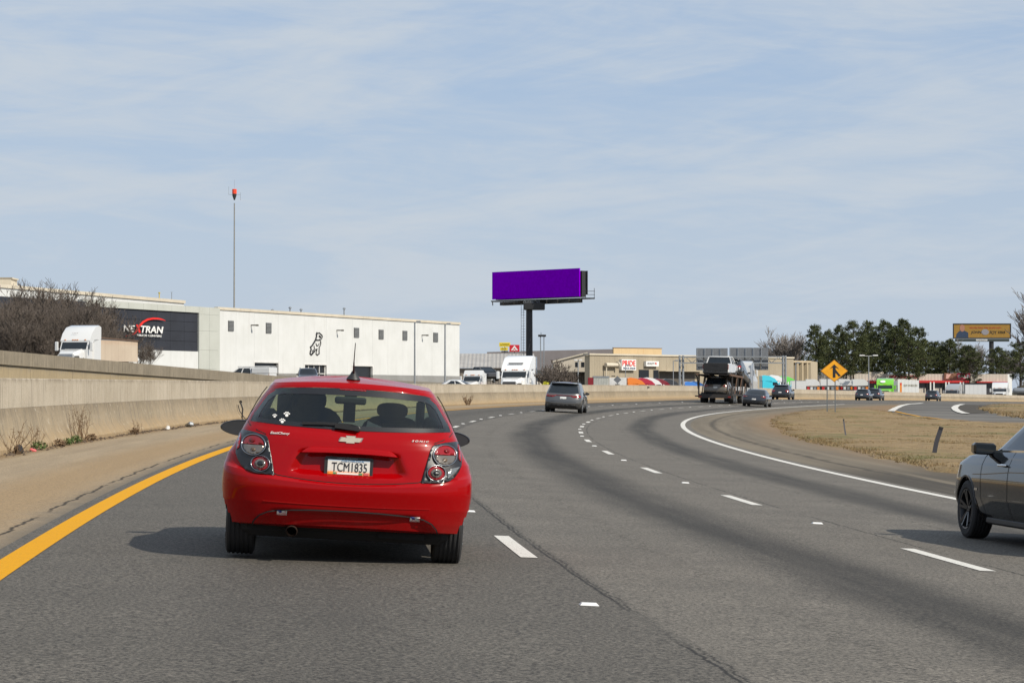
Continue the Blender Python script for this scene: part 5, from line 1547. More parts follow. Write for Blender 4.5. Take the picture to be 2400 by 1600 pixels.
# sign: NEXTRAN with red swoosh
M_signw = principled('sign_white', (.8, .8, .78), .5); M_signred = principled('sign_red', (.75, .02, .01), .4)
def wtext(body, px0, py0, px1, py1, mat, name, yoff=-.55, par=None, lc=loc, **k):
    u0, z1 = lc(px0, py0); u1, z0 = lc(px1, py1)
    return text(body, u1 - u0, z1 - z0, mat, par or bld, name, frameM(((u0 + u1) / 2, yoff, (z0 + z1) / 2)), .05, **k)
wtext('NE', 281, 761.5, 308, 778, M_signw, 'sign_lettering', bold=.012, shear=.2)
wtext('TRAN', 322, 763, 375, 781.5, M_signw, 'sign_lettering', bold=.015, shear=.2)
wtext('TRUCK CENTERS', 312, 783, 371, 790, M_signw, 'sign_lettering', bold=.008, shear=.15)
def wpoly(pts, name, mat, yoff, lc=loc, par=None):
    bb = B(); P = [lc(*p) for p in pts]; bb.prism(P, 'y', yoff, yoff + .05); return bb.build(name, mat, par or bld)
sw_c = [(284, 787.5, .3), (297, 786, 1.6), (306, 781, 2.0), (313, 773, 2.2), (319, 763, 2.4), (327, 754.5, 2.5), (338, 748.5, 2.4), (350, 746.3, 2.2), (362, 746.6, 1.9), (372, 748.5, 1.4), (380, 751.5, .2)]
upper, lower = [], []
for i, (x, y, w_) in enumerate(sw_c):
    a = sw_c[max(0, i - 1)]; c = sw_c[min(len(sw_c) - 1, i + 1)]; dx, dy = c[0] - a[0], c[1] - a[1]; l = math.hypot(dx, dy)
    upper.append((x + dy / l * w_, y - dx / l * w_)); lower.append((x - dy / l * w_, y + dx / l * w_))
bb = B()
for k in range(len(sw_c) - 1):
    q = [loc(*upper[k]), loc(*upper[k + 1]), loc(*lower[k + 1]), loc(*lower[k])]; bb.add([(a, -.62, z) for a, z in q], [(0, 1, 2, 3)])
bb.build('red_swoosh', M_signred, bld)
wpoly([(309.5, 760.5), (314, 760.5), (321, 779.5), (316.5, 779.5)], 'red_stroke', M_signred, -.68)
# dog outline emblem, drawn in dark tube lines
bd_ = thing('x', None, None); bpy.data.objects.remove(bd_)
DG = lambda x, y: (700 + x * .04464, 770 + y * .04464)
def dog_line(pts, r_):
    bb = B(); P = []
    for x, y in pts: u, z = loc(*DG(x, y)); P.append((u, -.06, z))
    bb.tube(P, r_, 5); return bb
lines_ = [([(940, 210), (905, 300), (915, 400), (890, 490), (865, 590), (780, 740), (680, 900), (590, 970), (640, 1080), (600, 1180), (575, 1300), (640, 1370), (705, 1330), (700, 1280), (780, 1230), (820, 1180)], .15),
          ([(940, 210), (980, 250), (1060, 215), (1140, 290), (1210, 350), (1225, 430), (1190, 530), (1110, 590), (1060, 570)], .10),
          ([(1050, 375), (1145, 460)], .16), ([(870, 590), (960, 600), (1080, 600)], .10),
          ([(1130, 640), (1140, 780), (1110, 900), (1060, 980), (1050, 1200), (1060, 1310), (960, 1385), (890, 1320), (920, 1180), (950, 1040)], .12),
          ([(890, 770), (930, 900), (1010, 880), (1060, 780)], .09), ([(790, 900), (810, 1100), (690, 1170)], .10), ([(870, 1090), (920, 1130)], .14)]
em = None
for pts, r_ in lines_:
    o = dog_line(pts, r_).build('dog_emblem_line', M_ink, bld, 40)

# ---- radio mast behind
p = at(548.5, 905, 500); H_ = hz(452, 500)
mst = thing('radio_mast', 'tall thin radio mast with a red lamp drum rising behind the white building', 'mast', (p.x, p.y, 1))
bb = B(); bb.tube([(0, 0, 0), (0, 0, H_ - 3)], [.20, .11], 8); bb.build('pole', principled('weathered_pole', (.20, .195, .18), .7), mst, 40)
bb = B(); bb.lathe([(0, .12), (.9, .42), (1.2, .42), (1.2, .05)], (0, 0, H_ - 2.4), 'z', 12); bb.build('lamp_base', M_black, mst, 40)
bb = B(); bb.lathe([(0, .05), (0, .46), (.9, .46), (1.0, .05)], (0, 0, H_ - 1.15), 'z', 12); bb.build('red_lamp', principled('obstruction_red', (.75, .06, .02), .3), mst, 40)
bb = B(); bb.beam((-1.15, 0, H_ - 1.3), (1.2, 0, H_ - 1.3), .06); bb.tube([(-1.15, 0, H_ - 1.3), (-1.15, 0, H_ + .3)], .025, 5); bb.tube([(1.2, 0, H_ - 2.4), (1.2, 0, H_ - .9)], .03, 5); bb.tube([(0, 0, H_), (0, 0, H_ + 1.6)], .02, 4)
bb.build('antenna_arm', M_galv, mst)

# ---- lamp posts in front of the white building
def lamp_post(px, pyt, D, label, zb_=1.5, heads=1, r_=.14, wd=1.0):
    X = wx(px, D); zt = hz(pyt, D); t = thing('lamp_post', label, 'lamp post', (X, D, zb_))
    bb = B(); bb.tube([(0, 0, 0), (0, 0, zt - zb_)], [r_, r_ * .8], 8); bb.build('pole', M_galv, t, 40)
    for k in range(heads):
        sg = (-1) ** k; bb = B(); bb.beam((0, 0, zt - zb_ - .1), (sg * wd, 0, zt - zb_), .08); bb.cbox(*sorted((sg * wd * .6, sg * (wd + .5))), -.25, .25, zt - zb_ - .1, zt - zb_ + .15, .04); bb.build('lamp_head', M_white if heads > 1 else M_galv, t)
    return t
lamp_post(972, 754, 380, 'grey lamp post before the white wall, left one of two near its right end', heads=1, wd=.4)
lamp_post(1043, 759, 400, 'grey lamp post nearest the right corner of the white building', heads=1, wd=.4)

# ---- main billboard
Db = 420
bbx = thing('purple_billboard', 'tall steel billboard on one dark post with a plain purple face', 'billboard', (wx(1240, Db), Db, 1.0))
zf0, zf1 = hz(698, Db) - 1, hz(636.5, Db) - 1
def bx_(px): return wx(px, Db) - wx(1240, Db)
M_purple = principled('purple_face', (.23, .0, .58), .9, spec=0.0)
t_ = MAT['purple_face'].node_tree.nodes
ya = -1.0
xl, xr = bx_(1154), bx_(1357)
face = thing('face', None, None); bpy.data.objects.remove(face)
dyl = .0
bb = B(); zl1 = hz(640.5, Db) - 1; zl0 = hz(698.5, Db) - 1; zr1 = hz(632, Db + 3) - 1; zr0 = hz(696, Db + 3) - 1
# the face is turned a little: its right end stands nearer
v = [(xl, 2.4, zf0 + .05), (xr * .985, -2.4, zf0 + .05), (xr * .985, -2.4, zf1), (xl, 2.4, zf1)]
def quadbox(bb, a, c, z0, z1, th):
    a, c = Vector(a), Vector(c); d = (c - a).normalized(); n_ = Vector((d.y, -d.x, 0)) * th
    vs = [(a.x, a.y, z0), (c.x, c.y, z0), (c.x - n_.x, c.y - n_.y, z0), (a.x - n_.x, a.y - n_.y, z0)]; vs += [(x, y, z1) for x, y, _ in vs]
    bb.add(vs, [(0, 3, 2, 1), (4, 5, 6, 7), (0, 1, 5, 4), (1, 2, 6, 5), (2, 3, 7, 6), (3, 0, 4, 7)])
yl, yr = 7.0, -7.0
zmid0, zmid1 = zf0, zf1 + .25
bb = B(); quadbox(bb, (xl * (Db + yl) / Db + wx(1240, yl) * 0, yl), (xr * (Db + yr) / Db, yr), zmid0, zmid1, .25); bb.build('purple_face', M_purple, bbx)
bb = B(); quadbox(bb, (xl + .5, yl + .4), (xr + .3, yr + .4), zmid0 - .1, zmid1 - .4, .9); bb.build('back_frame', M_black, bbx)
bb = B(); quadbox(bb, (xl + .9, yl + 2.4), (xr + 1.2, yr + 2.9), zmid0 + .4, zmid1 - .3, .25); bb.build('rear_face', M_darktrim, bbx)
bb = B(); quadbox(bb, (xl - .3, yl - .9), (xr + 1.5, yr - .9), zmid0 - .45, zmid0 - .25, 1.4); bb.build('catwalk', M_black, bbx)
for k in range(9):
    f = k / 8; x = xl + (xr - xl) * f; y = yl + (yr - yl) * f
    bb = B(); bb.beam((x, y + .5, zmid0 - .9), (x, y - 1.6, zmid0 - .5), .16, .22); bb.build('catwalk_bracket', M_black, bbx)
bb = B(); quadbox(bb, (xl + 1.2, yl + .5), (xr - .3, yr + .5), zmid0 - 1.0, zmid0 - .45, 1.0); bb.build('main_beam', M_black, bbx)
zc = zmid0 - 1.0; cxp = bx_(1240.5)
bb = B(); bb.cbox(cxp - .9, cxp + 2.6, -1.2, 1.4, zc - 1.0, zc + .2, .1); bb.build('head_plate', M_black, bbx)
bb = B(); bb.lathe([(0, .60), (zc - .9, .54), (zc - .8, .66), (zc - .3, .66)], (cxp, 0, 0), 'z', 20); bb.build('post', principled('post_black', (.022, .023, .028), .5, .2), bbx, 40)
bb = B()
for x in (-.95, -1.35): bb.tube([(cxp + x, -.3, 2), (cxp + x, -.3, zc)], .045, 5)
bb.build('ladder_rail', M_galv, bbx)
for k in range(26):
    bb = B(); z = 3 + k * (zc - 3.5) / 26; bb.beam((cxp - 1.35, -.3, z), (cxp - .7, -.3, z), .05); bb.build('ladder_rung', M_galv, bbx)
for k in range(3): bb = B(); z = zmid0 - .3 + k * .55; bb.beam((xr + .2, yr - .9, z), (xr + 2.4, yr - .9, z), .08); bb.build('guard_rail', M_black, bbx)
bb = B()
for x in (.9, 2.3): bb.beam((xr + x, yr - .9, zmid0 - .4), (xr + x, yr - .9, zmid0 + 1.3), .08)
bb.build('guard_post', M_black, bbx)
text('OUTFRONT', 2.8, .32, M_galv, bbx, 'owner_plate', frameM((cxp + .4, -.62, zmid0 - .70)), .01, bold=.02)

# ---- twin poles and street signs right of the post
p = at(1271, 900, 600)
t = thing('twin_pole', 'thin twin-legged pole with a dark cap just right of the billboard post', 'pole', (p.x, p.y, 1))
zt = hz(786, 600) - 1
bb = B(); bb.tube([(-.25, 0, 0), (-.45, 0, zt)], .12, 5); bb.build('leg', M_galv, t); bb = B(); bb.tube([(.35, 0, 0), (.4, 0, zt)], .12, 5); bb.build('leg', M_galv, t)
bb = B(); bb.cbox(-1.0, .9, -.3, .3, zt - .3, zt + .2, .06); bb.tube([(-.3, 0, zt), (-.3, 0, zt + .7)], .06, 4); bb.build('cap', M_black, t)
def board(px0, py0, px1, py1, D, name, label, cat, mat, th=.3, posts=1, zb_=1.0, pc=M_galv):
    t = thing(name, label, cat, (wx((px0 + px1) / 2, D), D, zb_)); w_ = wx(px1, D) - wx(px0, D); z1, z0 = hz(py0, D) - zb_, hz(py1, D) - zb_
    bb = B(); bb.cbox(-w_ / 2, w_ / 2, 0, th, z0, z1, .03); o = bb.build('panel', mat, t)
    if posts:
        for k in range(posts):
            x = 0 if posts == 1 else (-w_ * .3 + w_ * .6 * k); bb = B(); bb.tube([(x, th + .1, 0), (x, th + .1, z1 - .1)], .12, 6); bb.build('post', pc, t)
    return t, w_, z0, z1
M_yel = principled('sign_yellow', (.75, .58, .03), .5)
t, w_, z0, z1 = board(1170, 802.5, 1196, 812, 640, 'yellow_sign', 'small two-row yellow roadside sign left of the red one above the grey roof', 'sign', M_yel)
bb = B(); bb.cbox(-w_ * .42, w_ * .28, -.02, .3, z0 - (z1 - z0) * .95, z0 - .2, .03); bb.build('lower_panel', M_yel, t)
text('LOWEST', w_ * .8, (z1 - z0) * .5, principled('ink_olive', (.20, .15, .02), .5), t, 'lettering', frameM((0, -.03, (z0 + z1) / 2)), .01)
text('GAS', w_ * .42, (z1 - z0) * .5, MAT['ink_olive'], t, 'lettering', frameM((-w_ * .08, -.05, z0 - (z1 - z0) * .5)), .01)
bb = B(); bb.cbox(-w_ * .3, w_ * .3, 0, .3, z0 - (z1 - z0) * 1.35, z0 - (z1 - z0) * 1.08, .02); bb.build('dark_panel', M_ink, t)
t, w_, z0, z1 = board(1194, 808, 1217.5, 824, 630, 'red_sign', 'small square red sign with a white triangle mark beside the billboard post', 'sign', principled('sign_crimson', (.55, .015, .03), .5))
bb = B(); bb.prism([(-w_ * .36, z0 + .35), (0, z1 - .15), (w_ * .36, z0 + .35), (w_ * .2, z0 + .35), (0, z0 + 1.0), (-w_ * .2, z0 + .35)], 'y', -.05, -.01); bb.build('triangle_mark', M_signw, t)
bb = B(); bb.prism([(-w_ * .16, z0 + .3), (w_ * .16, z0 + .3), (0, z0 + .62)], 'y', -.05, -.01); bb.build('triangle_mark', M_signw, t)

# ---- grey-roofed warehouse and its gable
Dw = 560
g0, g1 = wx(1060, Dw), wx(1380, Dw); ze, zr = hz(861, Dw), hz(828, Dw + 16)
wh = thing('grey_roof_warehouse', 'low warehouse with long ribbed grey metal roof and taupe wall', 'building', (0, Dw, 0))
n = 26; dx = (g1 - 12 - g0) / n
for k in range(n):
    bb = B(); a = g0 + dx * k; c = a + dx - .03; bb.add([(a, -.8, ze), (c, -.8, ze), (c, 18, zr), (a, 18, zr), (a, -.8, ze - .12), (c, -.8, ze - .12), (c, 18, zr - .12), (a, 18, zr - .12)], [(0, 1, 2, 3), (7, 6, 5, 4), (0, 4, 5, 1), (1, 5, 6, 2), (2, 6, 7, 3), (3, 7, 4, 0)]); bb.build('roof_sheet', M_metalroof, wh)
bb = B(); bb.box(g0, g1 - 12, 0, 30, .5, ze - .2); bb.build('wall', M_taupe, wh)
bb = B(); u0 = wx(1250, Dw); bb.box(u0, u0 + 1.9, -.06, -.01, hz(880, Dw), hz(867, Dw)); bb.build('roller_door', principled('door_dark', (.07, .068, .065), .6), wh)
gb = thing('gabled_shed', 'cream gabled shed end with two small windows and a dark canopy', 'building', (0, Dw - 6, 0)); D2 = Dw - 6
gx0, gx1 = wx(1298, D2), wx(1382, D2)
bb = B(); bb.prism([(gx0, .5), (gx1, .5), (gx1, hz(829, D2)), (wx(1376, D2), hz(827, D2)), (gx0, hz(848, D2))], 'y', 0, 25); bb.build('wall', wall_m('cream_wall', (.56, .50, .41), (.50, .445, .36)), gb)
bb = B(); bb.beam((gx0 - .5, -.2, hz(848, D2)), (wx(1377, D2), -.2, hz(826.5, D2)), .35, .3); bb.build('gable_trim', M_cream, gb)
for px in (1352, 1366): bb = B(); x = wx(px, D2); bb.box(x - .36, x + .36, -.05, -.01, hz(860, D2), hz(848.5, D2)); bb.build('window', M_dk, gb)
bb = B(); bb.cbox(wx(1325, D2), wx(1398, D2), -4, -.02, hz(874, D2), hz(871.5, D2), .03); bb.build('canopy', M_black, gb)
bb = B(); bb.box(wx(1328, D2), wx(1376, D2), -.04, -.02, .5, hz(874, D2)); bb.build('shaded_wall', M_taupe, gb)
# ---- tan ribbed building with the red lettered sign
D3 = 545
A3, ang3, L3, loc3 = wall_frame(1382, 545, 1860, 600)
tb = thing('tan_ribbed_building', 'tan ribbed metal building with white box signs and dark doorways', 'building', (A3.x, A3.y, 0), (0, 0, ang3))
zt3 = loc3(1400, 832)[1]
def rib_boxes(u0, u1, n):
    for a, c in zip(np.linspace(u0, u1, n + 1)[:-1], np.linspace(u0, u1, n + 1)[1:]):
        bb = B(); bb.box(a + .012, c - .012, 0, .3, .5, zt3); bb.build('wall_sheet', M_tanribs, tb)
rib_boxes(0, loc3(1497, 880)[0], 10); rib_boxes(loc3(1497, 880)[0], L3, 24)
bb = B(); bb.box(.1, L3, .31, 1.5, .5, zt3 - .1); bb.build('wall_core', M_tan, tb)
bb = B(); bb.box(-.3, L3, -.25, 1.6, zt3, zt3 + .35); bb.build('roof_edge', M_cream, tb)
def tbox(px0, py0, px1, py1, y0, y1, name, mat):
    u0, z1 = loc3(px0, py0); u1, z0 = loc3(px1, py1); bb = B(); bb.box(u0, u1, y0, y1, z0, z1); return bb.build(name, mat, tb)
tbox(1496.7, 866, 1520.5, 890, -.06, -.01, 'doorway', M_dk); tbox(1531, 867, 1543, 890, -.06, -.01, 'doorway', M_dk)
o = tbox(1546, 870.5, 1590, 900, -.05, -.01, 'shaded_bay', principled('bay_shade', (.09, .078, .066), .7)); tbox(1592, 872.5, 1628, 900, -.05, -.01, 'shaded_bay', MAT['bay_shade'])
tbox(1544, 869, 1640, 870.7, -2.0, -.02, 'canopy', M_cream)
tbox(1451, 842, 1484.8, 867.5, -.75, -.05, 'box_sign', M_signw)
wtext('PRIDE', 1452.5, 844.5, 1483, 857.5, M_signred, 'sign_lettering', -.80, tb, loc3, bold=.008)
wtext('TRUCK SALES', 1453.5, 860, 1482.5, 865, principled('ink_blue_grey', (.12, .15, .25), .5), 'sign_lettering', -.80, tb, loc3)
tbox(1508.5, 846, 1538, 858.5, -.75, -.05, 'box_sign', M_signw)
wtext('QUALITY', 1511, 849, 1528, 854.5, MAT['ink_grey'], 'sign_lettering', -.80, tb, loc3); wtext('R', 1529.5, 849, 1533, 854, M_signred, 'sign_lettering', -.80, tb, loc3)
u0, zz1 = loc3(1413, 855); u1, _ = loc3(1434, 855)
bb = B(); bb.tube([(u0, -.8, zz1), (u1 + .8, -.8, zz1)], .45, 12); bb.lathe([(0, .45), (.05, .75), (.4, .75), (.42, .05)], (u1 + .8, -.8, zz1), 'x', 14); bb.tube([(u0 + .3, -.8, zz1), (u0 + .3, -.6, zz1 - 3)], .16, 6); bb.build('duct', M_cream, tb, 40)
# ---- peach building behind
A4, ang4, L4, loc4 = wall_frame(1438, 690, 1551, 700)
pb = thing('peach_block', 'flat peach-coloured block with rust streaks rising behind the tan building', 'building', (A4.x, A4.y, 0), (0, 0, ang4))
zt4 = loc4(1500, 816)[1]
M_peach = wall_m('peach_wall', (.62, .46, .26), (.57, .42, .235), dirt=(.45, .22, .08), damt=.35)
gg = np.linspace(0, L4, 7)
for a, c in zip(gg[:-1], gg[1:]): bb = B(); bb.box(a + .01, c - .01, 0, .4, .5, zt4); bb.build('wall_panel', M_peach, pb)
bb = B(); bb.prism([(0, .45), (L4, .45), (L4, .6), (L4 + 9.5, 60), (0, 60)], 'z', .5, zt4 - .3); bb.build('side_wall', wall_m('pale_pink_wall', (.66, .54, .47), (.60, .49, .42), dirt=(.5, .22, .12), damt=.35), pb)
bb = B(); bb.box(-.1, L4 + .1, -.1, .5, zt4, zt4 + .14); bb.build('roof_edge', principled('rust_edge', (.22, .13, .07), .8), pb)

# ---- fluted concrete block
A5, ang5, L5, loc5 = wall_frame(1760, 590, 1889, 610)
fb = thing('fluted_block', 'tan windowless concrete block with deep vertical flutes', 'building', (A5.x, A5.y, 0), (0, 0, ang5))
zt5 = loc5(1889, 845.5)[1]
M_flute = wall_m('fluted_concrete', (.44, .36, .245), (.39, .315, .21), damt=.2)
nf = 11
for k in range(nf):
    a = L5 * k / nf; bb = B(); bb.prism([(a + .1, 0), (a + L5 / nf * .52, -1.2), (a + L5 / nf * .52, 0)], 'z', .5, zt5 - .5); bb.prism([(a + .1, 0), (a + L5 / nf * .30, -1.3), (a + L5 / nf * .52, -1.3), (a + L5 / nf * .52, 0)], 'z', .5, zt5 - .52); bb.build('flute', M_flute, fb)
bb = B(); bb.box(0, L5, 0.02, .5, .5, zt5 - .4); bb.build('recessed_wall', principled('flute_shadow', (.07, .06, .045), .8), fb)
bb = B(); bb.box(0, L5 + .1, -1.35, .6, zt5 - .5, zt5); bb.build('cornice', M_flute, fb)
def toL(A_, ang_, px, D):
    v = Matrix.Rotation(-ang_, 2) @ Vector((wx(px, D) - A_.x, D - A_.y)); return (v.x, v.y)
bb = B(); q0 = toL(A5, ang5, 1890, 610); q1 = toL(A5, ang5, 1916, 632); q2 = toL(A5, ang5, 1880, 640); bb.prism([(q0[0], q0[1] - 1.3), q1, q2, (q0[0] - 2, q0[1] + 2)], 'z', .5, zt5 - .02); bb.build('end_wall', M_tan, fb)

# ---- furniture store
A6, ang6, L6, loc6 = wall_frame(1925, 650, 2362, 660)
st = thing('furniture_store', 'long low pale store with red awnings, white piers and a bright sale screen', 'building', (A6.x, A6.y, 0), (0, 0, ang6))
zt6 = loc6(2200, 876)[1]
M_store = wall_m('store_wall', (.54, .49, .43), (.48, .44, .38), rib=.4, damt=.2)
gg = np.linspace(0, L6, 15)
for a, c in zip(gg[:-1], gg[1:]): bb = B(); bb.box(a + .012, c - .012, 0, .4, loc6(2200, 896.5)[1], zt6); bb.build('fascia_panel', M_store, st)
bb = B(); bb.box(0, L6, .42, 6, .2, zt6 - .1); bb.build('wall_core', M_store, st)
bb = B(); bb.box(0, L6, .3, .41, .2, loc6(2200, 896.5)[1]); bb.build('shopfront_glass', principled('shop_glass', (.05, .05, .055), .15), st)
bb = B(); bb.box(loc6(1980, 870)[0], loc6(2080, 870)[0], 3, 6, zt6, zt6 + .5); bb.build('roof_parapet', M_cream, st)
bb = B(); bb.prism([(L6, 0), (L6 + 2.2, 2.5), (L6 + 2.2, 8), (L6, 8)], 'z', .2, zt6); bb.build('end_wall', M_wallwhite, st)
M_awn = principled('awning_red', (.48, .012, .015), .6)
def sbox(px0, py0, px1, py1, y0, y1, name, mat):
    u0, z1 = loc6(px0, py0); u1, z0 = loc6(px1, py1); bb = B(); bb.box(u0, u1, y0, y1, z0, z1); return bb.build(name, mat, st)
sbox(2030, 892, 2053, 898, -1.4, -.02, 'awning', M_awn); sbox(2150, 891.3, 2267, 896.8, -1.4, -.02, 'awning', M_awn); sbox(2286, 894, 2358, 896.5, -1.0, -.02, 'awning', M_awn)
for px in (2176, 2184, 2212, 2219, 2246, 2253): sbox(px - 1.6, 895, px + 1.6, 930, -1.5, -1.41, 'pier', M_white)
for px in (2160, 2198, 2232): sbox(px - 9, 908, px + 9, 930, -.1, .25, 'stall_riser', M_store)
wtext('NEW HOME OUTLET', 2083, 879.5, 2155, 886, principled('store_crimson', (.30, .01, .025), .5), 'sign_lettering', -.10, st, loc6, bold=.04, shear=.3)
sbox(2212, 874, 2272.5, 889, -.5, -.02, 'sale_screen', principled('screen_brown', (.20, .09, .05), .5)); sbox(2241, 875, 2271.5, 888, -.56, -.51, 'screen_field', principled('screen_magenta', (.50, .01, .07), .4))
wtext('SALE', 2242.5, 878, 2270, 885.5, M_signw, 'sign_lettering', -.60, st, loc6, bold=.04)
wpoly([(2216, 876), (2228, 876), (2220, 887), (2215, 887)], 'screen_picture', principled('screen_pink', (.6, .35, .30), .5), -.60, loc6, st)

# ---- lawyer billboard, right
D7 = 740
lb = thing('portrait_billboard', 'wide mustard billboard with a suited portrait on a dark post at the right', 'billboard', (wx(2302, D7), D7, .5))
w7 = wx(2368, D7) - wx(2236, D7); za, zb_ = hz(791, D7) - .5, hz(760, D7) - .5
M_must = principled('mustard_face', (.30, .165, .022), .6)
bb = B(); bb.box(-w7 / 2, w7 / 2, 0, .3, za, zb_); bb.build('face', M_must, lb)
bb = B(); t_ = .28
for q in ((-w7 / 2 - t_, -w7 / 2, za - t_, zb_ + t_), (w7 / 2, w7 / 2 + t_, za - t_, zb_ + t_), (-w7 / 2, w7 / 2, zb_, zb_ + t_), (-w7 / 2, w7 / 2, za - t_, za)): bb.box(q[0], q[1], -.1, .35, q[2], q[3])
bb.build('frame', M_black, lb)
bb = B(); bb.box(-w7 / 2 + .5, w7 / 2 - .3, -.2, 1.2, za - 1.15, za - .35); bb.build('skirt', principled('skirt_dark', (.03, .04, .036), .6), lb)
bb = B(); bb.lathe([(0, .75), (za - 1.1, .7)], (wx(2325, D7) - wx(2302, D7), .8, 0), 'z', 16); bb.build('post', M_black, lb, 40)
hgt = zb_ - za
bb = B(); bb.prism([(-w7 * .465, za + .02), (-w7 * .245, za + .02), (-w7 * .245, za + hgt * .38), (-w7 * .30, za + hgt * .50), (-w7 * .335, za + hgt * .55), (-w7 * .375, za + hgt * .55), (-w7 * .41, za + hgt * .48), (-w7 * .45, za + hgt * .3)], 'y', -.04, -.01); bb.build('suit_print', principled('navy_print', (.02, .04, .085), .6), lb)
bb = B(); bb.prism(circ(-w7 * .352, za + hgt * .72, .75, 1.05, 18), 'y', -.06, -.02); bb.build('head_print', principled('skin_print', (.36, .17, .11), .6), lb)
text('JOHN', w7 * .19, hgt * .26, M_ink, lb, 'lettering', frameM((-w7 * .105, -.03, za + hgt * .38)), .01, bold=.02, shear=.15)
text('FOY', w7 * .13, hgt * .26, M_ink, lb, 'lettering', frameM((w7 * .20, -.03, za + hgt * .38)), .01, bold=.02, shear=.15)
text('THE STRONG ARM', w7 * .13, hgt * .2, M_ink, lb, 'lettering', frameM((w7 * .345, -.03, za + hgt * .40)), .01)
text('PROTECTING THE GOOD GUY', w7 * .56, hgt * .12, principled('print_red', (.42, .03, .02), .6), lb, 'lettering', frameM((w7 * .06, -.03, za + hgt * .74)), .01, bold=.01)
bb = B(); bb.prism(circ(w7 * .055, za + hgt * .42, 1.1, .85, 18), 'y', -.05, -.01); bb.build('round_emblem', principled('print_grey', (.25, .24, .26), .6), lb)
bb = B(); bb.box(-w7 * .11, w7 * .09, -.26, -.21, za - .95, za - .5); bb.build('owner_plate', M_signw, lb)
text('OUTFRONT', w7 * .18, .28, M_ink, lb, 'lettering', frameM((-w7 * .01, -.28, za - .72)), .005)

# ---- overhead sign gantry seen from behind
D8 = 400
gt = thing('sign_gantry', 'overhead highway gantry with two large grey sign backs on a lattice truss', 'gantry', (0, D8, 0))
M_signback = principled('sign_back_grey', (.17, .18, .195), .5, .2)
def sb(px0, py0, px1, py1, nm, n):
    x0, x1 = wx(px0, D8), wx(px1, D8); z1, z0 = hz(py0, D8), hz(py1, D8)
    for k in range(n):
        a = x0 + (x1 - x0) * k / n; c = x0 + (x1 - x0) * (k + 1) / n - .03
        bb = B(); bb.box(a, c, 0, .08, z0, z1); o = bb.build('sign_panel', M_signback, gt)
        bb = B(); bb.beam((a + .12, -.12, z0), (a + .12, -.12, z1), .12, .12); bb.build('stiffener', M_galv, o)
sb(1632, 815.5, 1706, 867.5, 'a', 4); sb(1710, 814.5, 1801, 867, 'b', 5)
xa, xb = wx(1590, D8), wx(1838, D8); zt_, zb2 = hz(836, D8), hz(850.5, D8)
for z in (zt_, zb2):
    for y in (-.5, -1.6): bb = B(); bb.beam((xa, y, z), (xb, y, z), .16, .16); bb.build('truss_chord', M_galv, gt)
for k in range(16):
    x = xa + (xb - xa) * k / 16; x2 = xa + (xb - xa) * (k + 1) / 16; bb = B(); bb.beam((x, -1.05, zt_ if k % 2 else zb2), (x2, -1.05, zb2 if k % 2 else zt_), .09); bb.build('truss_web', M_galv, gt)
for px in (1592, 1600, 1833.5, 1839.5):
    x = wx(px, D8); bb = B(); bb.tube([(x, -1, .6), (x, -1, zt_ + .2)], .17, 8); bb.build('column', M_galv, gt, 40)
for px, px2 in ((1592, 1600), (1833.5, 1839.5)):
    for k in range(8):
        z = .8 + k * (zt_ - 1) / 8; bb = B(); bb.beam((wx(px if k % 2 else px2, D8), -1, z), (wx(px2 if k % 2 else px, D8), -1, z + (zt_ - 1) / 8), .07); bb.build('column_brace', M_galv, gt)
lamp_post(2036, 833, 520, 'double-headed street lamp in front of the pines', .6, 2, .12, 1.4)
lamp_post(1578, 845, 500, 'slim dark lamp post with a curled top before the tan building', .8, 1, .10, .5)
lamp_post(1355, 844, 470, 'short wooden lamp post with two small floodlights by the cream gable', .8, 2, .12, .25)
lamp_post(1865, 850, 480, 'white post standing before the fluted block', .8, 1, .12, .3)
lamp_post(1466, 856, 470, 'slim post standing in front of the red lettered sign', .8, 1, .07, .2)

# ---- merge sign on two posts, delineator stakes
p = ground(1938.5, 968); p2 = ground(1968.5, 969.5); Dm = p.y
ms = thing('merge_sign', 'yellow diamond merge warning sign on two thin steel posts in the grass verge', 'road sign', ((p.x + p2.x) / 2, p.y, p.z))
zc_ = hz(869, Dm) - p.z; hwx = wx(1955 + 32.4, Dm) - wx(1955, Dm); hzz = 26.2 / FPX * Dm; xo = wx(1955, Dm) - (p.x + p2.x) / 2
M_warn = principled('warning_yellow', (.80, .36, .012), .45); M_warnrim = principled('warning_rim', (.42, .17, .012), .5)
def diamond(s): return [(xo - hwx * s, zc_), (xo, zc_ - hzz * s), (xo + hwx * s, zc_), (xo, zc_ + hzz * s)]
for i, px in enumerate((p.x, p2.x)):
    x = px - (p.x + p2.x) / 2; bb = B(); bb.prism([(x - .035, -.0), (x + .035, 0), (x + .035, .05), (x - .035, .05)], 'z', -.4, zc_ + .1); bb.build('post', principled('post_green_grey', (.16, .18, .19), .5, .5), ms)
bb = B(); bb.prism(diamond(1.0), 'y', -.045, -.03); o = bb.build('sign_plate', M_warnrim, ms)
bb = B(); bb.prism(diamond(.93), 'y', -.052, -.046); bb.build('yellow_field', M_warn, o)
sx2, sz2 = hwx, hzz
arrow = [(-.09, -.50), (.075, -.50), (.075, -.14), (.20, -.30), (.27, -.42), (.40, -.36), (.30, -.22), (.12, .06), (.085, .12), (.085, .26), (.16, .22), (.30, .12), (.005, .50), (-.30, .12), (-.13, .24), (-.09, .26)]
bb = B(); vv = [Vector((xo + a * sx2, zc_ + c * sz2)) for a, c in [(a * 1.2, c * 1.2) for a, c in arrow]]
v_, e_, f_, *_r = delaunay_2d_cdt(vv, [], [list(range(len(vv)))], 1, 1e-5)
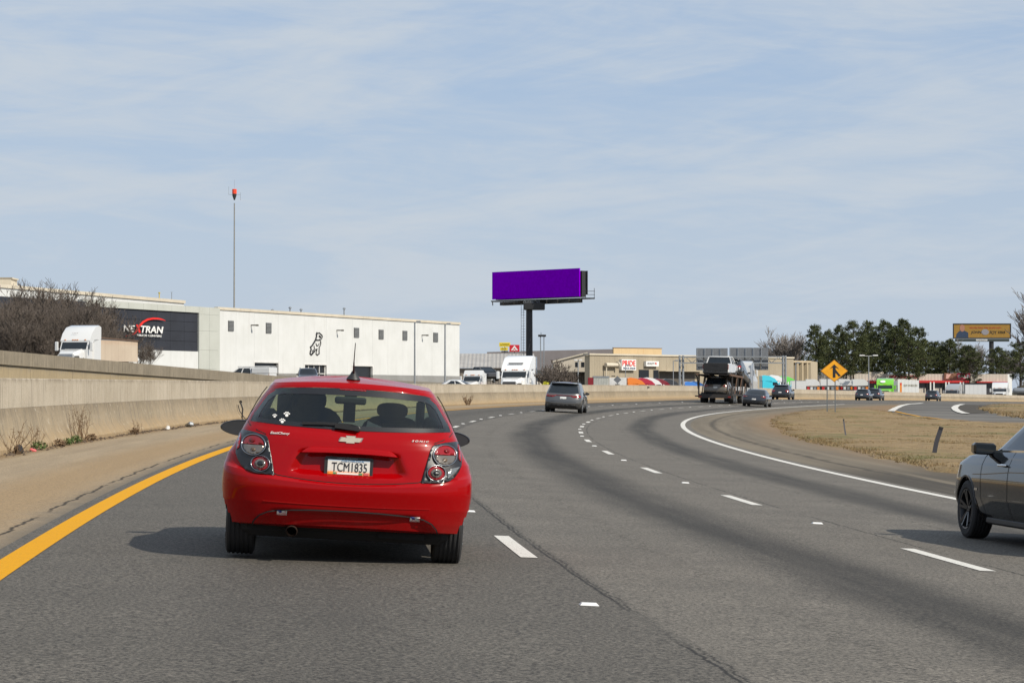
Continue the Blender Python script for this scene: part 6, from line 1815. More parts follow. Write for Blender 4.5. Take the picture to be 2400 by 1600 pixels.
bb.v = [(q.x, -.058, q.y) for q in v_]; bb.f = [tuple(f) for f in f_]; bb.m = [0] * len(f_); bb.build('merge_arrow', M_ink, o)
def stake(b0, top, label, w_, mat):
    g = ground(*b0); tp = Vector((wx(top[0], g.y), g.y, hz(top[1], g.y)))
    t = thing('delineator_stake', label, 'road stake', tuple(g)); d = tp - g
    bb = B(); mid = d * .5 + Vector((-.02, 0, 0)); bb.beam((0, 0, -.1), mid, w_, .02); bb.beam(mid, d, w_, .02); bb.build('stake', mat, t)
    bb = B(); bb.beam(d * .93 + Vector((0, -.02, 0)), d * 1.0 + Vector((0, -.02, 0)), w_ * .8, .01); bb.build('reflector', M_black, t)
stake((1984, 1026), (1976.6, 981.5), 'thin bent grey stake standing in the dry grass', .05, principled('stake_grey', (.10, .10, .115), .6))
stake((2186, 1069), (2206, 1000), 'thick dark stake leaning right in the dry grass', .12, principled('stake_dark', (.035, .035, .045), .6))

# ================================================================== TRUCKS AND CARS BEYOND THE BARRIER
def semi(name, label, loc, rot, col, D=0, glass=True, grille=M_black, stacks=True, fair=3.9, group=None, sleeper=2.0):
    """conventional tractor: x right, y forwards (nose), rear of the sleeper at y=0"""
    t = thing(name, label, 'semi truck', loc, rot, group); W = 1.32
    bb = B(); bb.cbox(-W, W, 0, sleeper, .9, 2.9, .08); o = bb.build('sleeper_box', col, t, 30)
    prof_ = [(0, 2.9), (0, fair), (.5, fair + .12), (sleeper * .8, fair - .05), (sleeper + .55, 3.35), (sleeper + 1.1, 2.72), (sleeper + 1.1, 2.6), (sleeper, 2.6)]
    rg_ = []; bb = B(); n = len(prof_)
    for x, s in ((-W, .97), (-W + .12, 1.0), (W - .12, 1.0), (W, .97)):
        for (y, z) in prof_: bb.v.append((x, y, 2.6 + (z - 2.6) * s))
    for k in range(3):
        for i in range(n): j = (i + 1) % n; bb.f.append((k * n + i, k * n + j, k * n + n + j, k * n + n + i)); bb.m.append(0)
    bb.f += [tuple(range(n)), tuple(range(3 * n, 4 * n))]; bb.m += [0, 0]
    bb.build('roof_fairing', col, t, 35)
    bb = B(); bb.prism([(sleeper, .9), (sleeper, 2.6), (sleeper + 1.1, 2.6), (sleeper + 1.55, 1.92), (sleeper + 1.55, .9)], 'x', -W + .1, W - .1); bb.build('cab', col, t)
    bb = B(); a, c = sleeper + 1.12, sleeper + 1.53
    bb.add([(-W + .2, a + .03, 2.56), (W - .2, a + .03, 2.56), (W - .2, c + .03, 1.95), (-W + .2, c + .03, 1.95)], [(0, 1, 2, 3)]); bb.build('windshield', M_darkglass, t)
    for sg in (1, -1):
        bb = B(); bb.prism([(sleeper + .15, 1.95), (sleeper + 1.35, 1.95), (sleeper + 1.0, 2.5), (sleeper + .15, 2.5)], 'x', *sorted((sg * (W - .10), sg * (W - .075)))); bb.build('side_window', M_darkglass, t)
        bb = B(); bb.cbox(*sorted((sg * (W + .10), sg * (W + .38))), sleeper + 1.3, sleeper + 1.5, 1.8, 2.6, .04); bb.beam((sg * W * .9, sleeper + 1.2, 2.0), (sg * (W + .2), sleeper + 1.35, 2.0), .05); bb.build('door_mirror', col, t)
        if stacks: bb = B(); bb.tube([(sg * (W + .02), -.12, .9), (sg * (W + .02), -.12, fair)], .09, 8); bb.build('exhaust_stack', M_chrome, t, 40)
        for y in (-.9, .6, sleeper + 2.9): wheel(t, sg * 1.12, y, .5, .34, sg, M_alu, 5, False)
        bb = B(); bb.cbox(*sorted((sg * .72, sg * 1.18)), sleeper + 3.45, sleeper + 3.56, 1.05, 1.35, .04); bb.build('headlight', M_clearlens, t)
    bb = B(); y0 = sleeper + 1.5
    pts = []
    for y, hw_, zt in ((y0, 1.0, 1.98), (y0 + .9, .95, 1.85), (y0 + 1.7, .86, 1.68), (y0 + 2.05, .80, 1.55)):
        pts.append([(-hw_, y, .75), (-hw_, y, zt - .22), (-hw_ * .75, y, zt), (hw_ * .75, y, zt), (hw_, y, zt - .22), (hw_, y, .75)])
    for r_ in pts: bb.v += r_
    for k in range(3):
        for i in range(5): bb.f.append((k * 6 + i, k * 6 + i + 1, k * 6 + 7 + i, k * 6 + 6 + i)); bb.m.append(0)
    bb.f.append(tuple(range(18, 24))); bb.m.append(0)
    bb.build('hood', col, t, 35)
    for sg in (1, -1):
        bb = B(); bb.lathe([(-.22, .62), (.22, .62), (.22, .50), (-.22, .50)], (sg * 1.12, sleeper + 2.9, .58), 'x', 16, a0=-.2, a1=math.pi + .2); bb.build('fender', col, t, 35)
    bb = B(); bb.cbox(-.62, .62, y0 + 2.0, y0 + 2.10, .78, 1.50, .05); bb.build('grille', grille, t)
    bb = B(); bb.cbox(-1.28, 1.28, y0 + 2.0, y0 + 2.2, .40, .75, .06); bb.build('bumper', M_chrome, t)
    for k in range(5): bb = B(); x = (-.9, -.2, 0, .2, .9)[k]; bb.box(x - .06, x + .06, sleeper + 1.02, sleeper + 1.14, 2.72, 2.80); bb.build('marker_lamp', M_amber, t)
    bb = B(); bb.box(-.5, .5, -1.6, sleeper + 3.3, .65, .88); bb.build('chassis', M_under, t)
    return t
def trailer(name, label, loc, rot, W, L, z0, z1, mat, mat2=None, box=True, cat='trailer'):
    t = thing(name, label, cat, loc, rot)
    n = max(3, int(L / 1.5))
    bb = B(); bb.box(-W / 2 + .05, W / 2 - .05, .05, L - .05, z0 + .02, z1 - .03); bb.build('box_core', mat, t)
    for sg in (1, -1):
        for k in range(n): bb = B(); a = L * k / n; bb.box(*sorted((sg * (W / 2 - .04), sg * W / 2)), a + .01, a + L / n - .01, z0, z1); bb.build('side_panel', mat2 or mat, t)
    bb = B(); bb.box(-W / 2, W / 2, -.02, .04, z0, z1); bb.build('end_panel', mat, t)
    bb = B(); bb.box(-W / 2, W / 2, L - .04, L + .02, z0, z1); bb.build('front_panel', mat, t)
    bb = B(); bb.box(-W / 2 - .02, W / 2 + .02, 0, L, z1, z1 + .08); bb.build('top_rail', M_galv, t)
    bb = B(); bb.box(-.5, .5, .2, L - .5, z0 - .25, z0); bb.build('chassis', M_under, t)
    for y in (1.0, 2.2):
        for sg in (1, -1): wheel(t, sg * (W / 2 - .25), y, .5, .4, sg, M_alu, 5, False)
    return t
# truck 1: white tractor with rusty grain trailer on the raised frontage road
T1 = 255.0; x1 = wx(168, T1); zg1 = hz(762.7, T1) - 4.0 * 1.17
yaw1 = math.pi - R(-14)
M_trailer = wall_m('rusty_trailer_skin', (.50, .42, .33), (.44, .36, .28), dirt=(.42, .20, .08), damt=.8)
t1 = semi('white_semi', 'white sleeper semi truck on the raised road above the wall, pulling a rusty open trailer', (x1 + 1.0, T1 + 3.0, zg1), (0, 0, math.pi - R(12)), M_whitecoat, grille=M_alu, stacks=False, fair=3.95)
t1.scale = (1.2, 1, 1.17)
text('LGT', .5, .10, principled('ink_brown', (.15, .10, .07), .6), t1, 'door_lettering', frameM((.1, 2.75, 3.35), (-1, 0, 0), (0, -.7, 1)), .002)
bt1 = trailer('grain_trailer', 'rust-streaked tan open trailer behind the white semi on the raised road', (wx(322, 272) - 1.3, 272.0, zg1 + .15), (0, 0, math.pi - R(17)), 2.9, 11.0, 1.05, 3.25, principled('rust_tan', (.46, .32, .19), .8), M_trailer)
bb = B(); bb.beam((-1.5, 0, 3.32), (-1.5, 11.6, 3.5), .12); bb.beam((1.5, 0, 3.32), (1.5, 11.6, 3.5), .12); bb.build('tarp_rail', M_rust, bt1)
# truck 2: white high-roof tractor behind the barrier
T2 = 262.0
t2 = semi('white_highroof_semi', 'white high-roof semi tractor facing the viewer just left of the billboard post', (wx(1208, T2) + .7, T2 + 3, hz(832.5, T2) - 4.25 * 1.0), (0, 0, math.pi - R(14)), paint('white_coat_b', (.80, .80, .79)), fair=4.12, grille=principled('grille_bars', (.09, .09, .095), .5, .5))
t2.scale = (1.12, 1, 1.0)
bb = B(); bb.box(-.7, .7, 2.62, 2.70, 3.36, 3.48); bb.build('roof_slot', M_black, t2)
# tractors for sale, side-on, seen above the barrier
SP = [(1468, 40, 884.5, 'orange', (.75, .20, .012), 'bright orange semi tractor with sloping roof fairing, leftmost of the row for sale'),
      (1494, 38, 885.3, 'crimson', (.42, .006, .035), 'crimson semi tractor between the orange and the white ones in the sales row'),
      (1508, 40, 884.6, 'white', (.78, .77, .76), 'white semi tractor with long sloping fairing, right of the crimson one'),
      (1530, 38, 887.0, 'dark_red', (.20, .008, .015), 'dark red semi tractor just right of the white one in the sales row'),
      (1552, 38, 887.4, 'black', (.03, .032, .036), 'black semi tractor in the sales row, left of the gantry columns'),
      (1602, 38, 894.0, 'blue', (.04, .20, .62), 'bright blue truck hood right of the gantry columns, low behind the barrier'),
      (1617, 36, 893.4, 'navy', (.02, .10, .30), 'darker blue truck nearest the car carrier in the sales row'),
      (1783, 36, 879.2, 'cyan', (.05, .55, .70), 'cyan semi tractor beyond the car carrier, left of the white ones'),
      (1800, 40, 878.6, 'white', (.78, .77, .76), 'white semi tractor between the cyan and the green one'),
      (1826, 38, 880.8, 'green', (.14, .62, .08), 'light green semi tractor, rightmost sloping fairing before the white boxes')]
for i, (px, wpx, pyt, nm, c_, lab) in enumerate(SP):
    D_ = 500 + (i % 5) * 6; m_ = paint('truck_' + nm, c_, 0, .3) if ('truck_' + nm) not in MAT else MAT['truck_' + nm]
    fr_ = 3.9; z_ = hz(pyt, D_) - 4.0
    t_ = semi('parked_semi', lab, (wx(px, D_), D_, z_), (0, 0, -R(90 - 8)), m_, stacks=False, fair=fr_, group='semi tractors parked for sale')
    t_.scale = (1, 1.14 * wpx / 40, 1)
# white covered row under the merge sign
for i, (px0, px1, pyt, D_) in enumerate(((1889, 1922, 888.5, 520), (1923, 1969, 888, 520), (1966, 2001, 888, 524), (1999, 2037, 888.3, 520))):
    w_ = wx(px1, D_) - wx(px0, D_); t_ = thing('covered_truck', ['white covered truck, leftmost of the arched row left of the merge sign', 'white covered truck directly behind the merge sign posts', 'white covered truck just right of the merge sign', 'white covered truck with rounded right end, last of the arched row'][i], 'truck', (wx(px0, D_), D_, hz(pyt, D_) - 3.9), (0, 0, 0), 'white covered trucks in the lot')
    bb = B(); n = 8; pr = [(0, 2.5), (0, 3.9)] + [(w_ * .55 + w_ * .45 * math.sin(a), 2.6 + 1.3 * math.cos(a)) for a in np.linspace(0, math.pi / 2, n)]
    bb.prism(pr, 'y', 0, 2.4); bb.build('cover', M_whitecoat, t_)
    bb = B(); bb.box(.2, w_ - .2, .1, 2.3, 1.6, 2.48); bb.build('open_side', principled('mixed_dark', (.10, .08, .07), .7), t_)
    for k in range(4): bb = B(); x = w_ * (k + .3) / 4.2; bb.box(x, x + .5, -.12, .05, 1.7, 2.3); bb.build('crate', (M_awn, M_white, M_galv, M_amber)[k], t_)
    bb = B(); bb.cbox(.1, w_ - .1, -.3, 2.2, .9, 1.58, .08); bb.build('truck_bed', M_whitecoat, t_)
    for k in (.2, .8): wheel(t_, .3, 0, .1, .1, 1, M_alu, 5, False) if False else None
t_ = trailer('white_box_truck', 'white box trailer with ribbed sides left of the arched white row', (wx(1857, 500), 500, .4), (0, 0, 0), 5.6, 2.4, .9, hz(892.5, 500) - .4, M_whitecoat)
t_.location = (wx(1872, 500), 500, .4); t_.scale = (.52, 1, 1)
# green semi and its white trailer
g_ = semi('green_semi', 'bright lime green semi truck with a round white emblem, facing the viewer', (wx(2077, 505) + .3, 508, hz(886, 505) - 4.02), (0, 0, math.pi - R(10)), paint('lime_green', (.16, .50, .02)), fair=3.9, stacks=False); g_.scale = (1.28, 1, 1)
M4 = frameM((.35, 2.75, 3.35), (-1, 0, 0), (0, -.75, 1))
bb = B(); c_ = circ(0, 0, .42, .30, 20); Mx = np.array(M4); bb.v = [tuple((Mx @ np.array([x, y, .02, 1]))[:3]) for x, y in c_]; bb.f = [tuple(range(20))]; bb.m = [0]; bb.build('round_emblem', M_signw, g_)
wt_ = thing('white_trailer', 'white semi trailer with an orange stripe and faint lettering behind the green truck', 'trailer', (wx(2104, 508), 508, .6), (0, 0, R(10)))
Lw = wx(2156, 508) - wx(2104, 508)
n = 6
for k in range(n): bb = B(); bb.box(Lw * k / n + .01, Lw * (k + 1) / n - .01, 0, .1, .6, hz(888.5, 508) - .6 - .10 * k * .4); bb.build('side_panel', M_whitecoat, wt_)
bb = B(); bb.box(0, Lw, .11, 2.5, .6, hz(888.5, 508) - .9); bb.build('box_core', M_whitecoat, wt_)
bb = B(); bb.box(.45, .85, -.03, -.005, .8, 3.1); bb.build('orange_stripe', M_amber, wt_); bb = B(); bb.box(.45, .85, -.032, -.006, 2.6, 3.1); bb.build('stripe_top', principled('stripe_red', (.6, .06, .02), .5), wt_)
text('SLIM WHEELERS', 2.9, .45, principled('ink_olive_grey', (.30, .27, .18), .6), wt_, 'side_lettering', frameM((Lw * .60, -.03, 2.55)), .01)
for px0, px1, pyt, nm, lab, D_ in ((2262, 2311.6, 901, 'white_box_trailer', 'plain white box trailer right of the grey truck before the store', 560),):
    w_ = wx(px1, D_) - wx(px0, D_); t_ = thing(nm, lab, 'trailer', (wx(px0, D_), D_, .2)); zt = hz(pyt, D_) - .2
    for k in range(5): bb = B(); bb.box(w_ * k / 5 + .01, w_ * (k + 1) / 5 - .01, 0, .1, .5, zt); bb.build('side_panel', M_whitecoat, t_)
    bb = B(); bb.box(.02, w_ - .02, .11, 2.4, .5, zt - .02); bb.build('box_core', M_whitecoat, t_)
    bb = B(); bb.box(0, w_, -.02, 2.4, zt, zt + .08); bb.build('top_rail', M_galv, t_)
t_ = semi('silver_semi', 'silver semi truck with a rounded roof left of the plain white box trailer', (wx(2245, 550), 553, hz(899.5, 550) - 4.0), (0, 0, math.pi - R(25)), paint('silver_coat', (.42, .42, .42), .4), stacks=False); t_.scale = (1.12, 1, 1)
t_ = semi('white_cab_semi', 'large white semi truck near the far right edge before the store end', (wx(2351, 560), 563, hz(895.5, 560) - 4.0), (0, 0, math.pi - R(14)), MAT['white_coat'], stacks=False); t_.scale = (1.3, 1, 1)
t_ = thing('tank', 'long low grey tank lying behind the barrier at the right edge', 'tank', (wx(2374, 570), 570, hz(916, 570)))
bb = B(); bb.lathe([(0, .05), (.1, .6), (.3, .75), (9, .75), (9.2, .05)], (0, 0, 0), 'x', 16); bb.build('shell', M_galv, t_, 40); bb = B(); bb.box(1, 7, -.4, .4, -2.5, -.6); bb.build('cradle', M_under, t_)

# small vehicles between barrier and buildings
def place_car(px, py, D, nm, lab, kind, mat, yaw, kx=1.1):
    zt = hz(py, D) - KINDS[kind]['H']; return traffic_car(nm, lab, kind, mat, (wx(px, D), D, zt), (0, 0, yaw), kx=kx)
place_car(718, 862.5, 255, 'dark_suv', 'dark blue SUV on the raised road, just above the red hatchback roof', 'suv', M_cdark, math.pi + R(8))
ut = pickup('utility_truck', 'cream white utility truck with ladder rack left above the red hatchback roof', M_whitecoat, (wx(641, 262), 262, hz(860, 262) - 1.95), (0, 0, R(75)))
bb = B()
for x in (-.95, .95): bb.tube([(x, .1, 2.0), (x, 3.6, 2.0)], .05, 6); bb.beam((x, .4, 1.8), (x, .4, 2.0), .05); bb.beam((x, 3.0, 1.8), (x, 3.0, 2.0), .05)
bb.build('ladder_rack', M_white, ut)
bb = B(); bb.cbox(-1.15, 1.15, .0, 2.0, 1.28, 1.9, .05); bb.build('tool_box', M_whitecoat, ut)
pickup('dark_pickup', 'dark pickup parked at the right end of the white building', paint('dusty_black', (.035, .035, .04), 0, .4), (wx(1102, 330), 330, hz(860, 330) - 1.87), (0, 0, math.pi + R(35)))
u2 = semi('white_daycab', 'small white cab truck facing the viewer, half hidden by the barrier near the white building', (wx(1118, 285), 288, hz(868.5, 285) - 2.95), (0, 0, math.pi - R(18)), MAT['white_coat'], stacks=False, fair=2.9, sleeper=.6); u2.scale = (.85, 1, .9)
place_car(1150, 865, 330, 'white_pickup_parked', 'white car parked between the small cab truck and the high-roof semi', 'suv', M_whitecoat, math.pi - R(25))
place_car(1118, 889.5, 240, 'white_sedan', 'white car roof showing just over the barrier left of the high-roof semi', 'sedan', M_whitecoat, R(80), 1.2)
place_car(1366, 894.0, 300, 'red_car', 'red car roof peeking over the barrier right of the grey SUV', 'sedan', paint('parked_red', (.5, .02, .02)), R(70))
place_car(1262, 881.5, 330, 'cream_van', 'cream van parked behind the barrier right of the billboard post', 'suv', principled('cream_coat', (.66, .58, .48), .5), R(10))
t_ = thing('grey_container', 'pale container with dark red end standing behind the barrier by the gable', 'container', (wx(1391, 420), 420, .6)); w_ = wx(1427, 420) - wx(1391, 420); zt = hz(884.5, 420) - .6
for k in range(6): bb = B(); bb.box(w_ * k / 6 + .01, w_ * (k + 1) / 6 - .01, 0, .1, 0, zt); bb.build('side_panel', principled('container_grey', (.42, .43, .40), .6), t_)
bb = B(); bb.box(0, w_, .11, 2.4, 0, zt - .02); bb.build('box_core', M_galv, t_); bb = B(); bb.box(-.9, -.02, 0, 2.4, 0, zt); bb.build('dark_red_end', principled('container_red', (.22, .01, .02), .6), t_); bb = B(); bb.box(-.1, w_ + .1, -.05, 2.4, zt, zt + .25); bb.build('lid', M_galv, t_)
t_, w_, z0, z1 = board(1428, 885, 1468.3, 903, 380, 'white_hoarding', 'plain white panel behind the barrier with a road sign before it', 'panel', M_white, .2, 0, .6)
dsg = thing('diamond_sign_back', 'bare grey back of a diamond road sign on a post behind the barrier', 'road sign', (wx(1447, 232), 232, 1.0)); zc9 = hz(889.5, 232) - 1.0
bb = B(); h9 = 9.3 / FPX * 232; bb.prism([(-h9, zc9), (0, zc9 - h9), (h9, zc9), (0, zc9 + h9)], 'y', 0, .01); bb.build('sign_plate', M_signback, dsg); bb = B(); bb.tube([(0, .05, -1), (0, .05, zc9 + .2)], .04, 6); bb.build('post', M_galv, dsg); bb = B(); bb.box(-.22, .2, -.01, .01, zc9 - .48, zc9 - .40); bb.build('small_plate', M_black, dsg)
bb = B(); bb.box(-.55, -.2, -.01, .01, zc9 + .28, zc9 + .36); bb.build('small_plate', M_black, dsg)

# ================================================================== TREES AND PLANTS
M_bark = principled('grey_bark', (.105, .088, .072), .9); M_twig = principled('brown_twigs', (.11, .088, .072), .9); M_fan = principled('pale_grey_twigs', (.17, .15, .135), .9); M_barkd = principled('pine_bark', (.055, .042, .034), .95)
def needle_mat():
    def fn(t, b):
        pos = t.n('ShaderNodeTexCoord').outputs['Object']
        a = t.noise(pos, .6, 4, .6)
        t.set(b.inputs['Base Color'], t.mix(t.smooth(a, .3, .7), (.045, .056, .020), (.080, .092, .032)))
    return ground_mat('pine_needles', fn, .8)
M_needle = needle_mat()
def bare_tree(seed, H, spread, r0=.18, levels=6, n0=5, fork=.22, thin=.018, up=.35, minr=.022):
    rr = random.Random(seed); trunk = B(); crown = B()
    def grow(p, d, L, r_, lv):
        n = 3; pts = [p]; q = p.copy(); dd = d.copy()
        for k in range(n):
            dd = (dd + Vector((rr.uniform(-1, 1), rr.uniform(-1, 1), rr.uniform(-.4, 1) * up)) * .16).normalized()
            q = q + dd * L / n; pts.append(q.copy())
        r1 = max(minr * .8, r_ * .62)
        (trunk if lv == 0 else crown).tube(pts, list(np.linspace(max(r_, minr), r1, n + 1)), 6 if lv == 0 else (4 if lv < 3 else 3), cap=False)
        if lv >= levels: return
        k_ = rr.choice((2, 3, 3)) if lv > 0 else n0
        for k in range(k_):
            t = rr.uniform(.35, 1.0) if k else 1.0
            bp = pts[min(n, max(1, int(t * n)))]
            a = rr.uniform(0, 6.283); side = Vector((math.cos(a), math.sin(a), 0)) * spread
            nd = (dd * (1 - fork) + side * rr.uniform(.35, .9) + Vector((0, 0, up * .5))).normalized()
            grow(bp, nd, L * rr.uniform(.62, .85), r1 * rr.uniform(.6, .95), lv + 1)
    grow(Vector((0, 0, 0)), Vector((0, 0, 1)), H * .24, r0, 0)
    zs = max(v[2] for v in crown.v); s = H / zs
    for b_ in (trunk, crown): b_.v = [(v[0] * s, v[1] * s, v[2] * s) for v in b_.v]
    return trunk, crown
def plant_tree(name, label, cat, proto, loc, sc, rz, group=None, mt=M_bark, mc=M_twig):
    t = thing(name, label, cat, loc, (0, 0, rz), group); t.scale = sc if hasattr(sc, '__len__') else (sc,) * 3
    for nm, me in (('trunk', proto[0]), ('crown', proto[1])):
        o = bpy.data.objects.new(nm, me); COL.objects.link(o); o.parent = t
    return t
def proto(tb, mt, mc):
    out = []
    for b_, m, nm in ((tb[0], mt, 'trunk'), (tb[1], mc, 'crown')):
        o = b_.build(nm, m, None, False, recalc=False); me = o.data; bpy.data.objects.remove(o); out.append(me)
    return out
bare = [proto(bare_tree(11 + i, 10, .85, .16, 7, 5, minr=.017), M_bark, M_twig) for i in range(3)]
big = proto(bare_tree(31, 16, .75, .17, 7, 8, fork=.12, up=.45, minr=.026), M_bark, M_fan)
big2 = proto(bare_tree(37, 16, .85, .15, 7, 7, fork=.15, up=.4, minr=.026), M_bark, M_fan)
shrub = [proto(bare_tree(51 + i, 4, .9, .05, 5, 8, fork=.3, up=.6, minr=.018), M_twig, M_twig) for i in range(2)]
# thicket at the left, behind the retaining wall
TH = [(12, 300, 668), (60, 296, 652), (100, 305, 648), (140, 292, 655), (168, 300, 668), (212, 296, 672), (240, 300, 690), (270, 292, 735), (30, 280, 700), (85, 282, 712), (130, 281, 725), (185, 281, 705), (225, 282, 730), (262, 283, 760), (300, 286, 770),
      (-15, 290, 690), (5, 276, 735), (50, 275, 740), (105, 276, 750), (160, 277, 755), (205, 277, 745), (245, 278, 775), (330, 290, 792), (350, 292, 803)]
locs_ = ['far left', 'left', 'tall left', 'tallest', 'leaning', 'isolated thin-topped', 'low', 'small']
for i, (px, D_, pyt) in enumerate(TH):
    zt = hz(pyt, D_); zb_ = 3.2; H_ = zt - zb_
    lab = 'leafless grey-brown tree in the dense thicket behind the white semi truck'
    if i == 3: lab = 'tallest round-topped leafless tree of the thicket, standing against the sky'
    if i == 5: lab = 'leafless tree with a small separate top above the charcoal wall, right of the tallest'
    if i == 22: lab = 'low leafless bush just behind the end of the rusty trailer'
    if i == 23: lab = 'smallest leafless bush, against the white base wall right of the rusty trailer'
    if i == 0: lab = 'leafless tree top at the far left edge below the rooftop hut'
    if i == 6: lab = 'leafless tree whose twigs cross the left edge of the charcoal sign panel'
    if i == 21: lab = 'leafless bush overlapping the lettered charcoal panel above the trailer'
    t_ = plant_tree('bare_tree', lab, 'tree', bare[i % 3], (wx(px, D_), D_, zb_), (H_ / 10 * 1.0, H_ / 10 * .8, H_ / 10), i * 1.3, 'leafless trees of the thicket' if i not in (3, 5) else None)
rr = random.Random(9); bb = B()
for k in range(4200):
    px = rr.triangular(-40, 300, 90); D_ = rr.uniform(278, 296); x = wx(px, D_); topz = hz(735 + max(0, px - 190) * .5, D_); z0 = 3.6; z = rr.uniform(z0, topz - .5)
    a = rr.uniform(-.9, .9); l = rr.uniform(1.0, 2.6)
    bb.tube([(x, D_, z), (x + math.sin(a) * l, D_ + rr.uniform(-.4, .4), z + math.cos(a) * l)], [rr.uniform(.018, .038), .012], 3, cap=False)
o = bb.build('brush', M_twig, None, False, recalc=False); tag(o, 'tangled brown brush filling the thicket between the leafless trees', 'brush', kind='stuff')
# big bare tree by the fluted block
D_ = 650; plant_tree('bare_oak', 'wide leafless tree with fan-shaped crown left of the pines', 'tree', big, (wx(1866, D_), D_, 1), (1.35 * (hz(763, D_) - 1) / 16, 1.0, (hz(763, D_) - 1) / 16), .4)
D_ = 660; plant_tree('bare_oak', 'smaller leafless tree half behind the fluted block, left of the fan-shaped one', 'tree', big2, (wx(1822, D_), D_, 1), (.8, .8, (hz(795, D_) - 1) / 16), 2.4)
for i, (px, pyt, lab) in enumerate(((2290, 790, 'pale leafless tree directly behind the portrait billboard post'), (2262, 800, 'leafless tree left of the portrait billboard post'), (2352, 806, 'brown leafless tree right of the portrait billboard'), (2392, 800, 'dark leafless tree at the far right edge behind the store'))):
    D_ = 690 + i * 5; plant_tree('bare_tree', lab, 'tree', (big, big2)[i % 2], (wx(px, D_), D_, .5), (1.1, 1.0, (hz(pyt, D_) - .5) / 16), i * 1.7 + .3)
D_ = 330; plant_tree('bare_tree', 'leafless branches reaching in from the right edge against the sky', 'tree', big, (wx(2475, D_), D_, .3), (1.05, 1.0, (hz(640, D_) - .3) / 16), 1.1)
# brown bush behind the grey SUV, forsythia
for i, (px, pyt, D_) in enumerate(((1300, 838, 262), (1278, 852, 258), (1322, 850, 260), (1340, 862, 264), (1310, 845, 266), (1290, 860, 256), (1332, 868, 257))):
    z0 = 1.0; plant_tree('bare_shrub', 'bare reddish-brown shrub in the clump behind the grey SUV', 'shrub', shrub[i % 2], (wx(px, D_), D_, z0), (1.1 * (hz(pyt, D_) - z0) / 4, .9, (hz(pyt, D_) - z0) / 4), i * 1.1, 'bare shrubs behind the grey SUV')
M_fors = principled('yellow_blossom', (.55, .52, .03), .7)
def leaf_blob(name, mat, n, rx, rz, s, seed, parent):
    rr = random.Random(seed); bb = B()
    for k in range(n):
        while True:
            p = Vector((rr.uniform(-1, 1), rr.uniform(-1, 1), rr.uniform(-1, 1)))
            if .35 < p.length < 1: break
        p = Vector((p.x * rx, p.y * rx, rz + p.z * rz)); a = Vector((rr.gauss(0, 1), rr.gauss(0, 1), rr.gauss(0, 1))).normalized() * s; c = Vector((rr.gauss(0, 1), rr.gauss(0, 1), rr.gauss(0, 1))).normalized() * s
        bb.add([p - a, p + a, p + c], [(0, 1, 2)])
    return bb.build(name, mat, parent, False, recalc=False)
t_ = thing('yellow_bush', 'small yellow-green flowering bush behind the barrier left of the bare shrubs', 'bush', (wx(1279, 250), 250, 1.5)); leaf_blob('foliage', M_fors, 300, .42, .6, .12, 3, t_)
# pines
def pine(seed, H, W, n=58, tuft=50):
    rr = random.Random(seed); tr = B(); cr = B()
    lean = rr.uniform(-.03, .03)
    pts = [(lean * z * 1.0 + .15 * math.sin(z * .5 + seed), 0, z) for z in np.linspace(0, H * .97, 9)]
    tr.tube(pts, list(np.linspace(.30, .06, 9)), 6, cap=False)
    for k in range(n):
        f = (k + .5) / n; z = H * (.30 + .70 * f ** .9); a = k * 2.4 + rr.uniform(-.5, .5)
        env = math.sin(min(1.0, (1 - f) * 1.25 + .12) * math.pi * .5) * (.55 + .45 * min(1, f * 3))
        L = W * env * rr.uniform(.45, 1.05)
        base = Vector((lean * z + .15 * math.sin(z * .5 + seed), 0, z)); tip = base + Vector((math.cos(a) * L, math.sin(a) * L, rr.uniform(.0, .35) * L + .2))
        tr.tube([base, (base + tip) / 2 + Vector((0, 0, -.1)), tip], [.07, .05, .03], 3, cap=False)
        for c in range(2 + int(L > W * .5)):
            q = base.lerp(tip, 1.0 - c * .30) + Vector((rr.uniform(-.3, .3), rr.uniform(-.3, .3), rr.uniform(-.1, .3))); R_ = rr.uniform(.45, .85)
            for m in range(tuft):
                d = Vector((rr.gauss(0, 1), rr.gauss(0, 1), rr.gauss(0, .62) + .25)).normalized(); o = q + d * R_ * rr.uniform(.1, .9)
                e = d.cross(Vector((rr.gauss(0, 1), rr.gauss(0, 1), rr.gauss(0, 1)))).normalized() * .10
                cr.add([o - e, o + e, o + d * rr.uniform(.25, .5)], [(0, 1, 2)])
    return tr, cr
pines = [proto(pine(71 + i, 16, 4.3 + .5 * i), M_barkd, M_needle) for i in range(4)]
PN = [(1912, 769, 1.0), (1943, 780, .75), (1964, 769, .8), (2002, 760, 1.05), (2034, 760, 1.0), (2072, 758, 1.15), (2121, 756, 1.3), (2150, 775, 1.0), (2192, 806, 1.1), (2225, 800, 1.1), (2095, 775, 1.1), (1985, 785, .9), (2050, 785, 1.0), (2170, 800, 1.0), (2272, 815, 1.2), (2390, 805, 1.0), (2208, 815, 1.0), (2335, 818, 1.0), (2020, 800, 1.0), (2130, 800, 1.1), (1930, 800, .9)]
PLAB = {1: 'low narrow pine, second from the left end of the row', 2: 'narrow pine with a tufted top, third from the left end of the row', 3: 'tall flat-topped pine left of the notch of sky in the row', 4: 'tall pine just right of the notch of sky in the row',
        5: 'tall broad pine left of the tallest one in the row', 8: 'lower pine just right of the sky gap after the tall row', 9: 'low pine touching the left end of the portrait billboard', 14: 'low brownish pine beneath the left half of the portrait billboard', 15: 'dark low pine at the right edge beyond the portrait billboard', 17: 'low pine under the right half of the portrait billboard, beside its post'}
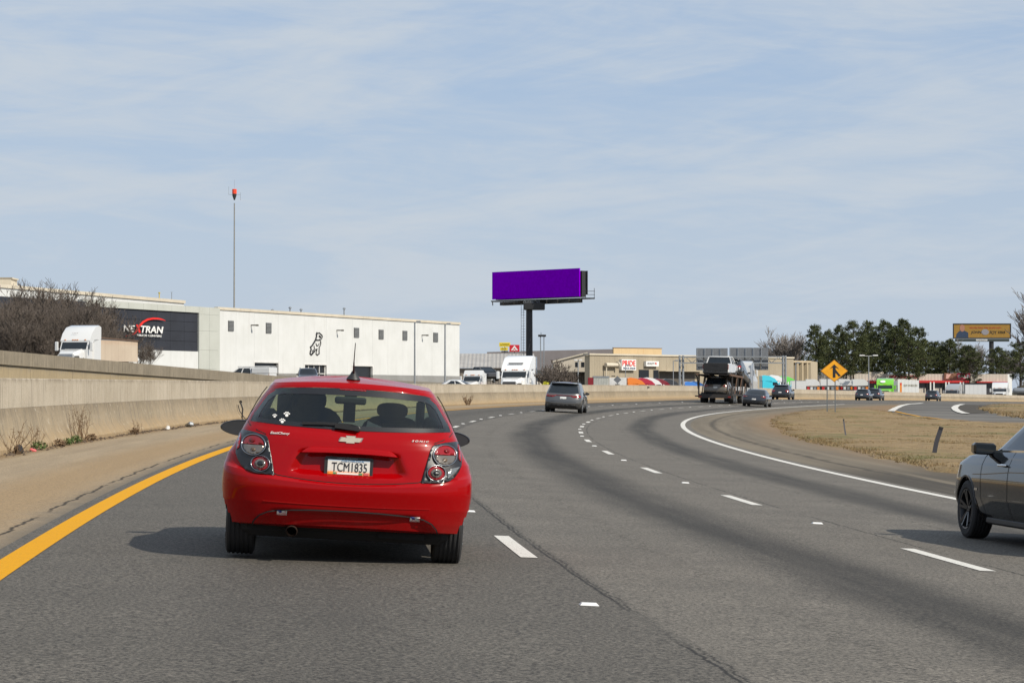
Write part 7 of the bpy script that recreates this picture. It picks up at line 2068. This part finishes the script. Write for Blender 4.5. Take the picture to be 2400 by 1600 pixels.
for i, (px, pyt, wd) in enumerate(PN):
    D_ = 640 + (i * 37) % 50; H_ = hz(pyt, D_) - .5
    lab = 'dark green pine in the tall row behind the furniture store'
    if i == 0: lab = 'leftmost dark pine of the row, next to the fan-shaped leafless tree'
    if i == 6: lab = 'tallest and widest pine at the right end of the tall row'
    lab = PLAB.get(i, lab)
    plant_tree('pine_tree', lab, 'pine tree', pines[i % 4], (wx(px, D_), D_, .5), (wd * .95, wd * .95, H_ / 16), i * .9, 'pines behind the store')
# far low tree line closing the horizon
rr = random.Random(4); bb = B()
for k in range(9000):
    px = rr.uniform(-300, 2900); D_ = rr.uniform(900, 1000); x = wx(px, D_); h = 5 + 3 * math.sin(px * .013) + 2 * math.sin(px * .05); z = rr.uniform(-1, h)
    p = Vector((x, D_, z)); a = Vector((rr.gauss(0, 1), 0, rr.gauss(0, 1))).normalized() * .9; c = Vector((rr.gauss(0, 1), 0, rr.gauss(0, 1))).normalized() * .9
    bb.add([p - a, p + a, p + c], [(0, 1, 2)])
o = bb.build('distant_woods', principled('distant_brown_green', (.085, .080, .055), .9), None, False, recalc=False); tag(o, 'low hazy line of woods closing the horizon', 'woods', kind='stuff')

# ---- weeds and litter along the barrier foot
def foot(px, out=.10):
    s = lane_s_near(px, D_BAR); x, y, z = road_pt(s, D_BAR + out); return Vector((float(x), float(y), float(z)))
def lane_s_near(px, d):
    s = np.arange(15, 160, .25); x, y, z = road_pt(s, d); u = 1200 + FPX * x / np.maximum(y, 1); return float(s[np.argmin(np.abs(u - px))])
M_weed = principled('dead_weed', (.16, .10, .055), .9); M_green = principled('weed_green', (.07, .11, .025), .8)
def weed(px, h, n, lab, mat=M_weed, out=.10, fan=.35, rad=.006):
    p = foot(px, out); t = thing('dry_weed', lab, 'weed', tuple(p)); rr = random.Random(int(px)); bb = B()
    for k in range(n):
        a = rr.uniform(-fan, fan) ; L = h * rr.uniform(.5, 1); q = Vector((rr.uniform(-.12, .12), rr.uniform(-.05, .05), 0)); tip = q + Vector((math.sin(a) * L, rr.uniform(-.1, .05) * L, math.cos(a) * L)); mid = q.lerp(tip, .55) + Vector((rr.uniform(-.04, .04), 0, 0))
        bb.tube([q, mid, tip], [rad, rad * .8, rad * .4], 3, cap=False)
        for m in range(4):
            b0 = mid.lerp(tip, rr.random()); bb.tube([b0, b0 + Vector((rr.uniform(-.14, .14), rr.uniform(-.03, .03), rr.uniform(.02, .16))) * min(1, h)], [rad * .6, rad * .3], 3, cap=False)
    bb.build('stems', mat, t, False, recalc=False); return t
weed(182, 0.92, 13, 'tall dry weed leaning on the barrier, tallest of those at its foot', fan=.28)
weed(168, 0.72, 8, 'thin reddish dry weed beside the tallest one at the barrier foot', fan=.2)
weed(75, 0.48, 8, 'dark twisted dead weed at the barrier foot near the left edge'); weed(20, .65, 14, 'spreading straw-coloured weed at the far left barrier foot', fan=.9)
weed(310, 0.36, 8, 'upright tan weed in a barrier joint left of the car mirror', fan=.2)
weed(1165, 0.80, 12, 'dark dry weed at the barrier foot between the two cars', M_weed, fan=.6, rad=.02)
weed(1128, 0.40, 8, 'small dry weed at the barrier foot right of the red hatchback', M_weed, fan=.8, rad=.018)
for px, r_, m, lab in ((140, .09, M_green, 'small green weed clump, left of the tall dry weed'), (160, .10, M_green, 'small green weed clump at the foot of the tall dry weed'), (72, .11, M_green, 'low green weed under the twisted dead weed'), (122, .09, M_weed, 'brown dead clump left of the green weeds'), (196, .10, M_weed, 'brown clump just right of the tall dry weed'), (300, .10, M_weed, 'dark brown tuft at the barrier foot midway to the mirror')):
    t_ = thing('weed_clump', lab, 'weed', tuple(foot(px, .14))); leaf_blob('leaves', m, 110, r_ * 1.3, r_ * .8, .035, int(px), t_)
# debris line: many small crumbs of dirt along the foot
rr = random.Random(12); bb = B()
for k in range(1500):
    s = rr.uniform(22, 150); d = D_BAR + abs(rr.gauss(0, .10)) + .02; x, y, z = [float(q) for q in road_pt(s, d)]; q = rr.uniform(.01, .035) * (1 + s / 120)
    a = rr.uniform(0, 6.28); bb.add([(x + math.cos(a) * q, y + math.sin(a) * q, z + .002), (x + math.cos(a + 2.1) * q, y + math.sin(a + 2.1) * q, z + .002), (x + math.cos(a + 4.2) * q, y + math.sin(a + 4.2) * q, z + .002), (x, y, z + q * .9)], [(0, 1, 3), (1, 2, 3), (2, 0, 3)])
o = bb.build('grit', principled('dark_grit', (.09, .065, .045), .95), None, False, recalc=False); tag(o, 'dark leaf litter and grit gathered along the barrier foot', 'grit', kind='stuff')
def litter(px, out, size, mat, lab, name='litter', cat='litter'):
    p = foot(px, out); bb = B(); a, b_, c = size; bb.cbox(-a / 2, a / 2, -b_ / 2, b_ / 2, 0, c, min(size) * .25); o = bb.build(name, mat, None, 30); o.location = p; o.rotation_euler = (.2, .3, px * .7); tag(o, lab, cat)
litter(54, .16, (.12, .08, .05), M_flagred, 'crushed red and white can on the shoulder at far left', 'crushed_can', 'can')
litter(374, .2, (.14, .10, .07), M_white, 'crumpled white cup by the barrier, left one of two'); litter(384, .12, (.12, .1, .09), M_white, 'crumpled white paper by the barrier, right one of two')
litter(425, .2, (.30, .16, .12), M_galv, 'grey broken plastic piece by the barrier left of the car mirror', 'plastic_piece'); litter(24, .16, (.16, .12, .16), M_black, 'dark rag lump at the barrier foot at far left', 'rag')
# gear hanging at the barrier behind the car mirror: black bracket with two arms
p = foot(566, .05); t_ = thing('bracket', 'black two-armed bracket leaning on the barrier just left of the red hatchback', 'bracket', tuple(p))
bb = B(); bb.tube([(-.05, -.02, 0), (-.02, -.05, .38), (-.10, -.06, .62)], .028, 6); bb.tube([(.06, -.02, .05), (-.12, -.06, .30), (-.18, -.06, .52)], .018, 6); bb.lathe([(0, .05), (.06, .05), (.07, .01)], (-.09, -.08, .62), 'y', 10); bb.build('arms', M_black, t_, 40)
